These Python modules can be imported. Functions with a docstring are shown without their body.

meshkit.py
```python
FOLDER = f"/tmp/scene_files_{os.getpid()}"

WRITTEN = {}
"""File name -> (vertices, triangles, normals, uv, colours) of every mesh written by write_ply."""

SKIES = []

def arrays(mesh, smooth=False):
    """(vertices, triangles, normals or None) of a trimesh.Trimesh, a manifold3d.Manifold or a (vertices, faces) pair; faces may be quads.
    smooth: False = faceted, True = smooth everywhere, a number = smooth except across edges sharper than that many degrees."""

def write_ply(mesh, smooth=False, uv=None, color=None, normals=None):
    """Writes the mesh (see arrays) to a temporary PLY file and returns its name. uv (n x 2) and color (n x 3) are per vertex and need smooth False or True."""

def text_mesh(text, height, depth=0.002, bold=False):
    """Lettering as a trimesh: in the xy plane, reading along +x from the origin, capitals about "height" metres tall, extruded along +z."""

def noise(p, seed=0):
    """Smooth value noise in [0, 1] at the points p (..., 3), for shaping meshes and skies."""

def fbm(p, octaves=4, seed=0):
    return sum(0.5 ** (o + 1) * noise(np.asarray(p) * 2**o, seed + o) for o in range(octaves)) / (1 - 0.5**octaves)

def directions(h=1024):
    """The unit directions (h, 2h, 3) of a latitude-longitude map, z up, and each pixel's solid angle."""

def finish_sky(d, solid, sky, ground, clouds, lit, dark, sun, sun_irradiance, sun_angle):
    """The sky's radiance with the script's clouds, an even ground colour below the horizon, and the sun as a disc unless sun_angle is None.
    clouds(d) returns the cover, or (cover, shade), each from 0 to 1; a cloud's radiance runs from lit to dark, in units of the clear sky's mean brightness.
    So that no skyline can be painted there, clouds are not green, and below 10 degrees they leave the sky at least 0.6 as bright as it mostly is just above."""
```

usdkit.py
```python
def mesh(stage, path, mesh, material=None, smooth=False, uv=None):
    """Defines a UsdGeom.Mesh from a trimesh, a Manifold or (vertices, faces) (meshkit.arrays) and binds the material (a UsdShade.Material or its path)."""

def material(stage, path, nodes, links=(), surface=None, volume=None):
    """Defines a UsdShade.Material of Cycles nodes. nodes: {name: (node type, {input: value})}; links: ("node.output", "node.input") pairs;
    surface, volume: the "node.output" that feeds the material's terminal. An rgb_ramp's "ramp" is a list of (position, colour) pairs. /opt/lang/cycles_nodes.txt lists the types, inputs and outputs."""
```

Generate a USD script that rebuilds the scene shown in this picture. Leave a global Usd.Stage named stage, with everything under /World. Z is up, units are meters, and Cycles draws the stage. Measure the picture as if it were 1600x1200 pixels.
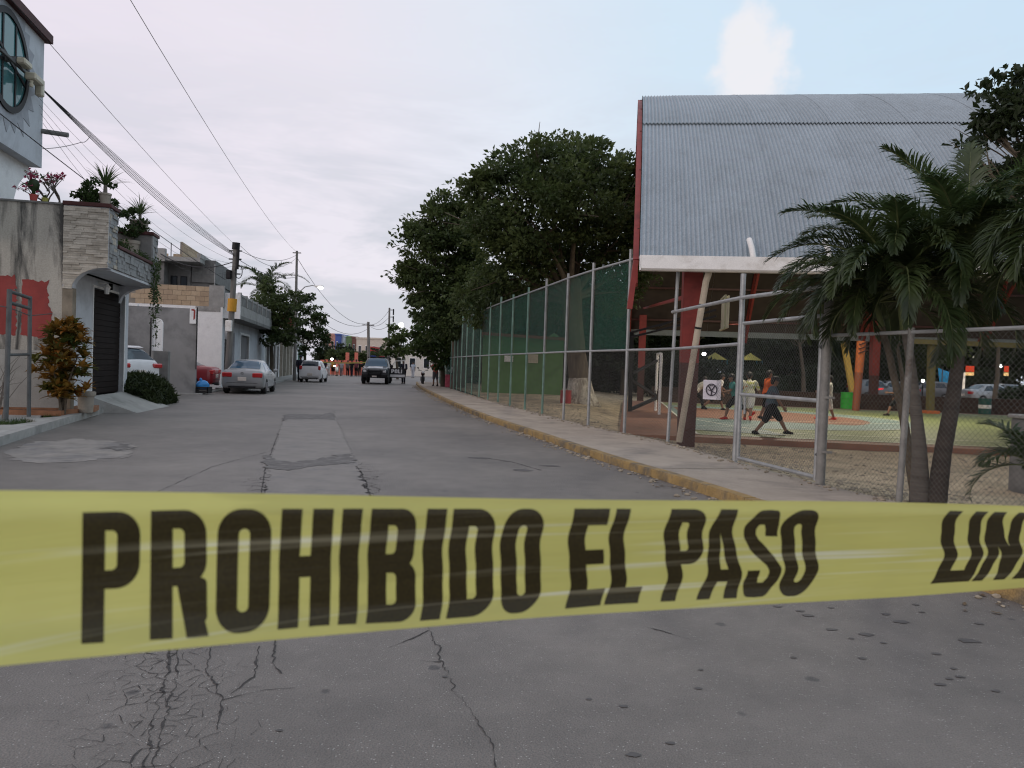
import math, random
import numpy as np, trimesh, manifold3d, usdkit, meshkit
from pxr import Usd, UsdGeom, UsdLux, UsdShade, Gf, Sdf, Vt
from shapely.geometry import Polygon, Point, LineString, box as sbox
from shapely import affinity, union_all
Manifold = manifold3d.Manifold
random.seed(7); np.random.seed(7)
stage = Usd.Stage.CreateInMemory()
UsdGeom.Xform.Define(stage, '/World'); UsdGeom.Scope.Define(stage, '/World/Looks')

# ------------------------------------------------------------------ camera
EYE = np.array([0., 0., 1.5]); FPX = 1200.0
PITCH, ROLL = math.radians(1.24), math.radians(1.95)
_f = np.array([0, math.cos(PITCH), -math.sin(PITCH)]); _u = np.array([0, math.sin(PITCH), math.cos(PITCH)]); _r = np.array([1., 0, 0])
CR = math.cos(ROLL)*_r + math.sin(ROLL)*_u
CU = -math.sin(ROLL)*_r + math.cos(ROLL)*_u
cam = UsdGeom.Camera.Define(stage, '/World/camera')
cam.CreateFocalLengthAttr(27.0); cam.CreateHorizontalApertureAttr(36.0); cam.CreateClippingRangeAttr((0.05, 5000.0))
cam.CreateFStopAttr(12.5); cam.CreateFocusDistanceAttr(2.7); cam.CreateExposureAttr(0.2)
cam.AddTransformOp().Set(Gf.Matrix4d(*CR, 0, *CU, 0, *(-_f), 0, *EYE, 1))

# ------------------------------------------------------------------ sky and sun
SUN = np.array([-0.80, -0.60, 0.16]); SUN /= np.linalg.norm(SUN)
SKY_STRENGTH = 0.12
def sky_material():
    n = {
     'tc': ('texture_coordinate', {}), 'sep': ('separate_xyz', {}),
     'st': ('sky_texture', {'sky_type': 'single_scattering', 'sun_disc': False, 'sun_elevation': float(math.asin(SUN[2])), 'sun_rotation': float(math.atan2(SUN[0], SUN[1])), 'aerosol_density': 2.0}),
     # dusk veil: pale lilac on the left side of the view, pale blue on the right
     'az': ('vector_math', {'vector_math_type': 'dot_product', 'math_type': 'dot_product', 'vector2': (0.86, 0.36, 0.42)}),
     'azr': ('rgb_ramp', {'fac': 0, 'ramp': [(0.0, (6.5, 6.0, 6.7)), (0.28, (6.6, 6.3, 6.9)), (0.46, (6.1, 6.4, 7.1)), (0.64, (5.2, 6.25, 7.2)), (1.0, (4.5, 5.8, 7.0))]}),
     # stretched stratus banks low in the sky
     'mp': ('mapping', {'scale': (1.6, 1.6, 6.5), 'location': (3.1, 0.4, 1.7)}),
     'n1': ('noise_texture', {'scale': 2.3, 'detail': 8, 'roughness': 0.6, 'distortion': 0.3}),
     'n1r': ('rgb_ramp', {'ramp': [(0.40, (0, 0, 0)), (0.56, (1, 1, 1))]}),
     'low': ('map_range', {'clamp': True, 'from_min': 0.36, 'from_max': 0.14, 'to_min': 0.10, 'to_max': 1.0}),
     'm1': ('math', {'math_type': 'multiply'}), 'm1b': ('math', {'math_type': 'multiply', 'value2': 0.8}),
     'grey': ('mix', {'mix_type': 'mix', 'color2': (4.5, 4.7, 5.3)}),
     # one tall evening cumulus behind the roof
     'cd': ('vector_math', {'math_type': 'subtract', 'vector2': (0.2635, 0.8982, 0.3519)}),
     'cs': ('vector_math', {'math_type': 'multiply', 'vector2': (1.0, 1.0, 0.50)}),
     'cn': ('noise_texture', {'scale': 21.0, 'detail': 7, 'roughness': 0.55}),
     'cn2': ('vector_math', {'math_type': 'subtract', 'vector2': (0.5, 0.5, 0.5)}),
     'cn3': ('vector_math', {'math_type': 'scale', 'scale': 0.075}),
     'ca': ('vector_math', {'math_type': 'add'}),
     'cl': ('vector_math', {'math_type': 'length'}),
     'cr': ('map_range', {'clamp': True, 'from_min': 0.052, 'from_max': 0.026, 'to_min': 0.0, 'to_max': 0.92, 'range_type': 'smoothstep'}),
     'cc': ('mix', {'mix_type': 'mix', 'color2': (6.9, 6.75, 6.95)}),
     'mx': ('mix', {'mix_type': 'mix', 'fac': 0.90}),
     'bg': ('background_shader', {'strength': SKY_STRENGTH})}
    n['az'] = ('vector_math', {'math_type': 'dot_product', 'vector2': (0.86, 0.36, 0.42)})
    l = [('tc.generated', 'sep.vector'), ('tc.generated', 'az.vector1'), ('az.value', 'azr.fac'), ('tc.generated', 'mp.vector'), ('mp.vector', 'n1.vector'),
         ('n1.fac', 'n1r.fac'), ('sep.z', 'low.value'), ('n1r.color', 'm1.value1'), ('low.result', 'm1.value2'), ('m1.value', 'm1b.value1'), ('m1b.value', 'grey.fac'), ('azr.color', 'grey.color1'),
         ('tc.generated', 'cd.vector1'), ('cd.vector', 'cs.vector1'), ('tc.generated', 'cn.vector'), ('cn.color', 'cn2.vector1'), ('cn2.vector', 'cn3.vector1'), ('cs.vector', 'ca.vector1'), ('cn3.vector', 'ca.vector2'), ('ca.vector', 'cl.vector1'),
         ('cl.value', 'cr.value'), ('cr.result', 'cc.fac'), ('grey.color', 'cc.color1'), ('st.color', 'mx.color1'), ('cc.color', 'mx.color2'), ('mx.color', 'bg.color')]
    return usdkit.material(stage, '/World/Looks/evening_sky', n, l, surface='bg.background')
dome = UsdLux.DomeLight.Define(stage, '/World/sky')
UsdShade.MaterialBindingAPI.Apply(dome.GetPrim()).Bind(sky_material())
dome.GetPrim().SetCustomDataByKey('kind', 'structure')
sun = UsdLux.DistantLight.Define(stage, '/World/sun')
sun.CreateIntensityAttr(0.14); sun.CreateAngleAttr(25.0); sun.CreateColorAttr(Gf.Vec3f(1.0, 0.93, 0.9)); sun.CreateNormalizeAttr(True)
_z = SUN; _x = np.cross([0, 0, 1], _z); _x /= np.linalg.norm(_x); _y = np.cross(_z, _x)
sun.AddTransformOp().Set(Gf.Matrix4d(*_x, 0, *_y, 0, *_z, 0, 0, 0, 0, 1))

# ------------------------------------------------------------------ helpers: surveying points from photo pixels (1600 x 1200)
def ray(px, py): return _f + (px-800)/FPX*CR - (py-600)/FPX*CU
def P(px, py, Y):                       # world point seen at a pixel, Y metres ahead
    d = ray(px, py); return EYE + d*(Y/d[1])
def G(px, py, z=0.0):                   # world point seen at a pixel on the level z
    d = ray(px, py); return EYE + d*((z-EYE[2])/d[2])
def X(px, Y, z=1.5):                    # x of a vertical line seen at column px (at level z), Y metres ahead
    a = P(px, 574, Y)
    for _ in range(3):
        dz = (a[2]-z)/Y*FPX; a = P(px, 574+(px-800)*-0.0+dz, Y)
        dz2 = (a[2]-z)/Y*FPX; a = P(px, 574+dz+dz2, Y)
    return a[0]
def unit(v): v = np.asarray(v, float); return v/(np.linalg.norm(v)+1e-12)
def V(*a): return np.array(a, float)

# ------------------------------------------------------------------ helpers: the stage
_names, _inv = {}, {}
def _num(parent, name):
    k = (parent, name); i = _names.get(k, 0); _names[k] = i+1
    return f'{parent}/{name}' if i == 0 else f'{parent}/{name}_{i:03d}'
def tag(prim, label=None, cat=None, group=None, kind=None):
    for k, v in (('label', label), ('category', cat), ('group', group), ('kind', kind)):
        if v: prim.SetCustomDataByKey(k, v)
    return prim
def place(x, loc, rz):
    x.AddTranslateOp().Set(Gf.Vec3d(*map(float, loc)))
    if rz: x.AddRotateZOp().Set(math.degrees(rz))
def thing(name, label=None, cat=None, loc=(0, 0, 0), rz=0.0, group=None, kind=None):
    path = _num('/World', name); x = UsdGeom.Xform.Define(stage, path); place(x, loc, rz)
    c, s = math.cos(-rz), math.sin(-rz); _inv[path] = (np.array(loc, float), np.array([[c, -s, 0], [s, c, 0], [0, 0, 1]]))
    tag(x.GetPrim(), label, cat, group, kind); return path
def tm(m):
    if isinstance(m, trimesh.Trimesh): return m
    if hasattr(m, 'to_mesh'):
        k = m.to_mesh(); return trimesh.Trimesh(k.vert_properties[:, :3], k.tri_verts, process=False)
    v, f = np.asarray(m[0], float), np.asarray(m[1], int)
    if f.shape[1] == 4: f = np.vstack([f[:, [0, 1, 2]], f[:, [0, 2, 3]]])
    return trimesh.Trimesh(v, f, process=False)
def cat(*ms):
    out = [tm(x) for m in ms for x in (m if isinstance(m, (list, tuple)) and not isinstance(m[0], np.ndarray) else [m])]
    V_, F_, n = [], [], 0
    for m in out: V_.append(np.asarray(m.vertices)); F_.append(np.asarray(m.faces)+n); n += len(m.vertices)
    return trimesh.Trimesh(np.vstack(V_), np.vstack(F_), process=False)
def part(parent, name, mesh, mat, smooth=False, world=False, label=None, kind=None):
    """One Mesh prim under its thing (or part). world=True: the mesh is given in world coordinates."""
    path = _num(parent, name); mesh = cat(mesh) if isinstance(mesh, list) else tm(mesh)
    if world:
        o, R = _inv[parent.split('/')[1] and '/'.join(parent.split('/')[:3])]
        mesh = trimesh.Trimesh((np.asarray(mesh.vertices)-o) @ R.T, mesh.faces, process=False)
    p = usdkit.mesh(stage, path, mesh, mat, smooth=smooth).GetPrim(); tag(p, label, kind=kind); return path
def solo(name, mesh, mat, label=None, cat_=None, group=None, kind=None, smooth=False):
    """A top-level thing that is one mesh, in world coordinates."""
    path = _num('/World', name); mesh = cat(mesh) if isinstance(mesh, list) else tm(mesh)
    p = usdkit.mesh(stage, path, mesh, mat, smooth=smooth).GetPrim(); tag(p, label, cat_, group, kind); return path
def dup(src, name, label, cat_, loc, rz=0.0, group=None, scale=None):
    path = _num('/World', name); x = UsdGeom.Xform.Define(stage, path); place(x, loc, rz)
    if scale is not None: x.AddScaleOp().Set(Gf.Vec3f(*map(float, np.broadcast_to(scale, 3))))
    p = x.GetPrim(); p.GetReferences().AddInternalReference(src); p.SetInstanceable(True); tag(p, label, cat_, group); return path
def proto(name):                        # a class prim that copies refer to
    path = f'/World/Looks/{name}'; stage.CreateClassPrim(path).SetTypeName('Xform'); return path

# ------------------------------------------------------------------ helpers: shapes
def box(x0, x1, y0, y1, z0, z1):
    v = np.array([[x, y, z] for z in (z0, z1) for y in (y0, y1) for x in (x0, x1)], float)
    return trimesh.Trimesh(v, [[0,2,3],[0,3,1],[4,5,7],[4,7,6],[0,1,5],[0,5,4],[2,6,7],[2,7,3],[0,4,6],[0,6,2],[1,3,7],[1,7,5]], process=False)
def rbox(x0, x1, y0, y1, z0, z1, r=0.02):   # chamfered box
    x0, x1, y0, y1, z0, z1 = min(x0,x1), max(x0,x1), min(y0,y1), max(y0,y1), min(z0,z1), max(z0,z1)
    r = min(r, (x1-x0)/2.01, (y1-y0)/2.01, (z1-z0)/2.01); pts = []
    for sx in (0, 1):
        for sy in (0, 1):
            for sz in (0, 1):
                c = [(x1, x0)[sx == 0], (y1, y0)[sy == 0], (z1, z0)[sz == 0]]; d = [r*(1-2*sx), r*(1-2*sy), r*(1-2*sz)]
                for k in range(3):
                    q = [c[i]+d[i] for i in range(3)]; q[k] = c[k]; pts.append(q)
    return tm(Manifold.hull_points(np.array(pts)))
class Fr:
    """A frame: a along u, b along n, z up, from an origin."""
    def __init__(s, o, ang): s.o = np.array([o[0], o[1], 0.0]); s.u = np.array([math.cos(ang), math.sin(ang), 0]); s.n = np.array([math.sin(ang), -math.cos(ang), 0])
    def pt(s, a, b, z): return s.o + s.u*a + s.n*b + np.array([0, 0, z])
    def m(s, mesh):
        v = np.asarray(mesh.vertices); w = s.o + v[:, :1]*s.u + v[:, 1:2]*s.n + v[:, 2:]*np.array([0, 0, 1.])
        return trimesh.Trimesh(w, np.asarray(mesh.faces)[:, ::-1], process=False)
    def box(s, a0, a1, b0, b1, z0, z1, r=0): return s.m(rbox(a0, a1, b0, b1, z0, z1, r) if r else box(a0, a1, b0, b1, z0, z1))
    def ext(s, poly, c0, c1, axis='b'):   # polygon in (a, z) extruded along b, or in (b, z) along a
        e = trimesh.creation.extrude_polygon(poly, abs(c1-c0), engine='earcut'); v = np.array(e.vertices); lo = min(c0, c1)
        if axis == 'b': w = np.stack([v[:, 0], lo+v[:, 2], v[:, 1]], 1); f = np.asarray(e.faces)[:, ::-1]
        else: w = np.stack([lo+v[:, 2], v[:, 0], v[:, 1]], 1); f = np.asarray(e.faces)
        return s.m(trimesh.Trimesh(w, f, process=False))
def tube(pts, r, sides=8, caps=True):
    p = np.asarray(pts, float); n = len(p); r = np.broadcast_to(np.asarray(r, float), (n,))
    t = np.gradient(p, axis=0); t /= np.linalg.norm(t, axis=1, keepdims=True)+1e-12
    ref = np.array([0, 0, 1.]) if abs(t[:, 2]).mean() < 0.8 else np.array([1., 0, 0])
    a = np.cross(t, ref); a /= np.linalg.norm(a, axis=1, keepdims=True)+1e-12; b = np.cross(t, a)
    an = np.arange(sides)*2*np.pi/sides
    v = p[:, None] + r[:, None, None]*(np.cos(an)[None, :, None]*a[:, None] + np.sin(an)[None, :, None]*b[:, None])
    f = []
    for i in range(n-1):
        for j in range(sides):
            k = (j+1) % sides; f += [[i*sides+j, i*sides+k, (i+1)*sides+k], [i*sides+j, (i+1)*sides+k, (i+1)*sides+j]]
    v = v.reshape(-1, 3)
    if caps:
        v = np.vstack([v, p[:1], p[-1:]]); c0, c1 = n*sides, n*sides+1
        for j in range(sides):
            k = (j+1) % sides; f += [[c0, k, j], [c1, (n-1)*sides+j, (n-1)*sides+k]]
    m = trimesh.Trimesh(v, np.array(f)[:, ::-1], process=False)
    return m
def bar(a, b, w, h=None):               # square bar from a to b
    a, b = np.asarray(a, float), np.asarray(b, float); h = h or w
    t = unit(b-a); ref = V(0, 0, 1) if abs(t[2]) < 0.95 else V(0, 1, 0); s = unit(np.cross(t, ref)); q = np.cross(s, t)
    v = np.array([e + sx*s*w/2 + sz*q*h/2 for e in (a, b) for sz in (-1, 1) for sx in (-1, 1)])
    return trimesh.Trimesh(v, [[0,2,3],[0,3,1],[4,5,7],[4,7,6],[0,1,5],[0,5,4],[2,6,7],[2,7,3],[0,4,6],[0,6,2],[1,3,7],[1,7,5]], process=False)
def lathe(prof, n=20, loc=(0, 0, 0)):
    m = trimesh.creation.revolve(np.array(prof, float), sections=n); m.apply_translation(loc); return m
def grid(fn, us, vs):                   # surface fn(u, v) -> point
    p = np.array([[fn(u, v) for v in vs] for u in us], float); n, m = len(us), len(vs)
    i, j = np.meshgrid(np.arange(n-1), np.arange(m-1), indexing='ij'); i, j = i.ravel(), j.ravel()
    q = np.stack([i*m+j, (i+1)*m+j, (i+1)*m+j+1, i*m+j+1], 1)
    return tm((p.reshape(-1, 3), q))
def slab(poly, z0, z1):                 # a shapely polygon in x, y as a solid
    gs = getattr(poly, 'geoms', [poly]); out = []
    for g in gs:
        if g.is_empty or g.area < 1e-7: continue
        e = trimesh.creation.extrude_polygon(g, z1-z0, engine='earcut'); e.apply_translation([0, 0, z0]); out.append(e)
    return cat(out)
def flat(poly, z):                      # a shapely polygon as a sheet facing up
    V_, F_, n = [], [], 0
    for g in getattr(poly, 'geoms', [poly]):
        if g.is_empty or g.area < 1e-7: continue
        v, f = trimesh.creation.triangulate_polygon(g, engine='earcut')
        v = np.column_stack([v, np.full(len(v), z)]); f = np.asarray(f)
        c = np.cross(v[f[:, 1]]-v[f[:, 0]], v[f[:, 2]]-v[f[:, 0]])[:, 2]; f[c < 0] = f[c < 0][:, ::-1]
        V_.append(v); F_.append(f+n); n += len(v)
    return trimesh.Trimesh(np.vstack(V_), np.vstack(F_), process=False)
def hullb(a, ra, b, rb, seg=10):
    A = Manifold.sphere(ra, seg).translate(list(map(float, a))); B = Manifold.sphere(rb, seg).translate(list(map(float, b)))
    return (A+B).hull()
def letters(shape, o, ux, uy, d=0.004):  # a shapely shape as thin raised lettering on a surface: o + x*ux + y*uy
    gs = [g for g in getattr(shape, 'geoms', [shape]) if g.area > 1e-9]
    e = cat([trimesh.creation.extrude_polygon(g, d, engine='earcut') for g in gs]); v = np.array(e.vertices)
    ux, uy = np.asarray(ux, float), np.asarray(uy, float); nz = unit(np.cross(ux, uy))
    return trimesh.Trimesh(np.asarray(o)+v[:, :1]*ux+v[:, 1:2]*uy+v[:, 2:]*nz, e.faces, process=False)

# ------------------------------------------------------------------ materials
def mat(name, col, rough=0.7, var=0.12, scale=4.0, fine=0.08, fscale=60.0, bump=0.0, bscale=80.0, metallic=0.0, spec=0.35, coat=0.0, dirt=None, dscale=1.2, dlo=0.52, dhi=0.7, stretch=(1, 1, 1), island=0.0, objvar=0.0):
    c = np.array(col, float)
    n = {'g': ('geometry', {}), 'mp': ('mapping', {'scale': stretch}),
         'n1': ('noise_texture', {'scale': scale, 'detail': 5, 'roughness': 0.6}), 'n2': ('noise_texture', {'scale': fscale, 'detail': 3}),
         'r1': ('map_range', {'from_min': 0.3, 'from_max': 0.7, 'to_min': 1-var, 'to_max': 1+var}), 'r2': ('map_range', {'from_min': 0.3, 'from_max': 0.7, 'to_min': 1-fine, 'to_max': 1+fine}),
         'mm': ('math', {'math_type': 'multiply'}), 'base': ('color', {'value': c}), 'mul': ('vector_math', {'math_type': 'scale'}),
         'p': ('principled_bsdf', {'roughness': rough, 'metallic': metallic, 'specular_ior_level': spec, 'coat_weight': coat})}
    l = [('g.position', 'mp.vector'), ('mp.vector', 'n1.vector'), ('g.position', 'n2.vector'), ('n1.fac', 'r1.value'), ('n2.fac', 'r2.value'), ('r1.result', 'mm.value1'), ('r2.result', 'mm.value2'), ('mm.value', 'mul.scale')]
    src = 'base.color'
    if dirt is not None:
        n['d'] = ('noise_texture', {'scale': dscale, 'detail': 8, 'roughness': 0.66, 'distortion': 0.4}); n['dr'] = ('map_range', {'clamp': True, 'from_min': dlo, 'from_max': dhi, 'to_min': 0, 'to_max': 1}); n['dm'] = ('mix', {'mix_type': 'mix', 'color1': c, 'color2': dirt})
        l += [('mp.vector', 'd.vector'), ('d.fac', 'dr.value'), ('dr.result', 'dm.fac')]; src = 'dm.color'
    l += [(src, 'mul.vector1')]; out = 'mul.vector'
    if island:
        n['ir'] = ('map_range', {'from_min': 0, 'from_max': 1, 'to_min': 1-island, 'to_max': 1+island}); n['im'] = ('vector_math', {'math_type': 'scale'})
        l += [('g.random_per_island', 'ir.value'), ('ir.result', 'im.scale'), ('mul.vector', 'im.vector1')]; out = 'im.vector'
    if objvar:
        n['oi'] = ('object_info', {}); n['or_'] = ('map_range', {'from_min': 0, 'from_max': 1, 'to_min': 1-objvar, 'to_max': 1+objvar}); n['om'] = ('vector_math', {'math_type': 'scale'})
        l += [('oi.random', 'or_.value'), ('or_.result', 'om.scale'), (out, 'om.vector1')]; out = 'om.vector'
    l += [(out, 'p.base_color')]
    if bump:
        n['bn'] = ('noise_texture', {'scale': bscale, 'detail': 4, 'roughness': 0.65}); n['b'] = ('bump', {'strength': min(1, bump), 'distance': 0.01*max(1, bump)})
        l += [('g.position', 'bn.vector'), ('bn.fac', 'b.height'), ('b.normal', 'p.normal')]
    return usdkit.material(stage, f'/World/Looks/{name}', n, l, surface='p.BSDF')
def leafmat(name, col, var=0.35, trans=0.25, col2=None, rough=0.5, spec=0.3, clump=0.7):
    c = np.array(col, float); c2 = np.array(col2 if col2 is not None else c*np.array([1.5, 1.3, 0.9]), float)
    n = {'g': ('geometry', {}), 'n1': ('noise_texture', {'scale': clump, 'detail': 3}), 'r1': ('map_range', {'clamp': True, 'from_min': 0.35, 'from_max': 0.68, 'to_min': 0, 'to_max': 1}),
         'mx': ('mix', {'mix_type': 'mix', 'color1': c, 'color2': c2}), 'ir': ('map_range', {'from_min': 0, 'from_max': 1, 'to_min': 1-var, 'to_max': 1+var}), 'mul': ('vector_math', {'math_type': 'scale'}),
         'p': ('principled_bsdf', {'roughness': rough, 'specular_ior_level': spec}), 't': ('translucent_bsdf', {}), 'm': ('mix_closure', {'fac': trans})}
    l = [('g.position', 'n1.vector'), ('n1.fac', 'r1.value'), ('r1.result', 'mx.fac'), ('g.random_per_island', 'ir.value'), ('mx.color', 'mul.vector1'), ('ir.result', 'mul.scale'), ('mul.vector', 'p.base_color'), ('mul.vector', 't.color'), ('p.BSDF', 'm.closure1'), ('t.BSDF', 'm.closure2')]
    return usdkit.material(stage, f'/World/Looks/{name}', n, l, surface='m.closure')
def emit(name, col, s):
    return usdkit.material(stage, f'/World/Looks/{name}', {'e': ('emission', {'color': col, 'strength': s})}, [], surface='e.emission')
def net(name, col, cover, rough=0.7):
    n = {'t': ('transparent_bsdf', {}), 'd': ('diffuse_bsdf', {'color': col}), 'm': ('mix_closure', {'fac': cover})}
    return usdkit.material(stage, f'/World/Looks/{name}', n, [('t.BSDF', 'm.closure1'), ('d.BSDF', 'm.closure2')], surface='m.closure')
def glassy(name, tint, refl=0.9):
    n = {'p': ('principled_bsdf', {'base_color': tint, 'roughness': 0.08, 'specular_ior_level': 0.45})}
    return usdkit.material(stage, f'/World/Looks/{name}', n, [], surface='p.BSDF')

galv = mat('galvanised_steel', (0.30, 0.31, 0.31), rough=0.5, var=0.2, metallic=0.35, spec=0.5, scale=6)
galvgreen = mat('greenish_painted_post', (0.16, 0.27, 0.22), rough=0.6, var=0.3, scale=3)
steelgrey = mat('dull_grey_steel', (0.095, 0.10, 0.10), rough=0.7, var=0.25, spec=.2)
white = mat('white_paint', (0.74, 0.74, 0.73), rough=0.7, var=0.06, dirt=(0.48, 0.47, 0.45), dscale=0.9, dlo=0.55, dhi=0.85)
whitemetal = mat('white_metal', (0.74, 0.73, 0.70), rough=0.45, var=0.05, dirt=(0.5, 0.47, 0.42), dscale=1.6)
black = mat('black_paint', (0.012, 0.012, 0.013), rough=0.55, var=0.2, spec=.2)
rubber = mat('black_rubber', (0.02, 0.02, 0.02), rough=0.85)
conc = mat('grey_concrete', (0.30, 0.295, 0.28), rough=0.9, var=0.15, dirt=(0.17, 0.165, 0.155), dscale=0.8, bump=0.5, bscale=60)
concd = mat('dark_stained_concrete', (0.17, 0.168, 0.16), rough=0.9, var=0.2, dirt=(0.07, 0.07, 0.066), dscale=0.8, bump=0.5)
bark = mat('grey_brown_bark', (0.105, 0.085, 0.062), rough=0.95, var=0.3, scale=3, fscale=25, fine=0.25, stretch=(3, 3, 0.5), bump=1.0, bscale=22)
redpaint = mat('red_painted_steel', (0.22, 0.036, 0.030), rough=0.55, var=0.12, dirt=(0.12, 0.02, 0.018), dscale=1.0)
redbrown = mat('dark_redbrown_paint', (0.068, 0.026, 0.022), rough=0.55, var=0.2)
maroon = mat('maroon_coping', (0.055, 0.017, 0.016), rough=0.7, var=0.25)
wire_m = mat('black_cable', (0.03, 0.03, 0.032), rough=0.7)
# ------------------------------------------------------------------ ground, road, pavements, court
FENCE = np.array([(8.4,-3.0),(7.2,0.6),(6.35,3.2),(5.65,5.2),(4.92,7.2),(4.42,8.67),(4.03,9.92),(3.57,12.15),(3.12,15.0),(2.53,17.05),(1.92,19.04),(1.43,20.9),(0.94,23.15),(0.45,25.35),(-0.05,27.5),(-0.52,29.65),(-0.98,31.8),(-1.45,34.2),(-1.9,36.4),(-2.32,38.5),(-2.7,40.6),(-3.05,42.5),(-3.36,44.2),(-3.68,46.0),(-4.4,50.0),(-5.5,58.0),(-6.0,62.0)])
KERB = np.array([(5.6,-3.0),(4.75,0.6),(4.1,3.2),(3.52,5.25),(3.1,6.9),(2.67,8.62),(2.26,10.19),(1.77,11.81),(1.2,13.95),(0.46,16.89),(-0.68,21.4),(-2.08,28.04),(-3.58,35.95),(-4.9,43.0),(-5.9,48.83),(-7.37,58.97),(-7.7,62.0)])
def resample(p, step):
    p = np.asarray(p, float); d = np.r_[0, np.cumsum(np.linalg.norm(np.diff(p, axis=0), axis=1))]; n = max(2, int(round(d[-1]/step))+1); s = np.linspace(0, d[-1], n)
    from scipy.interpolate import PchipInterpolator
    return np.column_stack([PchipInterpolator(d, p[:, k])(s) for k in range(p.shape[1])])
def fence_x(Y): return np.interp(Y, FENCE[:, 1], FENCE[:, 0])
C0 = np.array([2.62, 18.4]); CE = unit((1, -0.118)); CG = unit((0.148, 1))
def court(k, q, z=0.0): return np.array([*(C0+CE*k+CG*q), z])
def smooth(a, b, x): t = np.clip((x-a)/(b-a), 0, 1); return t*t*(3-2*t)
def gz(x, y):
    k = (np.array([x, y])-C0) @ CE; t = x-fence_x(y)
    near = -0.16*smooth(-1.3, 0.1, k); base = (0.10 + near*smooth(0, 2.2, t) - 0.07*smooth(-1.3, 0.3, k))
    return float(base + 0.05*(meshkit.noise(np.array([x*0.9, y*0.9, 0.3]))-0.5) + 0.12*smooth(28, 40, y)*(1-smooth(-2.5, 0, k)))

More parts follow.
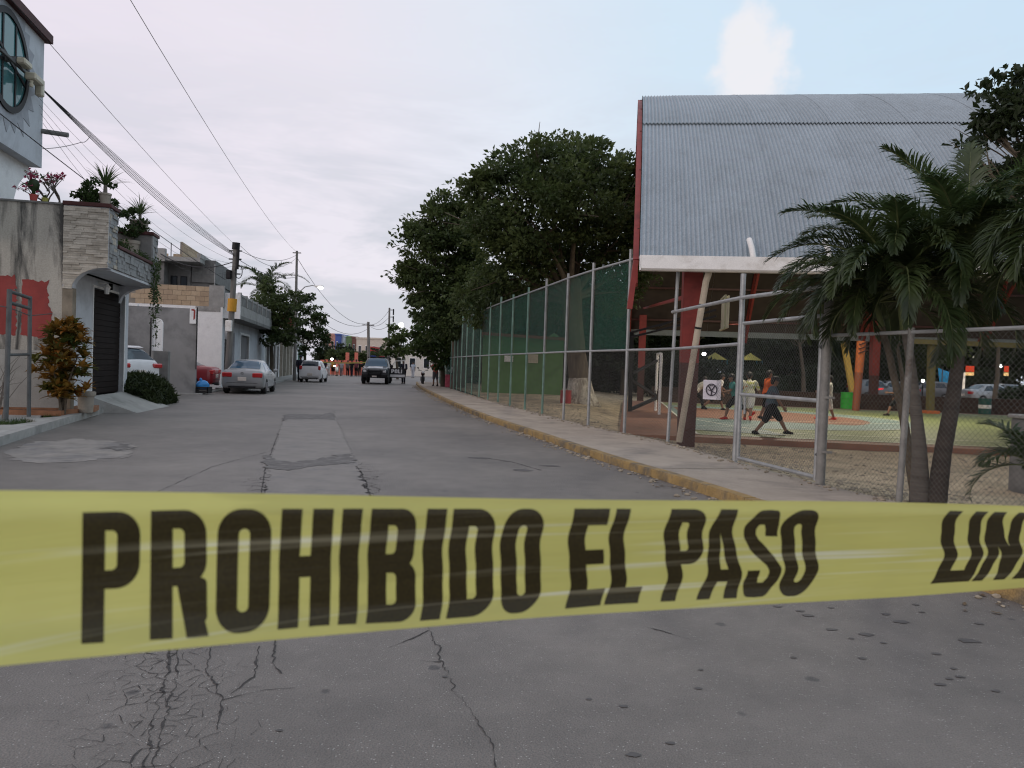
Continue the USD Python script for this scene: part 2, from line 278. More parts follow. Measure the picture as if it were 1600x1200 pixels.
def asphalt_material():
    n = {'g': ('geometry', {}), 'big': ('noise_texture', {'scale': 0.35, 'detail': 6, 'roughness': 0.6}), 'mid': ('noise_texture', {'scale': 3.2, 'detail': 7, 'roughness': 0.68}),
         'bigr': ('map_range', {'from_min': 0.32, 'from_max': 0.68, 'to_min': 0.80, 'to_max': 1.18}), 'midr': ('map_range', {'from_min': 0.3, 'from_max': 0.7, 'to_min': 0.86, 'to_max': 1.14}),
         'grain': ('noise_texture', {'scale': 170, 'detail': 3, 'roughness': 0.7}), 'gr': ('map_range', {'from_min': 0.3, 'from_max': 0.7, 'to_min': 0.55, 'to_max': 1.45}),
         'v': ('voronoi_texture', {'scale': 95, 'feature': 'f1'}), 'vc': ('separate_color', {}), 'vs': ('math', {'math_type': 'less_than', 'value2': 0.30}), 'vr': ('math', {'math_type': 'greater_than', 'value2': 0.93}), 'vm': ('math', {'math_type': 'multiply'}),
         'v2': ('voronoi_texture', {'scale': 2.6, 'feature': 'f1'}), 'v2c': ('separate_color', {}), 'v2n': ('noise_texture', {'scale': 11, 'detail': 3}), 'v2a': ('math', {'math_type': 'multiply_add', 'value2': 0.16, 'value3': -0.08}), 'v2d': ('math', {'math_type': 'add'}),
         'v2s': ('map_range', {'clamp': True, 'from_min': 0.10, 'from_max': 0.055, 'to_min': 0, 'to_max': 1}), 'v2r': ('math', {'math_type': 'greater_than', 'value2': 0.66}), 'v2m': ('math', {'math_type': 'multiply'}), 'v2f': ('math', {'math_type': 'multiply', 'value2': 0.7}),
         'hue': ('mix', {'mix_type': 'mix', 'color1': (0.110, 0.102, 0.095), 'color2': (0.192, 0.172, 0.150)}), 'a': ('math', {'math_type': 'multiply'}), 'b': ('math', {'math_type': 'multiply'}),
         'mul': ('vector_math', {'math_type': 'scale'}), 'st': ('mix', {'mix_type': 'mix', 'color2': (0.40, 0.39, 0.36)}), 'oil': ('mix', {'mix_type': 'mix', 'color2': (0.035, 0.034, 0.035)}),
         'bh': ('math', {'math_type': 'multiply_add', 'value2': 0.6}), 'bump': ('bump', {'strength': 0.9, 'distance': 0.006}), 'p': ('principled_bsdf', {'roughness': 0.58, 'specular_ior_level': 0.5})}
    l = [('g.position', f'{k}.vector') for k in ('big', 'mid', 'grain', 'v', 'v2', 'v2n')]
    l += [('big.fac', 'bigr.value'), ('mid.fac', 'midr.value'), ('grain.fac', 'gr.value'), ('big.fac', 'hue.fac'), ('bigr.result', 'a.value1'), ('midr.result', 'a.value2'), ('a.value', 'b.value1'), ('gr.result', 'b.value2'),
          ('hue.color', 'mul.vector1'), ('b.value', 'mul.scale'), ('v.color', 'vc.color'), ('v.distance', 'vs.value1'), ('vc.r', 'vr.value1'), ('vs.value', 'vm.value1'), ('vr.value', 'vm.value2'), ('vm.value', 'st.fac'), ('mul.vector', 'st.color1'),
          ('v2.color', 'v2c.color'), ('v2n.fac', 'v2a.value1'), ('v2.distance', 'v2d.value1'), ('v2a.value', 'v2d.value2'), ('v2d.value', 'v2s.value'), ('v2c.g', 'v2r.value1'), ('v2s.result', 'v2m.value1'), ('v2r.value', 'v2m.value2'), ('v2m.value', 'v2f.value1'), ('v2f.value', 'oil.fac'), ('st.color', 'oil.color1'),
          ('oil.color', 'p.base_color'), ('grain.fac', 'bh.value1'), ('v.distance', 'bh.value3'), ('bh.value', 'bump.height'), ('bump.normal', 'p.normal')]
    return usdkit.material(stage, '/World/Looks/worn_asphalt', n, l, surface='p.BSDF')
asphalt = asphalt_material()
crack_m = mat('open_crack', (0.050, 0.047, 0.045), rough=0.95, var=0.4, scale=20)
patch_dark = mat('dark_patch_asphalt', (0.088, 0.082, 0.076), rough=0.65, spec=.45, var=0.4, scale=7, fscale=120, fine=0.35, dirt=(.15, .142, .133), dscale=5, dlo=.5, dhi=.62, bump=0.6, bscale=150)
patch_trench = mat('trench_asphalt', (0.172, 0.158, 0.142), rough=0.6, spec=.5, var=0.14, scale=3, fscale=140, fine=0.3, bump=0.6, bscale=160, dirt=(0.12, 0.115, 0.11), dscale=2)
patch_light = mat('cement_smear', (0.24, 0.222, 0.20), rough=0.9, var=0.2, scale=3, fscale=120, fine=0.25, bump=0.4, dirt=(0.17, 0.162, 0.155), dscale=1.6, dlo=0.45, dhi=0.6)
walk_m = mat('sidewalk_concrete', (0.36, 0.315, 0.26), rough=0.92, objvar=.07, var=0.12, scale=1.5, fscale=90, fine=0.2, bump=0.5, bscale=110, dirt=(0.19, 0.175, 0.155), dscale=1.1, dlo=0.5, dhi=0.75)
kerb_m = mat('worn_yellow_kerb', (0.30, 0.205, 0.082), rough=0.8, var=0.2, scale=3, fscale=70, fine=0.25, bump=0.5, dirt=(0.13, 0.11, 0.08), dscale=2.6, dlo=0.45, dhi=0.62)
earth_m = mat('dry_earth', (0.40, 0.325, 0.215), rough=0.97, var=0.25, scale=1.6, fscale=45, fine=0.4, bump=1.0, bscale=40, dirt=(0.25, 0.215, 0.14), dscale=0.9, dlo=0.47, dhi=0.66)
farground = mat('far_ground', (0.13, 0.125, 0.115), rough=0.95, var=0.2, scale=0.3)
solo('ground', box(-700, 700, -60, 1200, -1.2, -0.35), farground, kind='structure')
rd = thing('road', kind='structure')
kx = [tuple(p) for p in KERB+np.array([0.1, 0])]
road_poly = Polygon([(-60, -12), (7, -12)] + kx + [(-5, 64), (60, 66), (60, 125), (-60, 125)])
part(rd, 'asphalt_surface', slab(road_poly, -0.3, 0.0), asphalt)
rng = random.Random(3)
def ragged(pts, amp, step=0.08, seed=0):
    r = random.Random(seed); p = np.array([*pts, pts[0]], float); out = []
    for a, b in zip(p[:-1], p[1:]):
        n = max(1, int(np.linalg.norm(b-a)/step))
        for i in range(n): out.append(a+(b-a)*i/n + np.array([r.gauss(0, amp), r.gauss(0, amp)]))
    return Polygon(out).buffer(0)
def gp(*px): return [tuple(G(x, y)[:2]) for x, y in px]
part(rd, 'trench_patch', flat(ragged(gp((408,800),(585,800),(553,716),(521,646),(446,648),(428,700)), 0.025, seed=1), 0.004), patch_trench)
part(rd, 'cement_patch', flat(ragged(gp((5,712),(25,700),(60,690),(130,686),(200,692),(215,702),(190,716),(110,722),(40,724)), 0.07, 0.12, seed=2), 0.004), patch_light)
part(rd, 'dark_patch', flat(ragged(gp((412,732),(416,712),(428,716),(455,722),(505,716),(545,709),(556,720),(548,724),(500,728),(450,736)), 0.035, seed=3), 0.008), patch_dark)
part(rd, 'dark_patch', flat(ragged(gp((440,657),(447,647),(505,648),(520,643),(522,657),(508,655),(452,655)), 0.05, 0.12, seed=4), 0.008), patch_dark)
part(rd, 'dark_patch', flat(ragged(gp((160,700),(195,694),(205,700),(185,706)), 0.05, seed=5), 0.008), patch_dark)
# cracks: a net of open joints round two rising main cracks, and loose single cracks
def crack_strip(pts, w, r):
    p = np.array(pts, float); d = np.r_[0, np.cumsum(np.linalg.norm(np.diff(p, axis=0), axis=1))]; n = max(3, int(d[-1]/0.012)); s = np.linspace(0, d[-1], n)
    q = np.column_stack([np.interp(s, d, p[:, 0]), np.interp(s, d, p[:, 1])]); ph = r.random()*100
    nz = np.array([[meshkit.noise(np.array([x*18, ph, k*7.0]))-0.5 for k in (0, 1)] for x in s]) + 0.6*np.array([[meshkit.noise(np.array([x*55, ph, k*7.0]))-0.5 for k in (0, 1)] for x in s])
    q += nz*0.03*min(1, 0.35+d[-1])*(np.sin(np.pi*s/d[-1])**.6)[:, None]; t = np.gradient(q, axis=0); t /= np.linalg.norm(t, axis=1, keepdims=True)+1e-9; m = np.column_stack([-t[:, 1], t[:, 0]])
    ww = w*np.clip(np.array([meshkit.noise(np.array([x*14, ph+9, 3.0])) for x in s])*2.2-0.35, 0.30, 2)[:, None]
    ww[0] *= 0.5; ww[-1] *= 0.5
    v = np.vstack([np.column_stack([q+m*ww/2, np.full(n, 0.003)]), np.column_stack([q-m*ww/2, np.full(n, 0.003)])])
    i = np.arange(n-1); return trimesh.Trimesh(v, np.vstack([np.column_stack([i, n+i, n+i+1]), np.column_stack([i, n+i+1, i+1])]), process=False)
from scipy.spatial import Voronoi
def alligator(main, spread, cell, seed, wmax):
    r = np.random.RandomState(seed); rr = random.Random(seed); main = np.array(main); ls = LineString(main); x0, y0, x1, y1 = ls.buffer(spread*1.4).bounds
    n = int((x1-x0)*(y1-y0)/cell**2); vo = Voronoi(np.column_stack([r.uniform(x0, x1, n), r.uniform(y0, y1, n)])); out = []
    for a, b in vo.ridge_vertices:
        if a < 0 or b < 0: continue
        A, B = vo.vertices[a], vo.vertices[b]; d = ls.distance(Point((A+B)/2))
        if np.linalg.norm(A-B) > 0.03 and d < spread*(0.55+0.5*r.rand()): out.append(crack_strip([A, B], wmax*max(0.25, 1-d/spread)*r.uniform(0.5, 1.0), rr))
    out.append(crack_strip(main, wmax*1.5, rr)); out.append(crack_strip(main+np.array([.03, .02]), wmax*1.1, rr)); return out
cr = alligator(gp((265,1010),(262,1060),(245,1110),(238,1150),(225,1195),(215,1240)), 0.42, 0.08, 5, 0.0058)
cr += [crack_strip(gp(*a), w, rng) for a, w in [
    ([(668,978),(684,1010),(690,1040),(715,1085),(740,1120),(765,1155),(775,1200)], 0.0055), ([(670,985),(640,1000),(608,1012)], 0.007), ([(690,1035),(655,1033)], 0.008), ([(430,1000),(426,1035),(440,1053)], 0.008), ([(330,1010),(322,1050),(345,1095),(340,1140)], 0.009),
    ([(405,1010),(395,1060),(360,1085)], 0.008), ([(345,1095),(400,1080),(470,1075)], 0.006), ([(548,716),(565,740),(585,790)], 0.022), ([(521,648),(528,690),(550,716)], 0.02), ([(446,650),(430,690),(414,735),(405,790)], 0.018), ([(760,716),(800,722),(845,735)], 0.03), ([(1010,980),(1080,1000)], 0.006), ([(200,790),(330,730),(440,700)], 0.010)]]
cr += alligator(gp((545,725),(560,745),(570,775)), 0.35, 0.28, 8, 0.03) + alligator(gp((425,745),(412,775)), 0.3, 0.25, 9, 0.03)
part(rd, 'crack', cat(cr), crack_m, kind='stuff')
spots = []
for k, (x, y, w) in enumerate([(1250,955,.05),(1262,962,.07),(1298,984,.06),(1354,992,.09),(1408,972,.10),(1384,960,.06),(1513,1002,.12),(1463,1022,.05),(1430,945,.04),(1330,998,.03),(1500,1058,.04),(1470,1070,.05),(1483,1061,.03),(1490,1045,.03),(1091,1076,.03),(974,1104,.04),(1240,1028,.03),(1095,1047,.02),(990,1180,.05),(1380,1005,.03),(1440,957,.03),(1347,1029,.04),(1214,948,.05),(1298,950,.03),(920,1093,.02),(1530,975,.05),(1556,1080,.04),(1048,1162,.03),(437,1142,.02),(695,1058,.02),(750,716,.2),(815,735,.2),(915,702,.25),(860,728,.18)]):
    g = G(x, y); r = random.Random(k); w = w*0.45 if y > 900 else w*.8
    e = Polygon([(g[0]+w*(1+0.35*r.gauss(0, 1)*0.6)*math.cos(t)*1.0, g[1]+w*0.6*(1+0.3*r.gauss(0, 1)*0.6)*math.sin(t)) for t in np.linspace(0, 2*math.pi, 14)[:-1]]).buffer(0.004); spots.append(flat(e, 0.0035))
spot_m = mat('damp_oil_spot', (0.080, 0.075, 0.072), rough=0.62, var=0.25, scale=8)
part(rd, 'oil_spots', cat(spots), spot_m, kind='stuff')

# sidewalk along the court fence: slabs and painted kerb stones
kp = resample(KERB, 2.4); kpf = resample(KERB, 0.3)
def fence_at(p):                        # the fence point across the sidewalk from a kerb point
    y = p[1]+0.30*(fence_x(p[1])-p[0]); return np.array([fence_x(y)+0.06, y])
sw = thing('sidewalk', kind='structure')
ks = resample(KERB, 0.04)
def inset(p, d):
    t = np.gradient(p, axis=0); t /= np.linalg.norm(t, axis=1, keepdims=True); return p + np.column_stack([t[:, 1], -t[:, 0]])*d
inner = inset(ks, 0.15)
seg = 60
for i in range(0, len(ks)-seg+1, seg):
    a = slice(i, min(i+seg+1, len(ks))); A, B = ks[a][::6], inner[a][::6]
    sh = 0.006*unit(A[-1]-A[0]); A = A.copy(); B = B.copy(); A[0] += sh; B[0] += sh; A[-1] -= sh; B[-1] -= sh
    prof = [(0, -0.05), (0, 0.095), (0.03, 0.122), (0.97, 0.122), (1, -0.05)]; z = 0.004*rng.uniform(-1, 1)
    v, f = [], []
    for j in range(len(A)):
        for t, h in prof: v.append([*(A[j]+(B[j]-A[j])*t), h+z*(h > 0)])
    m = len(prof)
    for j in range(len(A)-1):
        for q in range(m):
            w = (q+1) % m; f.append([j*m+q, (j+1)*m+q, (j+1)*m+w, j*m+w])
    t_ = tm((v, f)); fc = [[0, q+1, q] for q in range(1, m-1)] + [[(len(A)-1)*m, (len(A)-1)*m+q, (len(A)-1)*m+q+1] for q in range(1, m-1)]
    part(sw, 'kerb_stone', trimesh.Trimesh(t_.vertices, np.vstack([np.asarray(t_.faces), fc])[:, ::-1], process=False), kerb_m)
    C, D = inner[a][::12], np.array([fence_at(p) for p in inner[a][::12]])
    g_ = 0.008*unit(C[-1]-C[0]); C = C.copy(); D = D.copy(); C[0] += g_; D[0] += g_; C[-1] -= g_; D[-1] -= g_; zz = 0.118+0.004*rng.uniform(-1, 1)
    poly = Polygon([*map(tuple, C), *map(tuple, D[::-1])])
    part(sw, 'paving_slab', slab(poly, -0.25, zz), walk_m)
# park ground inside the fence
fp = resample(FENCE, 0.8); ts = np.r_[0.02, 0.25, 0.5, 0.8, 1.2, 1.6, 2.2, 3, 4, 5, 6.5, 8, 10, 13, 17, 22, 30, 45, 70, 110]
pv = np.array([[[*(p+CE*t), gz(*(p+CE*t))] for t in ts] for p in fp]); n_, m_ = pv.shape[:2]
i_, j_ = [q.ravel() for q in np.meshgrid(np.arange(n_-1), np.arange(m_-1), indexing='ij')]
solo('park_ground', (pv.reshape(-1, 3), np.stack([i_*m_+j_, i_*m_+j_+1, (i_+1)*m_+j_+1, (i_+1)*m_+j_], 1)), earth_m, kind='structure', smooth=True)
# loose limestone pieces and dead leaves along the fence foot
def scatter(name, meshes, mats, pts, scales, seed, label, rots=None):
    path = _num('/World', name); pi = UsdGeom.PointInstancer.Define(stage, path); r = np.random.RandomState(seed)
    for k, (m, mt) in enumerate(zip(meshes, mats)):
        q = f'{path}/piece_{k:03d}'; usdkit.mesh(stage, q, m, mt); pi.CreatePrototypesRel().AddTarget(q)
    n = len(pts); pi.CreatePositionsAttr(Vt.Vec3fArray.FromNumpy(np.asarray(pts, np.float32))); pi.CreateProtoIndicesAttr(Vt.IntArray.FromNumpy(r.randint(0, len(meshes), n).astype(np.int32)))
    pi.CreateScalesAttr(Vt.Vec3fArray.FromNumpy(np.repeat(np.asarray(scales, np.float32)[:, None], 3, 1)))
    a = r.rand(n)*2*np.pi; pi.CreateOrientationsAttr(Vt.QuathArray([Gf.Quath(float(math.cos(x/2)), 0, 0, float(math.sin(x/2))) for x in a]))
    tag(pi.GetPrim(), label, kind='stuff'); return path
def rock(seed):
    m = trimesh.creation.icosphere(1, 1.0); v = np.array(m.vertices); v *= (0.7+0.6*meshkit.noise(v*1.7+seed*9.1))[:, None]; v[:, 2] *= 0.6; return trimesh.Trimesh(v, m.faces)
stone_m = mat('pale_limestone', (0.40, 0.345, 0.26), rough=0.95, var=0.3, scale=9, island=0.3)
leaf_litter_m = mat('dead_leaf', (0.12, 0.085, 0.05), rough=0.9, var=0.4, scale=12)
r_ = np.random.RandomState(11); pts, sc = [], []
for _ in range(5200):
    y = r_.uniform(4.5, 19) if r_.rand() < 0.85 else r_.uniform(19, 30); t = abs(r_.normal(0, 1.4))+0.08 if r_.rand() < .6 else r_.uniform(0.1, 7); x = fence_x(y)+t
    k, q = (np.array([x, y])-C0) @ CE, (np.array([x, y])-C0) @ CG
    if k > -0.2 and q > -0.2: continue
    pts.append([x, y, gz(x, y)+0.004]); sc.append(0.008+0.035*r_.rand()**3)
scatter('gravel', [rock(1), rock(2), rock(3)], [stone_m]*3, pts, sc, 1, 'pale stones strewn over the earth inside the chain-link fence')
pts, sc = [], []
for _ in range(1500):
    p = ks[r_.randint(60, len(ks)-200)]; o = inset(np.array([p, p+V(-0.25, 1)]), -abs(r_.normal(0, 0.16))-0.02)[0]; pts.append([*o, 0.006]); sc.append(0.012+0.03*r_.rand()**2)
for _ in range(700):
    y = r_.uniform(6, 40); pts.append([fence_x(y)-abs(r_.normal(0, .12)), y, 0.126]); sc.append(0.012+0.03*r_.rand()**2)
leafm = tm((np.array([[-1, 0, 0], [-.3, .45, .18], [.5, .35, .1], [1, 0, .25], [.5, -.35, .05], [-.3, -.45, .1]]), np.array([[0, 5, 1], [1, 5, 4], [1, 4, 2], [2, 4, 3]])))
scatter('leaf_litter', [leafm, rock(5)], [leaf_litter_m, stone_m], pts, sc, 2, 'dead leaves and grit gathered along the yellow kerb and fence foot')

# the sports court under the roof
terra = mat('terracotta_court_paint', (0.225, 0.11, 0.07), rough=0.65, var=0.15, scale=1.6, dirt=(0.17, 0.10, 0.065), dscale=0.7)
green_c = mat('green_court_paint', (0.175, 0.205, 0.085), rough=0.55, var=0.12, scale=1.2, dirt=(0.25, 0.27, 0.13), dscale=0.6)
blue_c = mat('greyblue_court_paint', (0.17, 0.235, 0.215), rough=0.55, var=0.1, scale=1.2)
line_c = mat('white_court_line', (0.62, 0.62, 0.52), rough=0.6, var=0.12)
ct = thing('sports_court', kind='structure')
CL, CD = 34.0, 21.5
part(ct, 'court_slab', slab(Polygon([tuple(court(*a)[:2]) for a in ((0,0),(CL,0),(CL,CD),(0,CD))]), -0.3, 0.0), terra)
def cpoly(pts): return Polygon([tuple(court(*a)[:2]) for a in pts])
part(ct, 'green_floor', flat(cpoly([(1.9,0.75),(CL-1,0.75),(CL-1,CD-0.8),(1.9,CD-0.8)]), 0.004), green_c)
hoop = (3.5, 10.6)
disc = lambda r, a0=-180, a1=180, c=hoop: [(c[0]+r*math.cos(math.radians(t)), c[1]+r*math.sin(math.radians(t))) for t in np.linspace(a0, a1, 60)]
three = [(1.9, hoop[1]-6.75)]+disc(6.75, -88, 88)+[(1.9, hoop[1]+6.75)]
part(ct, 'shooting_zone', flat(cpoly(three), 0.008), blue_c)
part(ct, 'shooting_zone_centre', flat(cpoly([(2.2,hoop[1]-2.4),(5,hoop[1]-3.1)]+disc(5.2, -42, 60)+[(2.2,hoop[1]+5)]), 0.012), terra)
part(ct, 'key_lane', flat(cpoly([(1.9,2.2),(4.2,1.5),(3.4,7.2),(1.9,8.2)]), 0.016), blue_c)
def cline(pts, w=0.07, z=0.020): return flat(LineString([tuple(court(*a)[:2]) for a in pts]).buffer(w/2, cap_style=2), z)
for pts in ([(1.9,0.75),(CL-1,0.75)], [(1.9,2.3),(CL-1,2.3)], [(1.9,0.75),(1.9,CD-0.8)], three, [(1.9,8.2),(4.2,1.5)], [(3.4,7.2),(9.0,hoop[1]-1.8)], disc(1.8, -90, 90, (8.2, hoop[1])), [(16,0.75),(16,CD-0.8)]):
    part(ct, 'court_line', cline(pts), line_c)
# ------------------------------------------------------------------ generators for leaves
def leaf_cards(c, d, size, seed, aspect=0.5, fold=0.18, up=0.3):
    """One folded rhombus per row: centres c, outward directions d, sizes."""
    r = np.random.RandomState(seed); n = len(c); size = np.broadcast_to(size, (n,))*(0.65+0.7*r.rand(n))
    d = d/np.maximum(np.linalg.norm(d, axis=1, keepdims=True), 1e-9); d = d+r.normal(0, 0.45, (n, 3)); d[:, 2] += up*(r.rand(n)-0.6); d /= np.linalg.norm(d, axis=1, keepdims=True)
    nrm = r.normal(0, 0.6, (n, 3)); nrm[:, 2] += 1.0; s = np.cross(d, nrm); s /= np.maximum(np.linalg.norm(s, axis=1, keepdims=True), 1e-9); w = np.cross(s, d)
    L, W = size[:, None], (size*aspect)[:, None]
    v = np.stack([c-d*L*0.5, c+s*W*0.5+w*L*fold*0.5, c+d*L*0.5-w*L*0.1, c-s*W*0.5+w*L*fold*0.5], 1).reshape(-1, 3); b = np.arange(n)[:, None]*4
    return trimesh.Trimesh(v, np.vstack([b+[0, 1, 2], b+[0, 2, 3]]), process=False)
def clumps(centres, radii, per, size, seed, aspect=0.55, squash=0.6, centre=None):
    r = np.random.RandomState(seed); C, D = [], []
    for c, R in zip(centres, radii):
        n = int(per*(0.7+0.6*r.rand())); q = r.normal(0, 1, (n, 3)); q /= np.linalg.norm(q, axis=1, keepdims=True); rad = R*(0.35+0.65*r.rand(n)**0.5)[:, None]
        p = q*rad; p[:, 2] *= squash; C.append(c+p); D.append(q + (0 if centre is None else 0.8*unit(np.asarray(c)-centre)))
    return leaf_cards(np.vstack(C), np.vstack(D), size, seed+1, aspect)
def rosette(base, n, length, width, seed, droop=0.5, up=(20, 85)):
    r = random.Random(seed); out = []
    for i in range(n):
        az = i*2.39996+r.random()*0.4; el = math.radians(r.uniform(*up)); L = length*r.uniform(0.7, 1.1); pts, p, w = [], np.array(base, float), width
        h = V(math.cos(az), math.sin(az), 0); s = V(-math.sin(az), math.cos(az), 0); left, right = [], []
        for k in range(6):
            t = k/5; ww = width*(1-t)**0.7*(0.6+0.8*min(1, t*3))*0.6; left.append(p+s*ww+V(0, 0, ww*.4)); right.append(p-s*ww+V(0, 0, ww*.4)); pts.append(p.copy())
            e = el-droop*t*t*1.9; p = p+(h*math.cos(e)+V(0, 0, math.sin(e)))*L/5
        v = np.array([q for k in range(6) for q in (left[k], pts[k], right[k])]); f = []
        for k in range(5): a = k*3; f += [[a, a+1, a+4], [a, a+4, a+3], [a+1, a+2, a+5], [a+1, a+5, a+4]]
        out.append(trimesh.Trimesh(v, f, process=False))
    return cat(out)
def pot(x, y, z, r, h, taper=0.75, n=18):
    return lathe([(0, 0), (r*taper, 0), (r*0.97, h*0.86), (r*1.06, h*0.86), (r*1.06, h), (r*0.9, h), (r*0.86, h*0.9), (0, h*0.9)], n, (x, y, z))
leaf_dark = leafmat('dark_green_leaf', (0.030, 0.058, 0.018), col2=(0.065, 0.105, 0.03))
leaf_mid = leafmat('mid_green_leaf', (0.045, 0.085, 0.022), col2=(0.09, 0.14, 0.035), clump=2)
leaf_small = leafmat('pot_plant_leaf', (0.05, 0.09, 0.03), col2=(0.11, 0.16, 0.05), clump=3)
pink_m = leafmat('pink_petal', (0.42, 0.06, 0.13), col2=(0.5, 0.12, 0.2), var=0.25)
twig_m = mat('grey_twig', (0.13, 0.115, 0.10), rough=0.9)
terracotta_pot = mat('clay_pot', (0.24, 0.13, 0.08), rough=0.85, var=0.2)
cement_pot = mat('cement_pot', (0.27, 0.24, 0.2), rough=0.9, var=0.2, dirt=(.14, .12, .1))
# ------------------------------------------------------------------ the terrace house, first on the left
plaster_old = mat('weathered_plaster', (0.40, 0.375, 0.325), rough=0.95, var=0.12, scale=1.0, fscale=35, fine=0.12, dirt=(0.075, 0.073, 0.067), dscale=1.25, dlo=0.46, dhi=0.60, stretch=(2.2, 2.2, 0.28), bump=0.4, bscale=30)
plaster_low = mat('low_grey_plaster', (0.33, 0.325, 0.30), rough=0.95, var=0.2, scale=1.2, dirt=(0.14, 0.14, 0.13), dscale=1.6, bump=0.4)
red_old = mat('faded_red_paint', (0.27, 0.050, 0.044), rough=0.85, var=0.16, scale=2, dirt=(0.17, 0.05, 0.045), dscale=1.5)
bluewhite = mat('cool_white_paint', (0.50, 0.52, 0.55), rough=0.75, var=0.06, dirt=(0.36, 0.37, 0.39), dscale=0.8)
upper_m = mat('pale_grey_blue_wall', (0.45, 0.475, 0.505), rough=0.8, var=0.07, scale=0.8, dirt=(0.34, 0.355, 0.375), dscale=0.7)
star_m = mat('grey_star_relief', (0.29, 0.305, 0.33), rough=0.85, var=0.15, scale=4)
split_a = mat('split_stone_light', (0.46, 0.42, 0.355), rough=0.95, var=0.2, scale=5, bump=0.8, bscale=45)
split_b = mat('split_stone_mid', (0.36, 0.325, 0.27), rough=0.95, var=0.2, scale=5, bump=0.8, bscale=45)
split_g = mat('split_stone_grey', (0.24, 0.245, 0.245), rough=0.95, var=0.22, scale=5, bump=0.8, bscale=45)
door_m = mat('dark_wood_door', (0.012, 0.008, 0.007), rough=0.7, var=0.3, scale=4, spec=.1)
glass_t = glassy('teal_window_glass', (0.035, 0.10, 0.105))
glass_d = glassy('dark_window_glass', (0.02, 0.024, 0.028))
H1 = Fr((-9.26, 17.5), math.atan2(0.978, -0.21))
def hit(fr, px, py, a=None, b=None):    # (a, b, z) where the pixel's ray meets a plane of the frame
    d = ray(px, py); o = EYE-fr.o; ax = fr.u if a is not None else fr.n; t = ((a if a is not None else b)-o@ax)/(d@ax); p = o+d*t
    return p@fr.u, p@fr.n, p[2]
h1 = thing('terrace_house', 'white house with stone clad balcony, roof terrace and round star window upstairs', 'house', loc=H1.o)
W = dict(world=True)
part(h1, 'wall', [H1.box(0, 0.22, -7.5, -0.93, 0.9*0-0.1, 4.80), H1.box(0.22, 5.2, -7.5, -7.3, -0.1, 4.0)], plaster_old, label='long weathered side wall with black rain streaks', **W)
part(h1, 'wall', [H1.box(0.22, 2.04, -1.1, -0.9, 0, 3.4), H1.box(4.8, 5.2, -1.1, -0.9, 0, 3.4), H1.box(2.04, 4.8, -1.1, -0.9, 3.15, 3.4), H1.box(5.0, 5.2, -7.3, -1.1, 0, 4.0)], bluewhite, label='cool white street front round the garage door', **W)
part(h1, 'low_plaster_band', H1.box(-0.012, 0, -7.5, -0.93, -0.1, 1.52), plaster_low, **W)
def wallsheet(fr, a, pts, amp, seed, th=0.004, step=0.05):
    q = [hit(fr, x, y, a=a) for x, y in pts]; g = ragged([(b, z) for _, b, z in q], amp, step, seed)
    return cat([fr.ext(s, a-th, a+0.001, 'a') for s in getattr(g, 'geoms', [g])])
part(h1, 'red_paint_patch', wallsheet(H1, 0, [(-120,428),(24,430),(26,470),(25,523),(-120,521)], 0.016, 3), red_old, **W)
part(h1, 'red_paint_patch', wallsheet(H1, 0, [(34,437),(52,436),(60,441),(78,438),(74,446),(76,475),(82,492),(80,500),(76,528),(33,524)], 0.014, 4), red_old, **W)
part(h1, 'terrace_floor', H1.box(0.22, 5.2, -7.3, -0.75, 3.4, 4.0), conc, **W)
part(h1, 'pilaster', H1.box(-0.02, 0.22, -0.93, -0.72, -0.1, 2.95), mat('stained_pilaster', (0.22, 0.185, 0.14), rough=0.95, var=0.3, scale=3), **W)
def arch_z(b): return 2.92+0.52*math.sqrt(max(0, 1-(min(0, b)/0.74)**2))
bs = np.linspace(-0.72, 0, 14)
panel = Polygon([(-0.93, 4.80), (-0.93, 2.93), (-0.74, 2.93)]+[(b, arch_z(b)) for b in bs]+[(0, 4.80)])
bp = part(h1, 'balcony_end_panel', H1.ext(panel, -0.02, 0.2, 'a'), bluewhite, **W)
rs = random.Random(21)
def stone_rows(fr, parent, lo, hi, z0, z1, fixed, axis, mats, hmin=0.045, hmax=0.062, clip=None):
    """Split-face strips, each its own piece; axis 'b': on a plane a = fixed facing the camera side, 'a': on a plane b = fixed facing the street."""
    z = z0
    while z < z1-0.02:
        h = min(rs.uniform(hmin, hmax), z1-z); x = lo-rs.uniform(0, 0.15)
        while x < hi:
            L = rs.uniform(0.14, 0.42); x0, x1 = max(lo, x), min(hi, x+L); x += L
            if x1-x0 < 0.03: continue
            dep = rs.uniform(0.008, 0.045); g = 0.002
            if clip is not None and not clip.contains(sbox(x0, z, x1, z+h)):
                q = clip.intersection(sbox(x0+g, z+g, x1-g, z+h-g))
                if q.area < 4e-4 or q.geom_type != 'Polygon': continue
                m = fr.ext(q, fixed-dep, fixed+0.01, 'a')
            else: m = fr.box(fixed-dep, fixed+0.01, x0+g, x1-g, z+g, z+h-g) if axis == 'b' else fr.box(x0+g, x1-g, fixed-0.01, fixed+dep, z+g, z+h-g)
            part(parent, 'stone', m, rs.choice(mats), **W)
        z += h
stone_rows(H1, bp, -0.93, 0.0, 2.93, 4.79, -0.02, 'b', [split_a, split_a, split_b], clip=panel.buffer(-.004))
part(h1, 'balcony_slab', H1.box(0.2, 4.42, -0.9, 0, 3.40, 3.46), bluewhite, **W)
pp = part(h1, 'balcony_parapet', [H1.box(0.2, 0.6, -0.14, -0.005, 3.46, 4.80), H1.box(0.6, 3.85, -0.14, -0.005, 3.46, 3.98), H1.box(3.85, 4.42, -0.9, -0.005, 3.46, 4.80), H1.box(0.6, 3.85, -0.86, -0.74, 4.0, 4.42)], concd, **W)
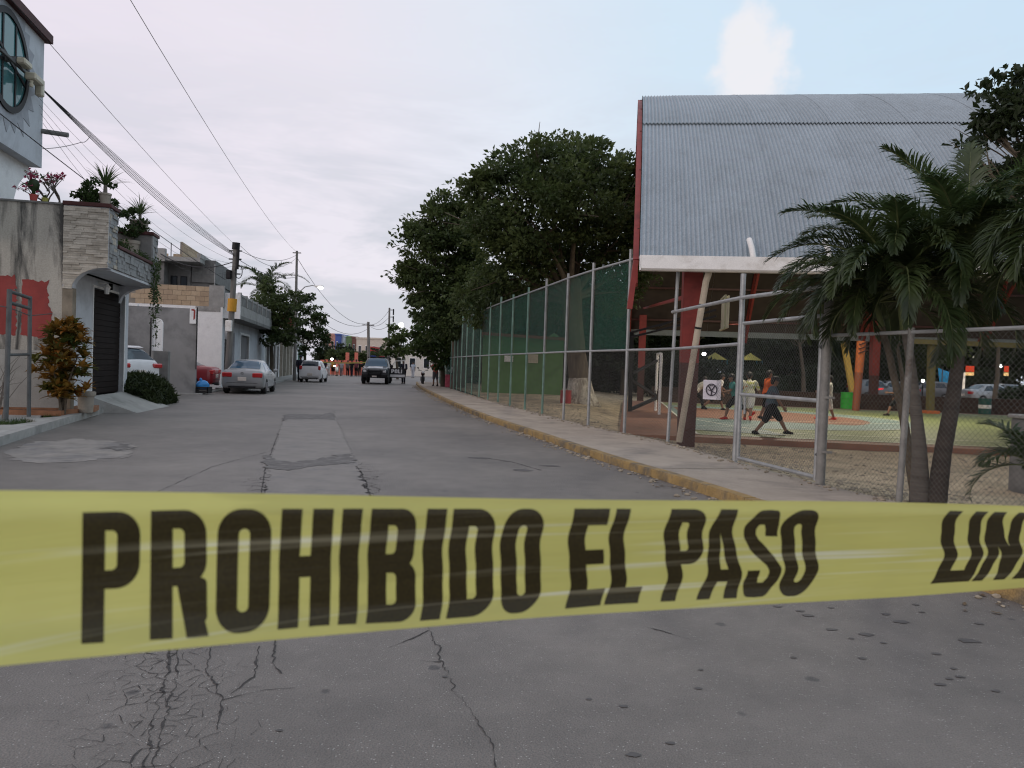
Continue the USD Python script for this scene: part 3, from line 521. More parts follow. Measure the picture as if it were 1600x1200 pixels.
stone_rows(H1, pp, 0.0, 0.6, 3.47, 4.79, -0.005, 'a', [split_g, split_g, split_b], 0.06, 0.09)
stone_rows(H1, pp, 0.6, 3.85, 3.47, 3.97, -0.005, 'a', [split_g], 0.08, 0.10)
stone_rows(H1, pp, 3.85, 4.42, 3.47, 4.79, -0.005, 'a', [split_g], 0.09, 0.12)
part(h1, 'coping', H1.box(-0.08, 0.62, -0.95, 0.06, 4.80, 4.89, .012), maroon, **W)
part(h1, 'coping', H1.box(0.62, 3.83, -0.18, 0.06, 3.98, 4.06, .012), maroon, **W)
part(h1, 'coping', H1.box(0.62, 3.83, -0.90, -0.70, 4.42, 4.49, .012), maroon, **W)
part(h1, 'coping', H1.box(3.80, 4.50, -0.95, 0.06, 4.80, 4.89, .012), maroon, **W)
part(h1, 'coping', H1.box(-0.05, 0.24, -7.5, -0.955, 4.80, 4.84), concd, label='thin grey coping on the weathered wall', **W)
corb = Polygon([(-0.9, 2.9)]+[(b, 2.92+0.48*math.sqrt(max(0, 1-(b/0.9)**2))) for b in np.linspace(-0.9, 0, 14)]+[(-0.005, 3.46), (-0.9, 3.46)])
part(h1, 'corbel', H1.ext(corb, 4.2, 4.42, 'a'), bluewhite, **W)
gd = part(h1, 'garage_door', H1.box(2.04, 4.8, -1.06, -1.03, 0.42, 3.15), door_m, **W)
for k in range(18): part(gd, 'door_slat', H1.box(2.08, 4.76, -1.03, -1.005, 0.45+k*0.149, 0.45+k*0.149+0.137), door_m, **W)
part(h1, 'door_frame', [H1.box(1.98, 2.04, -1.0, -0.885, 0.42, 3.21), H1.box(4.8, 4.86, -1.0, -0.885, 0.42, 3.21), H1.box(2.04, 4.8, -1.0, -0.885, 3.15, 3.21)], white, **W)
wl = part(h1, 'wall_lantern', [H1.box(2.38, 2.44, -0.9, -0.72, 3.28, 3.31), H1.m(lathe([(0.0, 0), (0.05, 0.0), (0.085, 0.17), (0.10, 0.17), (0.03, 0.26), (0, 0.26)], 8, (2.41, -0.70, 3.02)))], whitemetal, **W)
part(h1, 'wall_bracket', [H1.box(3.28, 3.36, -0.9, -0.82, 3.2, 3.37), H1.box(3.24, 3.42, -0.9, -0.87, 3.26, 3.29)], black, **W)
# the set-back upper storey with its round window
BU = -2.18
ua = hit(H1, 67.5, 150, b=BU)[0]; zb_ = hit(H1, 64, 262, b=BU)[2]; za_ = hit(H1, 67, 63, b=BU)[2]; BL = BU-.28
al, zl = hit(H1, 20, 318, b=BL)[0], 4.0; ah, zh = hit(H1, 63, 275, b=BL)[0], hit(H1, 63, 275, b=BL)[2]
part(h1, 'lower_arch_wall', H1.ext(Polygon([(-5, 4.0), (al, 4.0), (al, 4.75)]+[(al+(ah-al)*(1-math.cos(t)), 4.75+(zh-4.75)*math.sin(t)) for t in np.linspace(0.05, math.pi/2, 16)]+[(ua, zh), (ua, zb_), (-5, zb_)]), BL-.3, BL, 'b'), white, **W)
part(h1, 'upper_wall', H1.box(-5, ua, -9, BU, zb_, za_), upper_m, **W)
part(h1, 'roof_edge', H1.box(-5, ua+.12, -9, BU+0.16, za_, za_+.2), maroon, **W)
part(h1, 'spout', H1.m(tube([(ua-.05, BU-0.1, 6.95), (ua-.05, BU+0.6, 6.9)], 0.06, 10)), concd, **W)
wc = (0.12, 7.92); wr = 1.12
ring = lambda r, n=40: [(wc[0]+r*0.97*math.cos(t), wc[1]+r*math.sin(t)) for t in np.linspace(0, 2*math.pi, n+1)[:-1]]
rw = part(h1, 'round_window', H1.ext(Polygon(ring(wr), [ring(wr-0.14)]), BU-0.05, BU+0.05, 'b'), black, **W)
part(rw, 'pane', H1.ext(Polygon(ring(wr-0.13)), BU-0.05, BU+0.015, 'b'), glass_t, **W)
for (p, q) in (((-1, .42), (1, -.30)), ((-1, -.30), (1, .42)), ((-.30, -1), (-.30, 1)), ((.36, -1), (.36, 1))):
    a0, a1 = [wc[0]+s*wr*0.9 for s in (p[0], q[0])], [wc[1]+s*wr*0.9 for s in (p[1], q[1])]
    ls = LineString([(a0[0], a1[0]), (a0[1], a1[1])]).intersection(Polygon(ring(wr-0.13))).buffer(0.035, cap_style=2); part(rw, 'glazing_bar', H1.ext(ls, BU+0.012, BU+0.035, 'b'), black, **W)
sp = []
for k in range(44):
    t = k*2*math.pi/44; r = (wr+0.42+0.16*((k*7) % 5)/4) if k % 2 else wr+0.2; sp.append((wc[0]+r*math.cos(t), wc[1]+r*math.sin(t)))
part(h1, 'star_relief', H1.ext(Polygon(sp, [ring(wr+0.003)]), BU-0.01, BU+0.012, 'b'), star_m, **W)
# cable bracket in front of the round window
cb = thing('cable_bracket', 'beige cable bracket fixed in front of the round star window', 'bracket', loc=H1.pt(0.9, BU, 7.7))
cream_m = mat('cream_plastic', (0.42, 0.39, 0.30), rough=0.5, var=0.15)
part(cb, 'arm', H1.box(-0.6, 1.3, BU+0.10, BU+0.17, 7.86, 7.93, .01), steelgrey, **W); part(cb, 'support', H1.box(-0.1, 0.0, BU, BU+0.1, 7.84, 7.95), steelgrey, **W)
part(cb, 'junction_box', H1.box(0.55, 1.05, BU+0.17, BU+0.42, 7.70, 7.86, .03), cream_m, **W); part(cb, 'junction_box', H1.box(0.1, 0.5, BU+0.17, BU+0.37, 7.88, 8.02, .03), cream_m, **W)
part(cb, 'cable_clamp', H1.box(1.15, 1.32, BU+0.17, BU+0.34, 7.52, 7.93, .03), cream_m, **W); part(cb, 'insulator', H1.m(lathe([(0, 0), (.04, 0), (.055, .06), (.03, .09), (.05, .14), (0, .16)], 10, (0.62, BU+0.3, 7.54))), cream_m, **W)

# pavement in front of the terrace house
pv = thing('house_pavement', kind='structure')
pav_m = mat('pale_pavement', (0.34, 0.335, 0.315), rough=0.92, var=0.15, scale=1.3, bump=0.4, dirt=(0.2, 0.2, 0.185), dscale=1.0)
slots = [Polygon(gp((62,663),(97,660),(85,655),(66,656))), Polygon(gp((92,652),(118,651),(108,646),(90,646))), Polygon(gp((-60,676),(20,675),(58,669),(40,664),(-60,668)))]
pvp = Polygon(gp((-200,760),(0,693),(40,680),(100,661),(160,643))+[tuple(H1.pt(2.0, -0.9, 0)[:2]), tuple(H1.pt(0.2, -0.9, 0)[:2]), tuple(H1.pt(0.0, -0.95, 0)[:2]), tuple(H1.pt(0.0, -9, 0)[:2])])
for s in slots: pvp = pvp.difference(s)
part(pv, 'pavement_slab', slab(pvp, -0.3, 0.135), pav_m)
part(pv, 'planted_soil', flat(union_all(slots), 0.06), mat('dark_soil', (0.05, 0.045, 0.03), rough=1.0, var=0.3, scale=9))
kl = np.array(gp((-200,762),(0,694),(40,681),(100,662),(160,644)))
part(pv, 'kerb', slab(LineString(kl).buffer(0.09, cap_style=2), -0.2, 0.15), conc)
rp = [H1.pt(1.9, -0.9, 0.42), H1.pt(4.9, -0.9, 0.42), H1.pt(5.3, 0.25, 0.012), H1.pt(2.1, 0.15, 0.012)]
rv = np.array([*rp, *[p*V(1, 1, 0)-V(0, 0, .3) for p in rp]])
part(pv, 'ramp', trimesh.Trimesh(rv, [[0,2,1],[0,3,2],[0,1,5],[0,5,4],[1,2,6],[1,6,5],[2,3,7],[2,7,6],[3,0,4],[3,4,7]], process=False), pav_m)
brick_m = mat('orange_bed_edge', (0.25, 0.12, 0.065), rough=0.9, var=0.25, scale=5)
bed = thing('planting_bed', 'low orange edged planting bed at the foot of the bush', 'planting bed', loc=(*G(110, 640, .2)[:2], 0.135))
bpz = Polygon([tuple(H1.pt(a, b, 0)[:2]) for a, b in ((-0.95,-2.1),(-0.95,-0.6),(0.5,-0.35),(1.3,-0.5),(1.3,-0.88),(-0.03,-0.97),(-0.03,-2.1))])
part(bed, 'edging', slab(bpz.difference(bpz.buffer(-0.12)), 0.13, 0.24), brick_m, world=True); part(bed, 'soil', slab(bpz.buffer(-0.12), 0.13, 0.2), mat('bed_soil', (0.10, 0.062, 0.04), rough=1, var=.3, scale=9), world=True)
# grass in the pavement slots
def tufts(poly, n, h, seed, z=0.06):
    r = np.random.RandomState(seed); x0, y0, x1, y1 = poly.bounds; c = []
    while len(c) < n:
        p = (r.uniform(x0, x1), r.uniform(y0, y1))
        if poly.contains(Point(p)): c.append((*p, z))
    c = np.array(c); d = np.column_stack([r.normal(0, .35, n), r.normal(0, .35, n), np.ones(n)]); hh = h*(0.5+r.rand(n)); s = np.column_stack([r.normal(0, 1, (n, 2)), np.zeros(n)]); s /= np.linalg.norm(s, axis=1, keepdims=True); w = 0.006
    v = np.stack([c-s*w, c+s*w, c+d*hh[:, None]], 1).reshape(-1, 3); return trimesh.Trimesh(v, np.arange(3*n).reshape(-1, 3), process=False)
solo('slot_grass', cat([tufts(s.buffer(-0.03), n, 0.10, k) for k, (s, n) in enumerate(zip(slots, (300, 200, 900)))]), leaf_mid, 'grass growing in the dark slots of the pavement', 'grass', kind='stuff')

# ------------------------------------------------------------------ plants and pots on and by the terrace house
def potted(name, label, a, b, z, r, h, potmat, group=None, catg='potted plant'):
    t = thing(name, label, catg, loc=H1.pt(a, b, z), group=group); c = H1.pt(a, b, z); part(t, 'pot', pot(c[0], c[1], c[2], r, h), potmat, smooth=40, world=True); return t, c+V(0, 0, h*0.9)
def at_h1(px, py, b): a, b, z = hit(H1, px, py, b=b); return a, z
a_, z_ = at_h1(90, 318, -1.3); t, c = potted('desert_rose', 'bare branched shrub with pink flowers on the roof terrace edge', a_, -1.3, 4.0, 0.32, 0.72, terracotta_pot)
rr = random.Random(5); tw, tips = [], []
def branch(p, d, L, r, lev):
    q = p+d*L; mid = (p+q)/2+V(rr.gauss(0, .05), rr.gauss(0, .05), 0)*L; tw.append(tube([p, mid, q], [r, r*.85, r*.7], 6))
    if lev == 0: tips.append(q); return
    for k in range(3 if lev > 1 else 2):
        dd = unit(d+V(rr.gauss(0, .62), rr.gauss(0, .62), rr.uniform(-0.1, .35))); branch(q, dd, L*rr.uniform(.6, .85), r*.62, lev-1)
for k in range(3): branch(c-V(0,0,.05), unit(V(rr.gauss(0, .55), rr.gauss(0, .4), 1)), 0.40, 0.032, 3)
tips = np.array(tips)
part(t, 'stem', cat(tw), twig_m, smooth=True, world=True); sel = tips[::4]
part(t, 'flowers', clumps(sel, [0.09]*len(sel), 7, 0.085, 3, aspect=0.8, squash=1), pink_m, world=True); part(t, 'leaves', clumps(tips[1::3], [0.10]*len(tips[1::3]), 5, 0.09, 4, aspect=0.35, squash=1), leaf_small, world=True)
for px, py, hgt, wid, lab, nm in [(148, 318, 0.62, 0.40, 'leafy dark green pot plant between pink shrub and spiky plant on terrace', 'leafy_pot_plant'), (208, 362, 0.66, 0.42, 'tall dark leafy plant behind the cracked pot on balcony corner', 'leafy_pot_plant'), (130, 322, 0.34, 0.3, 'low bushy pot plant under the pink flowered shrub on terrace', 'leafy_pot_plant')]:
    b_ = -0.55 if px < 180 else -0.5; a_, z_ = at_h1(px, py, b_)
    if px > 180: a_ = 3.75
    else: a_ = max(0.3, a_)
    t, c = potted(nm, lab, a_, b_, 4.0 if px < 180 else 3.98, 0.22, 0.62, cement_pot); r2 = np.random.RandomState(px)
    n = 26; cc = c+V(0, 0, .18)+np.column_stack([r2.normal(0, wid*.42, n), r2.normal(0, wid*.42, n), np.abs(r2.normal(0.28, hgt*.42, n))])
    part(t, 'leaves', clumps(cc, [0.13]*n, 26, 0.11, px, centre=c), leaf_dark, world=True)
    part(t, 'stem', [tube([c, (c+q)/2+V(0, 0, .05), q], .008, 5) for q in cc[:7]], twig_m, world=True)
for a_, b_, z_, r, h, L, lab in [(0.36, -0.05, 4.89, 0.13, 0.30, 0.62, 'spiky plant in tan pot on the stone balcony corner'), (4.2, -0.25, 4.89, 0.23, 0.34, 0.62, 'spiky plant in wide brown pot at the far balcony corner')]:
    t, c = potted('spiky_pot_plant', lab, a_, b_-0.15, z_, r, h, cement_pot); part(t, 'stem', tube([c-V(0, 0, .02), c+V(0, 0, .22)], [.05, .04], 8), twig_m, world=True)
    part(t, 'leaves', rosette(c+V(0, 0, .2), 46, L, 0.028, int(a_*10), droop=0.35), leaf_small, world=True)
t, c = potted('small_red_pot', 'small red pot with a dark round cactus on the weathered wall', -0.0+0.11, hit(H1, 52, 318, a=0.1)[1], 4.84, 0.085, 0.16, mat('red_pot', (0.36, 0.06, 0.05), rough=0.6))
part(t, 'cactus', lathe([(0, 0), (.04, 0), (.035, .09), (.10, .15), (.12, .25), (.08, .34), (0, .37)], 14, tuple(c)), leaf_dark, smooth=True, world=True)
part(t, 'flower', clumps([c+V(0, 0, .46)], [0.1], 24, 0.08, 9, aspect=.8, squash=1), pink_m, world=True)
t, c = potted('small_yellow_pot', 'small yellow green pot beside the red pot on the weathered wall', 0.11, hit(H1, 70, 318, a=0.1)[1], 4.84, 0.07, 0.10, mat('yellow_pot', (0.34, 0.33, 0.08), rough=0.6)); part(t, 'leaves', rosette(c, 16, 0.12, 0.02, 3), leaf_small, world=True)
# trailing plants in the balcony trough, and the long vine at its end
r2 = np.random.RandomState(8); n = 60
cc = np.array([H1.pt(r2.uniform(0.7, 3.8), r2.uniform(-0.66, -0.1), 4.02+abs(r2.normal(0.04, .10))) for _ in range(n)])
tp = thing('trough_plants', 'grassy plants spilling from the trough along the stone balcony', 'plants', loc=H1.pt(2.2, -0.4, 4.0)); part(tp, 'leaves', clumps(cc, [0.16]*n, 22, 0.10, 8, aspect=.3), leaf_mid, world=True)
vn = thing('hanging_vine', 'long thin vine hanging from the far end of the stone balcony', 'vine', loc=H1.pt(4.2, 0.08, 4.0)); vc = []
r2 = np.random.RandomState(9)
for k in range(4):
    L = [1.0, 1.7, 2.3, 1.3][k]; q = H1.pt(3.75+0.16*k, 0.09, 4.08); zs = np.linspace(0, L, 12); pl = np.array([q+V(0.05*math.sin(z*3+k), 0.04*math.cos(z*4+k), -z) for z in zs]); part(vn, 'stem', tube(pl, .007, 5), twig_m, world=True); vc += list(pl[np.r_[0:12]])
part(vn, 'leaves', clumps(vc, [0.12]*len(vc), 13, 0.085, 9, squash=1), leaf_small, world=True)

# ------------------------------------------------------------------ croton bush, planter pots, hedge, pipe frame
cro = leafmat('croton_leaf', (0.16, 0.15, 0.035), col2=(0.50, 0.23, 0.04), var=0.5, trans=0.2, clump=3.0); cro2 = leafmat('croton_orange_leaf', (0.42, 0.15, 0.03), col2=(0.44, 0.27, 0.05), var=0.4, clump=3.0); cro3 = leafmat('croton_green_leaf', (0.08, 0.11, 0.025), col2=(0.26, 0.25, 0.045), var=0.4)
cb0 = P(97, 640, 16.6); cb0[2] = 0.16
cr_ = thing('croton_bush', 'bushy croton with orange, yellow and dark green leaves before the red wall', 'bush', loc=cb0)
r2 = np.random.RandomState(4); N = 140
for k in range(N):
    z = r2.uniform(.34, 1.98); w_ = float(np.interp(z, [0.3, 0.6, 0.9, 1.3, 1.75, 2.1], [.26, .44, .56, .50, .34, .12]))*r2.uniform(.72, 1.22); an = r2.rand()*2*np.pi; rad = w_*math.sqrt(r2.rand())
    c = cb0+V(rad*math.cos(an)+.06*math.sin(z*5), rad*math.sin(an), z); q = rosette(c, int(r2.randint(9, 14)), r2.uniform(.20, .33), r2.uniform(.06, .095), 400+k, droop=.55, up=(-5, 75))
    part(cr_, 'leaf_shoot', q, (cro, cro2, cro3, cro)[int(r2.randint(0, 4))], world=True)
part(cr_, 'stem', [tube([cb0+V(.05*math.cos(k), .05*math.sin(k), 0), cb0+V(.10*math.cos(k*2.1), .1*math.sin(k*2.1), .6), cb0+V(.32*math.cos(k*2.1), .3*math.sin(k*2.1), 1.3)], [.03, .022, .012], 6) for k in range(6)], bark, world=True)
q = P(134, 634, 17.3)
t = thing('cement_planter', 'round grey cement planter beside the croton bush and garage ramp', 'planter', loc=(q[0], q[1], 0.16)); part(t, 'pot', lathe([(0, 0), (.15, 0), (.17, .36), (.195, .37), (.195, .47), (.165, .47), (.16, .4), (0, .4)], 20, (q[0], q[1], .16)), cement_pot, smooth=40, world=True); part(t, 'rim', lathe([(.17, .40), (.203, .40), (.203, .46), (.17, .46), (.17, .40)], 20, (q[0], q[1], .16)), cement_pot, world=True)
hd = leafmat('hedge_grass_leaf', (0.035, 0.055, 0.02), col2=(0.085, 0.115, 0.04), var=0.45, clump=4)
def hedge():
    o = V(-11.25, 22.9, 0); u = unit(V(-0.21, 0.978, 0)); n = V(u[1], -u[0], 0); r = np.random.RandomState(6); N = 8500
    a, b = r.uniform(-.9, 1.6, N), r.uniform(-.95, .85, N); sc = np.sqrt(np.clip(1-((a-.35)/1.4)**2*.8-(b/.85)**2*.6, 0.05, 1)); z = r.uniform(0, 1.0, N)**.75*sc*1.32
    c = o+a[:, None]*u+b[:, None]*n+np.column_stack([0*z, 0*z, z*0.72]); d = np.column_stack([r.normal(0, .5, (N, 2)), np.ones(N)])
    return cat(leaf_cards(c, d, 0.30, 6, aspect=.085, up=.2)), o
hm, ho = hedge(); t = thing('hedge_clump', 'dark green grassy hedge clump at the roadside below the white car', 'hedge', loc=ho); part(t, 'leaves', hm, hd, world=True)
part(t, 'stem', [tube([ho+V(.1*k-.5, .12*k-.3, 0), ho+V(.12*k-.55, .13*k-.3, .45)], .012, 5) for k in range(9)], twig_m, world=True)
pf = thing('pipe_frame', 'grey steel pipe frame standing on the pavement before the red wall', 'frame', loc=(*P(28, 655, 15.2)[:2], 0.135))
A0, A1 = P(9, 655, 15.0), P(45, 645, 15.9); A0[2] = A1[2] = 0.13
T0, T1 = P(15, 452, 15.0), P(47, 463, 15.9)
def lerp(a, b, t): return a+(b-a)*t
part(pf, 'post', tube([A0, T0], 0.048, 10), steelgrey, smooth=40, world=True); part(pf, 'post', tube([A1, T1], 0.04, 10), steelgrey, smooth=40, world=True)
for t0 in (0.985, 0.90): part(pf, 'rail', tube([lerp(A0, T0, t0), lerp(A1, T1, t0)], 0.035, 10), steelgrey, smooth=40, world=True)
part(pf, 'rail', tube([lerp(A0, T0, .50), lerp(A1, T1, .52)], 0.028, 8), steelgrey, world=True)
part(pf, 'wire', [tube([P(-90, 462, 14.0), lerp(A0, T0, .86), lerp(A1, T1, .84), P(82, 490, 17.3)], 0.010, 5)], steelgrey, world=True)
tw = []; rr = random.Random(2)
for k in range(16):
    p0 = P(rr.uniform(-20, 12), rr.uniform(585, 640), 15.3); p1 = p0+V(rr.uniform(-.2, .6), rr.uniform(-.2, .2), rr.uniform(.1, .75)); tw.append(tube([p0-V(0.1, 0, .55), p0, (p0+p1)/2+V(rr.gauss(0, .06), 0, .05), p1], [.012, .009, .006, .003], 5))
tw = thing('dry_twigs', 'bare dry twigs leaning against the grey pipe frame', 'twigs', loc=P(0, 650, 15.2)) and cat(tw); part('/World/dry_twigs', 'twigs', tw, twig_m, world=True, kind='stuff')
# ------------------------------------------------------------------ carport wall, concrete house and white corner house
UA = math.atan2(0.982, -0.19)
H2 = Fr((-12.58, 30.5), UA); H3 = Fr((-13.65, 36.0), UA)
raw_wall = mat('raw_grey_render', (0.24, 0.238, 0.235), rough=0.95, var=0.14, scale=0.8, dirt=(0.15, 0.15, 0.15), dscale=0.7, dlo=0.46, dhi=0.62, bump=0.3)
block_m = [mat(f'tan_block_{c}', col, rough=0.95, var=0.12, scale=5, bump=0.5, bscale=50) for c, col in zip('abc', ((0.40, 0.30, 0.20), (0.36, 0.27, 0.185), (0.43, 0.33, 0.225)))]
mortar_m = mat('grey_mortar', (0.24, 0.215, 0.18), rough=0.95)
def at(fr, px, py, **k): return hit(fr, px, py, **k)
gw = thing('grey_yard_wall', 'raw grey rendered yard wall with a pale top edge behind the white car', 'wall', loc=H2.o)
part(gw, 'wall', H2.box(0, 0.2, -7, 0, -0.1, 3.40), raw_wall, world=True); part(gw, 'top_edge', H2.box(-0.01, 0.21, -7, -2.2, 3.40, 3.47), white, world=True)
sg = thing('wall_banner', 'small white and red banner hung at the end of the grey yard wall', 'banner', loc=H2.pt(-0.03, -0.1, 2.8))
part(sg, 'cloth', H2.box(-0.05, -0.035, -0.26, -0.02, 2.80, 3.42), white, world=True)
part(sg, 'red_stripe', H2.ext(Polygon([(-0.12, 2.95), (-0.06, 3.0), (-0.05, 3.32), (-0.10, 3.38), (-0.2, 3.37), (-0.2, 3.32), (-0.11, 3.3)]), -0.06, -0.05, 'a'), red_old, world=True)
part(sg, 'pole', tube([H2.pt(-0.04, 0.02, 1.0), H2.pt(-0.04, 0.02, 3.45)], 0.02, 6), black, world=True)
mp_ = P(250, 590, 27.3); MF = Fr(mp_, UA)
mt = thing('meter_pillar', 'dark grey meter pillar carrying a round topped white board beside the white car', 'pillar', loc=(mp_[0], mp_[1], 0))
part(mt, 'pillar', MF.box(0, 0.3, -0.24, 0.26, 0, 1.66, .015), concd, world=True)
part(mt, 'board', MF.ext(Polygon([(-0.30, 1.66), (0.05, 1.66)]+[(-0.125+0.175*math.cos(t), 2.62+0.19*math.sin(t)) for t in np.linspace(0, math.pi, 12)]), 0.02, 0.1, 'a'), white, world=True)
part(mt, 'post', tube([MF.pt(-0.02, -0.34, 0), MF.pt(-0.02, -0.34, 2.8)], 0.025, 8), black, world=True)
h2 = thing('concrete_house', 'unfinished grey concrete upper house with stepped balcony above the yard wall', 'house', loc=H2.pt(5, -3, 0)); W = dict(world=True)
HC = Fr(P(240, 447, 36.5)*V(1, 1, 0), UA)   # its near left corner
part(h2, 'wall', [HC.box(0, 7.5, -3, 0.45, 3.2, 6.0), HC.box(0.0, 7.5, 0.45, 1.5, 3.2, 3.4)], concd, **W)
part(h2, 'wall', HC.box(0.9, 7.5, 0.45, 1.45, 3.4, 6.0), concd, **W)
for b0, b1, z0, z1 in ((0.55, 0.85, 3.6, 5.4), (1.0, 1.3, 3.6, 5.4)):
    w_ = part(h2, 'window', HC.box(0.86, 0.90, b0, b1, z0, z1), black, **W); part(w_, 'pane', HC.box(0.845, 0.865, b0+.03, b1-.03, z0+.04, z1-.04), glass_d, **W)
for a0, a1 in ((1.4, 2.6), (3.6, 4.8)):
    w_ = part(h2, 'window', HC.box(a0, a1, 1.45, 1.47, 3.7, 5.2), black, **W); part(w_, 'pane', HC.box(a0+.06, a1-.06, 1.465, 1.485, 3.76, 5.14), glass_d, **W)
part(h2, 'roof_slab', HC.box(-0.25, 7.8, -3.1, 2.1, 6.0, 6.2), conc, **W)
part(h2, 'roof_edge', [HC.box(-0.3, 0.0, 0.1, 0.55, 5.95, 6.55), HC.box(-0.2, 7.8, 1.95, 2.12, 6.2, 6.42)], conc, **W)
part(h2, 'balcony', [HC.box(1.0, 6.5, 1.45, 2.55, 4.95, 5.15), HC.box(1.0, 6.5, 2.42, 2.6, 5.15, 6.25), HC.box(0.9, 1.05, 1.5, 2.6, 5.15, 6.25)], concd, **W)
part(h2, 'stepped_bracket', HC.ext(Polygon([(1.45, 3.4), (1.75, 3.4), (1.75, 3.75), (1.95, 3.75), (1.95, 4.15), (2.15, 4.15), (2.15, 4.55), (2.4, 4.55), (2.4, 4.95), (1.45, 4.95)]), 1.2, 1.45, 'a'), concd, **W)
bpar = part(h2, 'block_parapet', HC.box(0.4, 5.5, 1.05, 1.15, 6.2, 7.0), mortar_m, **W)
for r in range(4):
    for k in range(13):
        a0 = 0.4+k*0.4-(0.2 if r % 2 else 0); a1 = a0+0.385
        if a1 > 5.5: continue
        part(bpar, 'block', HC.box(max(0.4, a0), a1, 1.15, 1.158+0.004*rr.random(), 6.2+r*0.2, 6.385+r*0.2), block_m[rr.randrange(3)], **W)
for b0 in (0.15, .75): part(bpar, 'block', HC.box(0.385, 0.4, b0, b0+.38, 6.2, 6.4), block_m[0], **W)
part(h2, 'antenna', tube([HC.pt(0.6, 0.6, 6.2), HC.pt(0.6, 0.6, 6.95)], 0.02, 6), black, **W)
# white corner house
h3 = thing('white_corner_house', 'white house with bare tan blocks on its side wall and a concrete balcony', 'house', loc=H3.o)
part(h3, 'wall', [H3.box(0, 0.2, -4.2, 0, -0.1, 3.86), H3.box(0.2, 15.5, -6, -5.8, 0, 3.8)], white, label='blank white side wall facing the camera', **W)
a_d = [hit(H3, x, 560, b=0)[0] for x in (346, 358, 366, 375, 388, 397, 412)]
part(h3, 'wall', [H3.box(0.2, 0.7, -0.2, 0, 0, 3.3), H3.box(a_d[2], a_d[3], -0.2, 0, 0, 3.3), H3.box(a_d[4], 15.6, -0.2, 0, 0, 3.3), H3.box(a_d[3], a_d[4], -0.2, 0, 2.75, 3.3), H3.box(0.7, a_d[2], -0.2, 0, 2.8, 3.3), H3.box(0.7, a_d[2], -2.4, -2.2, 0, 3.3)], bluewhite, label='street front with two openings', **W)
g_ = part(h3, 'gate', [H3.box(0.75, a_d[2]-.05, -0.14, -0.10, z, z+.05) for z in (0.15, 1.2, 2.3)], black, **W)
for k in range(11): part(g_, 'gate_bar', H3.box(0.8+k*(a_d[2]-.9)/10, 0.83+k*(a_d[2]-.9)/10, -0.13, -0.10, 0.1, 2.4), black, **W)
d_ = part(h3, 'door', H3.box(a_d[3], a_d[4], -0.16, -0.12, 0.1, 2.75), mat('grey_metal_door', (0.13, 0.13, 0.135), rough=.5), **W); part(d_, 'frame', [H3.box(a_d[3]-.12, a_d[3], -.1, .03, .1, 2.87), H3.box(a_d[4], a_d[4]+.12, -.1, .03, .1, 2.87), H3.box(a_d[3], a_d[4], -.1, .03, 2.75, 2.87)], white, **W)
part(h3, 'roof', H3.box(0.2, 15.6, -5.8, 0, 3.3, 3.5), conc, **W)
part(h3, 'balcony_floor', H3.box(0.3, 15.7, 0.0, 0.75, 3.35, 3.52), concd, **W)
bal = part(h3, 'balcony_front', H3.box(0.3, 15.7, 0.62, 0.74, 3.52, 4.0), conc, **W)
for k in range(8): part(bal, 'baluster_panel', H3.box(0.5+k*1.92, 2.25+k*1.92, 0.66, 0.72, 4.02, 4.42), concd, **W); part(bal, 'balcony_post', H3.box(0.3+k*1.92, 0.48+k*1.92, 0.6, 0.77, 4.0, 4.6), conc, **W)
part(bal, 'handrail', H3.box(0.3, 15.7, 0.63, 0.73, 4.44, 4.54), conc, **W)
part(h3, 'balcony_end', H3.box(0.2, 0.3, 0.0, 0.75, 3.35, 4.55), white, **W)
wb = part(h3, 'block_wall', H3.box(0.02, 0.18, -4.2, -0.62, 3.86, 4.78), mortar_m, **W)
for r in range(4):
    for k in range(10):
        b1 = -0.62-k*0.4+(0.2 if r % 2 else 0); b0 = b1-0.388; b1 = min(b1, -0.62)
        if b0 < -4.2: continue
        part(wb, 'block', H3.box(0.0-0.008*rr.random(), 0.02, b0, b1, 3.865+r*0.23, 3.865+r*0.23+0.216), block_m[rr.randrange(3)], **W)
part(h3, 'parapet_patch', H3.box(-0.01, 0.2, -0.62, 0.05, 3.86, 4.85), conc, **W)
part(h3, 'wall_niche_patch', H3.box(-0.012, 0, -1.2, -0.1, 3.62, 3.86), conc, **W)
for k, (b0, h) in enumerate(((-1.75, .22), (-.75, .26), (-3.7, .35))): part(h3, 'roof_jug', H3.m(lathe([(0, 0), (.14, 0), (.16, h*.6), (.05, h*.85), (.05, h), (0, h)], 12, (0.6, b0, 4.4 if k < 2 else 4.6))), rubber, **W)
part(h3, 'antenna', [tube([H3.pt(.6, -.5, 3.5), H3.pt(.6, -.5, 5.9)], .02, 6)] , galv, **W)
st = thing('street_pavement', kind='structure')
part(st, 'pavement_slab', [H3.box(-1.2, 46, -0.02, 1.25, -0.2, 0.12), H3.box(-6.0, -1.2, -4.5, 0.3, -0.2, 0.05)], conc, **W)
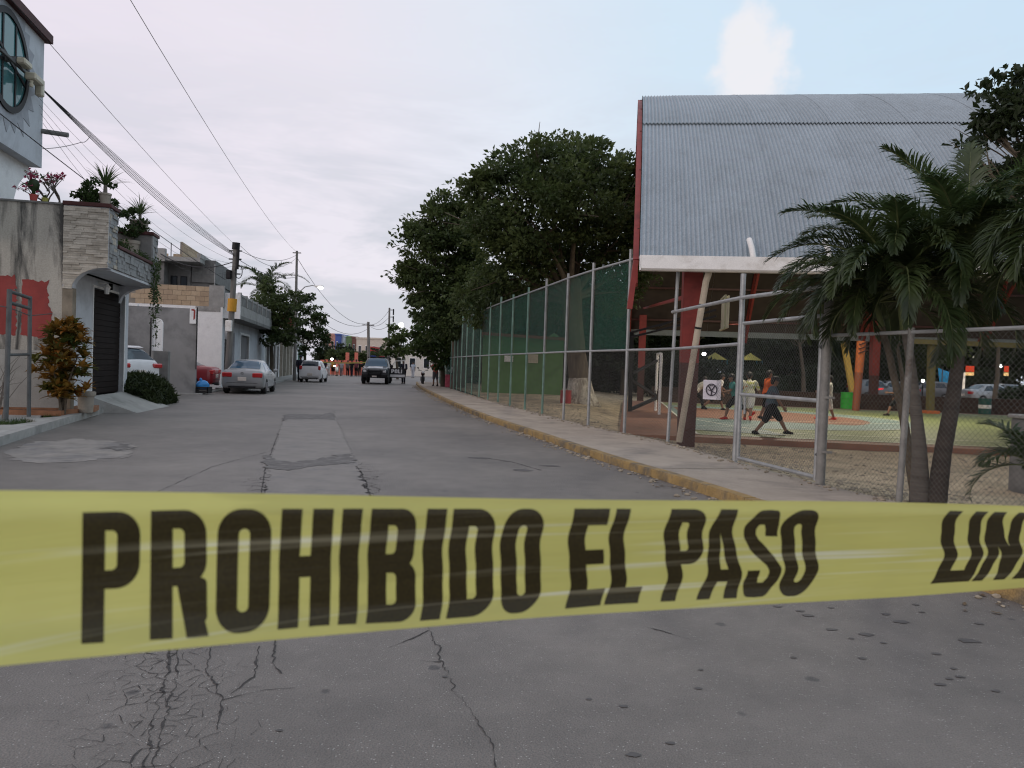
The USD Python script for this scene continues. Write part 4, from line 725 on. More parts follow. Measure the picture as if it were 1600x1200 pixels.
# house rows further along the left side
H4 = Fr(H3.pt(16.2, -0.1, 0), UA)
h4 = thing('cream_house', 'cream single storey house with dark doorway behind the palm', 'house', loc=H4.o)
cream_w = mat('cream_wall', (0.42, 0.39, 0.33), rough=.85, var=.1, dirt=(.28, .26, .22))
part(h4, 'wall', H4.box(0, 10, -6, 0, 0, 3.6), white, **W); part(h4, 'roof_slab', H4.box(-.1, 10.1, -6, .5, 3.6, 3.78), conc, **W)
for a0, a1 in ((1.0, 2.6), (5.2, 6.6), (7.6, 8.8)):
    d_ = part(h4, 'doorway', H4.box(a0, a1, 0.0, .02, 0.1, 2.5), black, **W); part(d_, 'frame', [H4.box(a0-.12, a0, 0, .06, .1, 2.6), H4.box(a1, a1+.12, 0, .06, .1, 2.6)], white, **W)
part(h4, 'canopy', H4.box(0.8, 3.4, 0.0, 1.1, 2.75, 2.87), concd, **W)
H5 = Fr(H3.pt(27.2, 0.0, 0), UA)
h5 = thing('porch_house', 'beige house with square porch columns beyond the small white car', 'house', loc=H5.o)
part(h5, 'wall', H5.box(0, 9, -7, -1.6, 0, 4.6), cream_w, **W); part(h5, 'porch_roof', H5.box(-.2, 9.2, -1.7, 0.3, 3.3, 3.75), cream_w, **W)
for k in range(4): part(h5, 'porch_column', H5.box(k*2.9, k*2.9+.38, -.35, .03, 0, 3.3), cream_w, **W)
for a0 in (0.9, 3.8, 6.7):
    w_ = part(h5, 'window', H5.box(a0, a0+1.3, -1.6, -1.58, 1.0, 2.6), white, **W); part(w_, 'pane', H5.box(a0+.07, a0+1.23, -1.585, -1.565, 1.07, 2.53), glass_d, **W)
part(h5, 'red_awning', H5.box(-6.2, -0.3, -.2, 1.0, 4.1, 4.75), mat('red_awning_cloth', (0.36, 0.03, 0.04), rough=.7), **W)
H6 = Fr(H3.pt(38.5, 0.2, 0), UA)
h6 = thing('low_white_house', 'low white house with green window beyond the porch house', 'house', loc=H6.o)
part(h6, 'wall', H6.box(0, 8, -6, 0, 0, 3.4), white, **W); w_ = part(h6, 'window', H6.box(1.0, 3.2, 0, .03, .9, 2.5), white, **W); part(w_, 'pane', H6.box(1.1, 3.1, .02, .04, 1, 2.4), glassy('green_glass', (.05, .12, .1)), **W); part(h6, 'roof_slab', H6.box(-.1, 8.1, -6, .3, 3.4, 3.6), cream_w, **W)
# far buildings across the end of the street
def block(name, label, px0, px1, ytop, Y, depth, col, wins=0, base=0.0, roofc=None):
    a, b = P(px0, ytop, Y), P(px1, ytop, Y); t = thing(name, label, 'building', loc=((a[0]+b[0])/2, Y, base)); z1 = (a[2]+b[2])/2
    m = mat('wall_'+'_'.join(f'{int(c*1000)}' for c in col)+f'_{int(px0)}', col, rough=.85, var=.08); part(t, 'wall', box(a[0], b[0], Y, Y+depth, base-.2, z1), m, world=True)
    part(t, 'parapet', box(a[0]-.1, b[0]+.1, Y-.12, Y+depth, z1, z1+.25), roofc or m, world=True)
    n = max(1, wins); w = (b[0]-a[0])/n
    for k in range(wins):
        for z in ([z1-2.2] if z1 < 5 else [z1-2.4, z1-5.2]):
            q = part(t, 'window', box(a[0]+w*(k+.28), a[0]+w*(k+.72), Y-.03, Y, z, z+1.3), white, world=True); part(q, 'pane', box(a[0]+w*(k+.32), a[0]+w*(k+.68), Y-.045, Y-.025, z+.08, z+1.22), glass_d, world=True)
    return t
block('pink_building', 'salmon pink block with blue end at the far end of the street', 508, 524, 523, 135, 10, (0.50, 0.27, 0.22), 2)
block('blue_building', 'narrow blue painted block beside the salmon pink one', 524, 530, 523.5, 134, 10, (0.06, 0.10, 0.30), 1)
block('white_tower', 'small pale blue white block between blue and green far blocks', 530, 537, 526, 136, 9, (0.52, 0.56, 0.60), 1)
block('green_building', 'pale green block far down the street', 537, 550, 527, 138, 10, (0.24, 0.36, 0.17), 2)
block('brown_building', 'brown sided block next to the pale green one', 550, 557, 528, 137, 10, (0.20, 0.10, 0.08), 1)
block('long_white_building', 'long cream white building behind the far utility pole', 557, 612, 530, 128, 12, (0.52, 0.47, 0.40), 5)
block('red_shop', 'small red fronted shop below the long white building', 576, 584, 544, 122, 5, (0.34, 0.035, 0.03), 1)
t = block('white_compound', 'long plain white wall and house where the street turns right', 612, 700, 548, 96, 8, (0.60, 0.575, 0.52), 4)
# salmon fence behind the onlookers
q0, q1 = P(500, 570, 87), P(566, 570, 87); salmon = mat('salmon_paint', (0.64, 0.18, 0.125), rough=.8, var=.1)
sf = thing('salmon_fence', 'salmon painted wall of panels behind the onlookers', 'wall', loc=(q0[0], 87, 0))
nb = 9
for k in range(nb): x0 = q0[0]+(q1[0]-q0[0])*k/nb; part(sf, 'panel', box(x0+.03, x0+(q1[0]-q0[0])/nb-.03, 87, 87.12, 0, 1.62+.05*(k % 2)), salmon, world=True)
for px in (543, 557):
    a = P(px, 551, 86); part(sf, 'gate_pillar', rbox(a[0]-.17, a[0]+.17, 85.83, 86.17, 0, a[2], .03), salmon, world=True)

# ------------------------------------------------------------------ poles and wires
wood = mat('weathered_pole', (0.15, 0.145, 0.135), rough=.9, var=.25, scale=2, stretch=(4, 4, .5))
def pole(name, label, base, top, r0, r1, extras=()):
    t = thing(name, label, 'utility pole', loc=base); part(t, 'pole', tube([base, lerp(base, top, .5), top], [r0, (r0+r1)/2, r1], 14), wood, smooth=40, world=True); return t
B1, T1_ = P(354, 612, 34.6), P(369, 381, 34.6); B1[2] = 0
p1 = pole('utility_pole', 'leaning grey utility pole with yellow band beside the silver sedan', B1, T1_, .155, .105)
dirp = unit(T1_-B1); at1 = lambda py: lerp(B1, T1_, (612-py)/(612-381))
part(p1, 'yellow_guard', tube([at1(487), at1(467)], .20, 14), mat('yellow_guard_paint', (.50, .25, .02), rough=.6, var=.1), smooth=40, world=True)
part(p1, 'pole_cap', tube([at1(390), T1_+dirp*.05], .17, 12), black, world=True)
part(p1, 'junction_box', [rbox(*(lambda c: (c[0]-.28, c[0]-.08, c[1]-.25, c[1]-.05, c[2]-.2, c[2]+.2))(at1(430)), .02)], black, world=True)
part(p1, 'insulator', [tube([at1(py)+V(.15, -.1, -.25), at1(py)+V(.15, -.1, .22)], .07, 8) for py in (398, 412)], black, world=True)
part(p1, 'bracket', [bar(at1(py)-V(.28, 0, 0), at1(py)+V(.28, 0, 0), .06) for py in (392, 405, 428)], steelgrey, world=True)
part(p1, 'meter_box', rbox(*(lambda c: (c[0]-.14, c[0]+.14, c[1]-.32, c[1]-.18, c[2]-.25, c[2]+.25))(at1(510)), .02), whitemetal, world=True)
part(p1, 'cable_coil', [tube([at1(425)+V(.25+.16*math.cos(t), -.15, .3*math.sin(t)) for t in np.linspace(0, 6.28, 14)], .02, 5)], black, world=True)
B2, T2_ = P(460, 600, 56), P(464, 392, 56); B2[2] = 0
p2 = pole('lamp_pole', 'tall thin pole carrying the lit street lamp behind the small trees', B2, T2_, .13, .08)
La = lerp(B2, T2_, .66); Lb = P(497, 448, 55)
part(p2, 'lamp_arm', tube([La, lerp(La, Lb, .4)+V(0, 0, .35), lerp(La, Lb, .75)+V(0, 0, .25), Lb], .035, 8), galv, smooth=True, world=True)
hd_ = part(p2, 'lamp_head', trimesh.Trimesh(np.asarray(hullb((-.18, 0, .03), .07, (.28, 0, 0), .13).to_mesh().vert_properties)[:, :3]+Lb, hullb((-.18, 0, .03), .07, (.28, 0, 0), .13).to_mesh().tri_verts, process=False), whitemetal, world=True)
lampglow = emit('cool_street_light', (1.0, 0.97, 0.93), 14.0)
m_ = trimesh.creation.icosphere(2, .20); m_.vertices *= V(1, 1, .55); m_.apply_translation(Lb+V(.2, 0, -.07)); part(hd_, 'lamp_lens', m_, lampglow, world=True)
part(p2, 'crossarm', [bar(lerp(B2, T2_, .985)-V(.3, 0, 0), lerp(B2, T2_, .985)+V(.3, 0, 0), .07)], wood, world=True)
B3, T3_ = P(576, 592, 92), P(575.5, 503, 92); B3[2] = 0; p3 = pole('far_pole', 'plain grey utility pole far down the street above the crowd', B3, T3_, .2, .16); part(p3, 'crossarm', bar(lerp(B3, T3_, .94)-V(.7, 0, 0), lerp(B3, T3_, .94)+V(.7, 0, 0), .1), wood, world=True)
B4, T4_ = P(606, 598, 78), P(608.5, 481, 78); B4[2] = 0; p4 = pole('far_pole', 'slim pole with side brackets behind the police pickup', B4, T4_, .12, .09)
part(p4, 'crossarm', [bar(lerp(B4, T4_, f)-V(.05, 0, 0), lerp(B4, T4_, f)+V(.45, 0, 0), .07) for f in (.97, .87)], wood, world=True); part(p4, 'insulator', [tube([lerp(B4, T4_, f)+V(.42, 0, -.5), lerp(B4, T4_, f)+V(.42, 0, .1)], .07, 8) for f in (.97, .87)], black, world=True)
B5 = P(629, 590, 74); L5 = P(627, 508, 74); p5 = thing('street_lamp', 'lit round street lamp against the big trees above the pickup', 'street lamp', loc=(B5[0], B5[1], 0)); part(p5, 'pole', tube([B5*V(1, 1, 0), V(B5[0], B5[1], L5[2]-.2)], .06, 8), galv, world=True); m_ = trimesh.creation.icosphere(2, .24); m_.apply_translation(L5); part(p5, 'lamp_globe', m_, lampglow, world=True); part(p5, 'lamp_cap', lathe([(.05, -.32), (.2, -.25), (.2, -.2), (.05, -.2)], 12, tuple(L5)), galv, world=True)
def wire(a, b, sag, r=0.011, n=14, label='thin black overhead cable', group=None, name='overhead_cable'):
    a, b = np.asarray(a), np.asarray(b); s = np.linspace(0, 1, n); p = a+(b-a)*s[:, None]; p[:, 2] -= sag*4*s*(1-s); return tube(p, r, 4)
def wires(name, label, ms): solo(name, cat(ms), wire_m, label, 'cable')
K0 = P(44, 118, 18.0); J1 = at1(398)
wires('cable_bundle', 'thick bundle of black cables from the star window bracket to the leaning pole', [wire(K0+V(.02*k, 0, -.018*k), J1+V(-.1+.02*k, -.1, .10-.035*k), .12+.05*k, .008+.004*(k % 2)) for k in range(6)])
wires('overhead_cable', 'single cable crossing from the top left corner of the sky to the leaning pole', [wire(P(-60, -90, 9), at1(384), .15, .006)])
wires('overhead_cable', 'single thin cable running from the top of the sky to the tall thin pole', [wire(P(150, -90, 11), P(466, 396, 56), .5, .007)])
wires('overhead_cable', 'dark cable passing below the round window and behind the roof plants', [wire(P(-60, 130, 14.5), P(352, 437, 35), .15, .014)])
wires('overhead_cable', 'fine cables fanning below the thick bundle over the roof plants', [wire(P(58+3*k, 150+14*k, 18.2), at1(408+4*k), .55+.3*k, .005) for k in range(4)])
wires('overhead_cable', 'short slack cable from the round window wall to the thick bundle', [wire(P(10, 228, 18.3), P(128, 222, 21), .12, .008), wire(P(128, 222, 21), P(140, 214, 21), .05, .008)])
wires('overhead_cable', 'heavy drooping cable from the concrete house to the leaning pole', [wire(P(250, 396, 36.3), at1(408), .45, .022)])
wires('overhead_cable', 'cables running on from the leaning pole to the tall thin pole', [wire(at1(388), lerp(B2, T2_, .97), .5, .013), wire(at1(402), lerp(B2, T2_, .80), .4, .016), wire(at1(384)+V(.2, 0, 0), lerp(B2, T2_, .95), .8, .011)])
wires('overhead_cable', 'slack cables from the tall thin pole to the far grey pole', [wire(lerp(B2, T2_, f), lerp(B3, T3_, g), s, .02) for f, g, s in ((.72, .96, 1.2), (.66, .88, 1.6), (.95, .97, 1.5))])
wires('overhead_cable', 'fine cables between the far grey pole and the bracketed pole', [wire(lerp(B3, T3_, .95), lerp(B4, T4_, f), .5, .02) for f in (.97, .87, .75)])
# ------------------------------------------------------------------ fences and gate
mesh_wire = mat('chain_link_wire', (0.105, 0.108, 0.102), rough=.6, metallic=.2, var=.1)
def link(p, q, z0, z1, cell=0.062, r=0.0017):
    """Chain link between two posts: two sets of crossing wires, each a three-sided rod."""
    p, q = np.asarray(p, float)[:2], np.asarray(q, float)[:2]; L = np.linalg.norm(q-p); u = (q-p)/L; H = z1-z0; segs = []
    for s in np.arange(-H+0.01, L, cell):
        x0, y0 = s, 0.0; x1, y1 = s+H, H
        if x0 < 0: y0 -= x0; x0 = 0
        if x1 > L: y1 -= x1-L; x1 = L
        if x1-x0 > .02: segs += [(x0, y0, x1, y1), (L-x0, y0, L-x1, y1)]
    s = np.array(segs); a = np.column_stack([p+u*s[:, :1], z0+s[:, 1]]); b = np.column_stack([p+u*s[:, 2:3], z0+s[:, 3]]); n = V(-u[1], u[0], 0)
    off = (np.arange(len(s)) % 2)[:, None]*2*r*n; a += off; b += off; t = (b-a)/np.linalg.norm(b-a, axis=1, keepdims=True); m = np.cross(t, n)
    v = np.concatenate([x+r*(math.cos(an)*n+math.sin(an)*m) for x in (a, b) for an in (0, 2.094, 4.189)]); k = len(s); i = np.arange(k)[:, None]; f = []
    for j in range(3):
        w = (j+1) % 3; f += [np.hstack([i+j*k, i+w*k, i+(3+w)*k]), np.hstack([i+j*k, i+(3+w)*k, i+(3+j)*k])]
    return trimesh.Trimesh(v, np.vstack(f), process=False)
def post(x, y, z1, r=.034, z0=-.05, m=None, lean=0.0): return tube([V(x, y, z0), V(x+lean, y, z1)], r, 10)
shade = net('green_shade_net', (0.006, 0.050, 0.031), 0.44); shade2 = net('thin_green_net', (0.007, 0.055, 0.034), 0.25)
def sheet(p, q, z0, z1, off=0.05, n=8):
    p, q = np.asarray(p, float)[:2], np.asarray(q, float)[:2]; u = unit(q-p); nn = V(u[1], -u[0]); L = np.linalg.norm(q-p)
    def fn(a, b):
        xy = p+u*L*a+nn*(off+.05*(meshkit.noise(V(a*3+p[1], b*3, p[0]))-.5)*min(1, 8*a*(1-a)+.1)); return [xy[0], xy[1], z0+(z1-z0)*b]
    return grid(fn, np.linspace(0.015, .985, n), np.linspace(0, 1, n))
HP = [(2.53,17.05),(1.92,19.04),(1.43,20.9),(0.94,23.15),(0.45,25.35),(-0.05,27.5),(-0.52,29.65),(-0.98,31.8),(-1.45,34.2),(-1.9,36.4),(-2.32,38.5),(-2.70,40.6),(-3.05,42.5),(-3.36,44.2),(-3.68,46.0)]
hf = thing('tall_fence', 'tall chain-link fence with green netting curving along the sidewalk', 'fence', loc=(*HP[0], 0))
for k, (x, y) in enumerate(HP): part(hf, 'post', tube([V(x, y, -.05), V(x, y, 1.97)], .036, 10), galv if k < 3 else galvgreen, world=True, smooth=40); part(hf, 'post', tube([V(x, y, 1.97), V(x, y, 4.2-.05*(k % 3))], .036, 10), galv if k < 4 else galvgreen, world=True, smooth=40)
for a, b in zip(HP[:-1], HP[1:]):
    for z in (1.97, 3.97): part(hf, 'rail', tube([V(*a, z), V(*b, z)], .026, 8), galv, world=True, smooth=40)
for k, (a, b) in enumerate(zip(HP[:-1], HP[1:])):
    c = .062 if k < 4 else .09; part(hf, 'chain_link', cat(link(a, b, .12, 1.95, c), link(a, b, 1.99, 3.95, c)), mesh_wire, world=True)
    part(hf, 'shade_net', sheet(a, b, 1.95, 3.97), shade, world=True)
    if k >= 8: part(hf, 'shade_net', sheet(a, b, .12, 1.93), shade2, world=True)
lf = thing('low_green_fence', 'low dark green netted fence beyond the end of the tall fence', 'fence', loc=(-3.7, 46.6, 0)); LP = [(-3.72,46.4),(-4.1,48.6),(-4.5,51),(-4.95,54),(-5.5,58)]
for a in LP: part(lf, 'post', post(*a, 2.0, .03), galvgreen, world=True)
for a, b in zip(LP[:-1], LP[1:]): part(lf, 'netting', sheet(a, b, .1, 1.95, .04), net('close_green_net', (0.012, 0.085, 0.055), .88) if a == LP[0] else '/World/Looks/close_green_net', world=True); part(lf, 'rail', tube([V(*a, 1.96), V(*b, 1.96)], .022, 8), galvgreen, world=True)
# the middle bay, the gate and the low run towards the camera
MP, GL, GR = (3.12, 15.2), (3.57, 12.15), (4.03, 9.92)
mf = thing('middle_fence', 'grey pipe and chain-link fence bay between the tall fence and the gate', 'fence', loc=(*MP, 0))
part(mf, 'post', post(*MP, 3.55, lean=.08), galv, world=True, smooth=40); part(mf, 'post', post(*GL, 3.1, .042, lean=.02), galv, world=True, smooth=40)
part(mf, 'rail', tube([V(*HP[0], 1.97), V(*MP, 1.97), V(*GL, 1.99)], .028, 8), galv, world=True, smooth=40); part(mf, 'rail', tube([V(*MP, 2.70), V(*GL, 2.72), V(*GR, 2.68)], .032, 8), galv, world=True, smooth=40)
part(mf, 'rail', tube([V(*HP[0], 3.97), V(2.72, 16.4, 3.95)], .026, 8), galv, world=True); part(mf, 'chain_link', cat(link(HP[0], MP, .1, 1.95), link(MP, GL, .1, 1.97)), mesh_wire, world=True)
gt = thing('fence_gate', 'closed chain-link gate with a mid rail between two grey posts', 'gate', loc=(*GL, 0))
g0, g1 = np.array(GL)+(np.array(GR)-GL)*.045, np.array(GL)+(np.array(GR)-GL)*.955
for z in (2.31, 1.2, 0.2): part(gt, 'rail', tube([V(*g0, z), V(*g1, z)], .028, 8), galv, world=True, smooth=40)
for g in (g0, g1): part(gt, 'stile', tube([V(*g, .16), V(*g, 2.33)], .03, 10), galv, world=True, smooth=40)
part(gt, 'chain_link', link(g0, g1, .2, 2.3), mesh_wire, world=True)
gm = lerp(np.array(g0), np.array(g1), .07); part(gt, 'latch_rod', tube([V(*gm, 1.2), V(*gm, .9)], .018, 8), galv, world=True); part(gt, 'hinge', [tube([V(*g1, z), V(*GR, z)], .03, 8) for z in (.5, 1.9)], steelgrey, world=True)
rf = thing('low_fence', 'rusty posted chain-link fence under the palms with a single top rail', 'fence', loc=(*GR, 0)); RP = [(4.03,9.92),(4.42,8.67),(5.16,6.5),(5.9,4.5),(6.7,2.1),(7.5,-.3)]
rust = mat('rusty_galvanised', (0.22, 0.215, 0.20), rough=.65, var=.25, metallic=.2, scale=5, dirt=(.11, .075, .055), dscale=2.5, dlo=.55, dhi=.68)
for k, a in enumerate(RP): part(rf, 'post', post(*a, 2.72 if k == 0 else 2.1, .058 if k == 0 else .036, lean=.06 if k else .02), rust, world=True, smooth=40)
for a, b in zip(RP[:-1], RP[1:]): part(rf, 'rail', tube([V(a[0]+.05, a[1], 2.05), V(b[0]+.05, b[1], 2.05)], .022, 8), galv, world=True, smooth=40); part(rf, 'chain_link', link(a, b, .05, 2.03), mesh_wire, world=True)
part(rf, 'hasp', [bar(V(GR[0]-.02, GR[1]-.06, z), V(GR[0]+.10, GR[1]-.10, z), .03) for z in (.55, 1.25)], rust, world=True)
# the banner tied to the fence
bn = lerp(np.array(MP), np.array(GL), .70); u_ = unit(np.array(GL)-MP); BW, BZ = .165, 1.235
bt = thing('fence_banner', 'small square white banner with a dark ring emblem tied to the chain-link', 'banner', loc=(*bn, BZ)); uu = V(u_[0]*1, u_[1]*1, 0); f3 = V(-u_[1], u_[0], 0)*-1; uf = unit(np.cross(V(0, 0, 1), f3)); fo = V(*bn, BZ)
uf = unit(V(.75, -.66, 0)); f3 = unit(np.cross(uf, V(0, 0, 1)))
part(bt, 'cloth', grid(lambda a, b: fo+uf*a*BW+V(0, 0, b*BW)+f3*(.06+.012*meshkit.noise(V(a*3, b*3, 1))), np.linspace(-1, 1, 9), np.linspace(-1, 1, 9)), mat('white_banner_cloth', (.55, .53, .57), rough=.8, var=.06, dirt=(.42, .40, .46), dscale=9), world=True)
em = Point(0, 0).buffer(.105, 24).difference(Point(0, 0).buffer(.088, 24)).union(LineString([(0, -.015), (0, -.08)]).buffer(.011)).union(LineString([(0, -.015), (-.055, .06)]).buffer(.010)).union(LineString([(0, -.015), (.055, .06)]).buffer(.010)).union(LineString([(-.03, .07), (.03, .07)]).buffer(.007)).union(LineString([(-.06, 0), (.06, -.045)]).buffer(.007))
part(bt, 'ring_emblem', letters(em, fo+f3*.085, uf, V(0, 0, 1), .004), mat('dark_ink', (.04, .035, .045), rough=.8), world=True)

# ------------------------------------------------------------------ the arched roof
ROOF_R, ROOF_QC, ROOF_K0, ROOF_K1 = 17.6, 10.6, .28, 25.0; ROOF_ZC = 3.75+6.92-17.6; TE = math.asin(14/17.6); TS = math.radians(34.0)
def rp(k, th, off=0.0): r = ROOF_R+off; return court(k, ROOF_QC-r*math.sin(th), ROOF_ZC+r*math.cos(th))
zinc = mat('weathered_zinc_sheet', (0.285, 0.33, 0.36), rough=.6, objvar=.05, var=.06, scale=.7, metallic=.1, spec=.35, fscale=26, fine=.16, dirt=(.245, .28, .30), dscale=3.2, dlo=.48, dhi=.72, stretch=(1, 1, .35))
roof = thing('court_roof', 'arched corrugated metal roof on red steel trusses over the sports court', 'canopy roof', loc=(*(C0+CE*12+CG*10.6), 0))
PITCHC = .088; PW = 10*PITCHC
def sheet_panel(k0, th0, th1, n, lift, waves=10, per=6):
    ks_ = np.linspace(k0, k0+waves*PITCHC+.03, waves*per+1); ths = np.linspace(th0, th1, n); v = []
    cs = [(C0+CE*k) for k in ks_]; w = [lift+0.021*math.cos(2*math.pi*(k-ROOF_K0)/PITCHC) for k in ks_]
    k_, t_ = np.meshgrid(np.arange(len(ks_)), np.arange(n), indexing='ij'); r = ROOF_R+np.array(w)[k_]; th = ths[t_]
    q = ROOF_QC-r*np.sin(th); z = ROOF_ZC+r*np.cos(th); xy = np.array(cs)[k_]+CG*q[..., None]; pts = np.concatenate([xy, z[..., None]], -1).reshape(-1, 3)
    i, j = [a.ravel() for a in np.meshgrid(np.arange(len(ks_)-1), np.arange(n-1), indexing='ij')]; m = n
    return tm((pts, np.stack([i*m+j, (i+1)*m+j, (i+1)*m+j+1, i*m+j+1], 1)))
npan = int((ROOF_K1-ROOF_K0)/PW); rr = random.Random(31)
for k in range(npan):
    k0 = ROOF_K0+k*PW; lf_ = .004*(k % 2); fine = k < 16
    part(roof, 'roof_sheet', sheet_panel(k0, TE+.012, TS-.02, 12, lf_, per=6 if fine else 3), zinc, smooth=True, world=True)
    part(roof, 'roof_sheet', sheet_panel(k0, TS+.012, -.12, 18, .034+lf_, per=6 if fine else 3), zinc, smooth=True, world=True)
for k in range(8): part(roof, 'roof_sheet', grid(lambda a, t: rp(a, t, -.03), np.linspace(ROOF_K0+k*(ROOF_K1-ROOF_K0)/8, ROOF_K0+(k+1)*(ROOF_K1-ROOF_K0)/8-.01, 3), np.linspace(-.12, -TE-.012, 16)), zinc, smooth=True, world=True)
for a in range(5):
    kk = ROOF_K0+.12+a*6.0-(.19 if a == 0 else 0); ths = np.linspace(TE+.0, -TE-.0, 33); arc = lambda off: [rp(kk, t, off) for t in ths]
    tr = part(roof, 'arch_truss', [bar(p, q, .11) for off in (-.12, -.78) for p, q in zip(arc(off)[:-1], arc(off)[1:])], redpaint, world=True, smooth=False)
    A_, B_ = arc(-.12), arc(-.78); part(tr, 'web', [bar(A_[i] if i % 2 == 0 else B_[i], B_[i+1] if i % 2 == 0 else A_[i+1], .05) for i in range(32)], redpaint, world=True)
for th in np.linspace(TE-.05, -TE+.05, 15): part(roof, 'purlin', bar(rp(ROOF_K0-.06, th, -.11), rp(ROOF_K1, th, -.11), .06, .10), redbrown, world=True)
for q, sgn in ((-2.25, 1), (23.4, -1)):
    for a in (0, 2, 4):
        kk = ROOF_K0+.12+a*6.0+(.98 if sgn > 0 else .5); zt = 4.12 if sgn > 0 else 4.55; w0, w1, d0, d1 = .17, .19, .20, .34
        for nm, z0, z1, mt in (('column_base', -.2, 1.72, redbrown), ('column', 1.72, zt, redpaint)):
            f0, f1 = (z0+.2)/(zt+.2), (z1+.2)/(zt+.2); v = []
            for f, z in ((f0, z0), (f1, z1)):
                w, d = w0+(w1-w0)*f, d0+(d1-d0)*f; lean = .25*f*sgn*.6
                v += [court(kk+s*w, q+t*d-lean, z) for t in (-1, 1) for s in (-1, 1)]
            part(roof, nm, trimesh.Trimesh(np.array(v), [[0,2,3],[0,3,1],[4,5,7],[4,7,6],[0,1,5],[0,5,4],[2,6,7],[2,7,3],[0,4,6],[0,6,2],[1,3,7],[1,7,5]], process=False), mt, world=True)
part(roof, 'truss_tail', bar(rp(ROOF_K0-.07, TE, -.1), court(ROOF_K0-.16, -3.35, 2.72), .10), redpaint, world=True)
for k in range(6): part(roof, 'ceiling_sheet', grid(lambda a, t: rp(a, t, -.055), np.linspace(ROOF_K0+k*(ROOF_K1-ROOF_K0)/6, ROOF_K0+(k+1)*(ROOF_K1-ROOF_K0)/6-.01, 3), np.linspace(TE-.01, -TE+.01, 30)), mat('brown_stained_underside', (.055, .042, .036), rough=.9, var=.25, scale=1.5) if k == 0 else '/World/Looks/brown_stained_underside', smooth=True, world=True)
part(roof, 'tie_bar', bar(court(1.3, -2.2, 3.1), court(.9, 23.2, 4.9), .08), redpaint, world=True)
gq = -3.62
gut = Polygon([(0, 0), (.02, 0), (.02, -.2), (.22, -.2), (.22, 0), (.24, 0), (.24, -.25), (.19, -.285), (.05, -.285), (0, -.25)])
def gutter(k0, k1):
    e = trimesh.creation.extrude_polygon(gut, k1-k0, engine='earcut'); v = np.array(e.vertices); w = np.array([court(k0+a[2], gq+a[0], 3.74+a[1]) for a in v]); return trimesh.Trimesh(w, e.faces, process=False)
for k in range(5): part(roof, 'gutter', gutter(ROOF_K0+.02+k*4.9, ROOF_K0+4.9*(k+1)), whitemetal, world=True)
part(roof, 'gutter_cap', slab(Polygon([tuple(court(ROOF_K0+a, gq+b)[:2]) for a, b in ((0, 0), (.03, 0), (.03, .24), (0, .24))]), 3.455, 3.74), whitemetal, world=True)
for px in (1164, 1284):
    k_ = np.linspace(0, 12, 600); pxs = [800+FPX*((court(k, gq)-EYE)@CR)/((court(k, gq)-EYE)@_f) for k in k_]; kk = k_[int(np.argmin(np.abs(np.array(pxs)-px)))]
    part(roof, 'overflow_pipe', tube([court(kk+.06, gq+.1, 3.6), court(kk, gq+.2, 3.95), court(kk-.03, gq+.34, 4.12)], .055, 10), whitemetal, smooth=True, world=True)
dp = thing('downpipe', 'long leaning cream rain downpipe in front of the red column', 'downpipe', loc=(*P(1060, 690, 15.5)[:2], -.02)); d0 = P(1061, 690, 15.6); dt = P(1103, 440, 15.0)
part(dp, 'pipe', tube([d0, lerp(d0, dt, .5), lerp(d0, dt, .95), dt, P(1107, 428, 14.95), P(1107, 420, 15.0)], .065, 12), mat('cream_pvc', (.46, .40, .31), rough=.5, var=.12, dirt=(.33, .28, .21), dscale=2), smooth=40, world=True)
for f in (.72, .86): part(dp, 'pipe_strap', tube([lerp(d0, dt, f)-unit(dt-d0)*.02, lerp(d0, dt, f)+unit(dt-d0)*.02], .072, 12), black, world=True)
# one visible floodlight hung under the arches, three unseen ones added
lampw = emit('warm_floodlight', (1.0, .88, .66), 22.0)
def flood(p, label, top, power, group=None):
    t = thing('floodlight', label, 'floodlight', loc=p, group=group); part(t, 'housing', lathe([(.03, .22), (.08, .2), (.16, .0), (.17, -.04), (.14, -.04), (.13, .0), (.05, .16)], 16, tuple(p)), whitemetal, world=True, smooth=40); part(t, 'hanger', tube([p+V(0, 0, .2), V(p[0], p[1], top)], .02, 6), black, world=True)
    m = trimesh.creation.icosphere(2, .10); m.vertices *= V(1, 1, .6); m.apply_translation(p+V(0, 0, -.02)); part(t, 'lamp', m, lampw, world=True)
    l = UsdLux.DiskLight.Define(stage, t+'/glow'); l.CreateRadiusAttr(.13); l.CreateIntensityAttr(power); l.CreateNormalizeAttr(True); l.CreateColorAttr(Gf.Vec3f(1, .9, .72)); l.AddTranslateOp().Set(Gf.Vec3d(0, 0, -.1))
flood(P(1440, 443, 29), 'lit floodlight hanging under the arched roof between the palm trunks', 8.6, 80)
for k, (kk, q) in enumerate(((5.5, 8.5), (6.5, 16.0), (18, 9.5))): flood(court(kk, q, 7.2), f'added unseen lit floodlight high under the {["left end of the arched roof", "far left of the arched roof", "right of the arched roof"][k]}', 9.2, 120 if k < 2 else 45)  # added lamps out of view that brighten the court
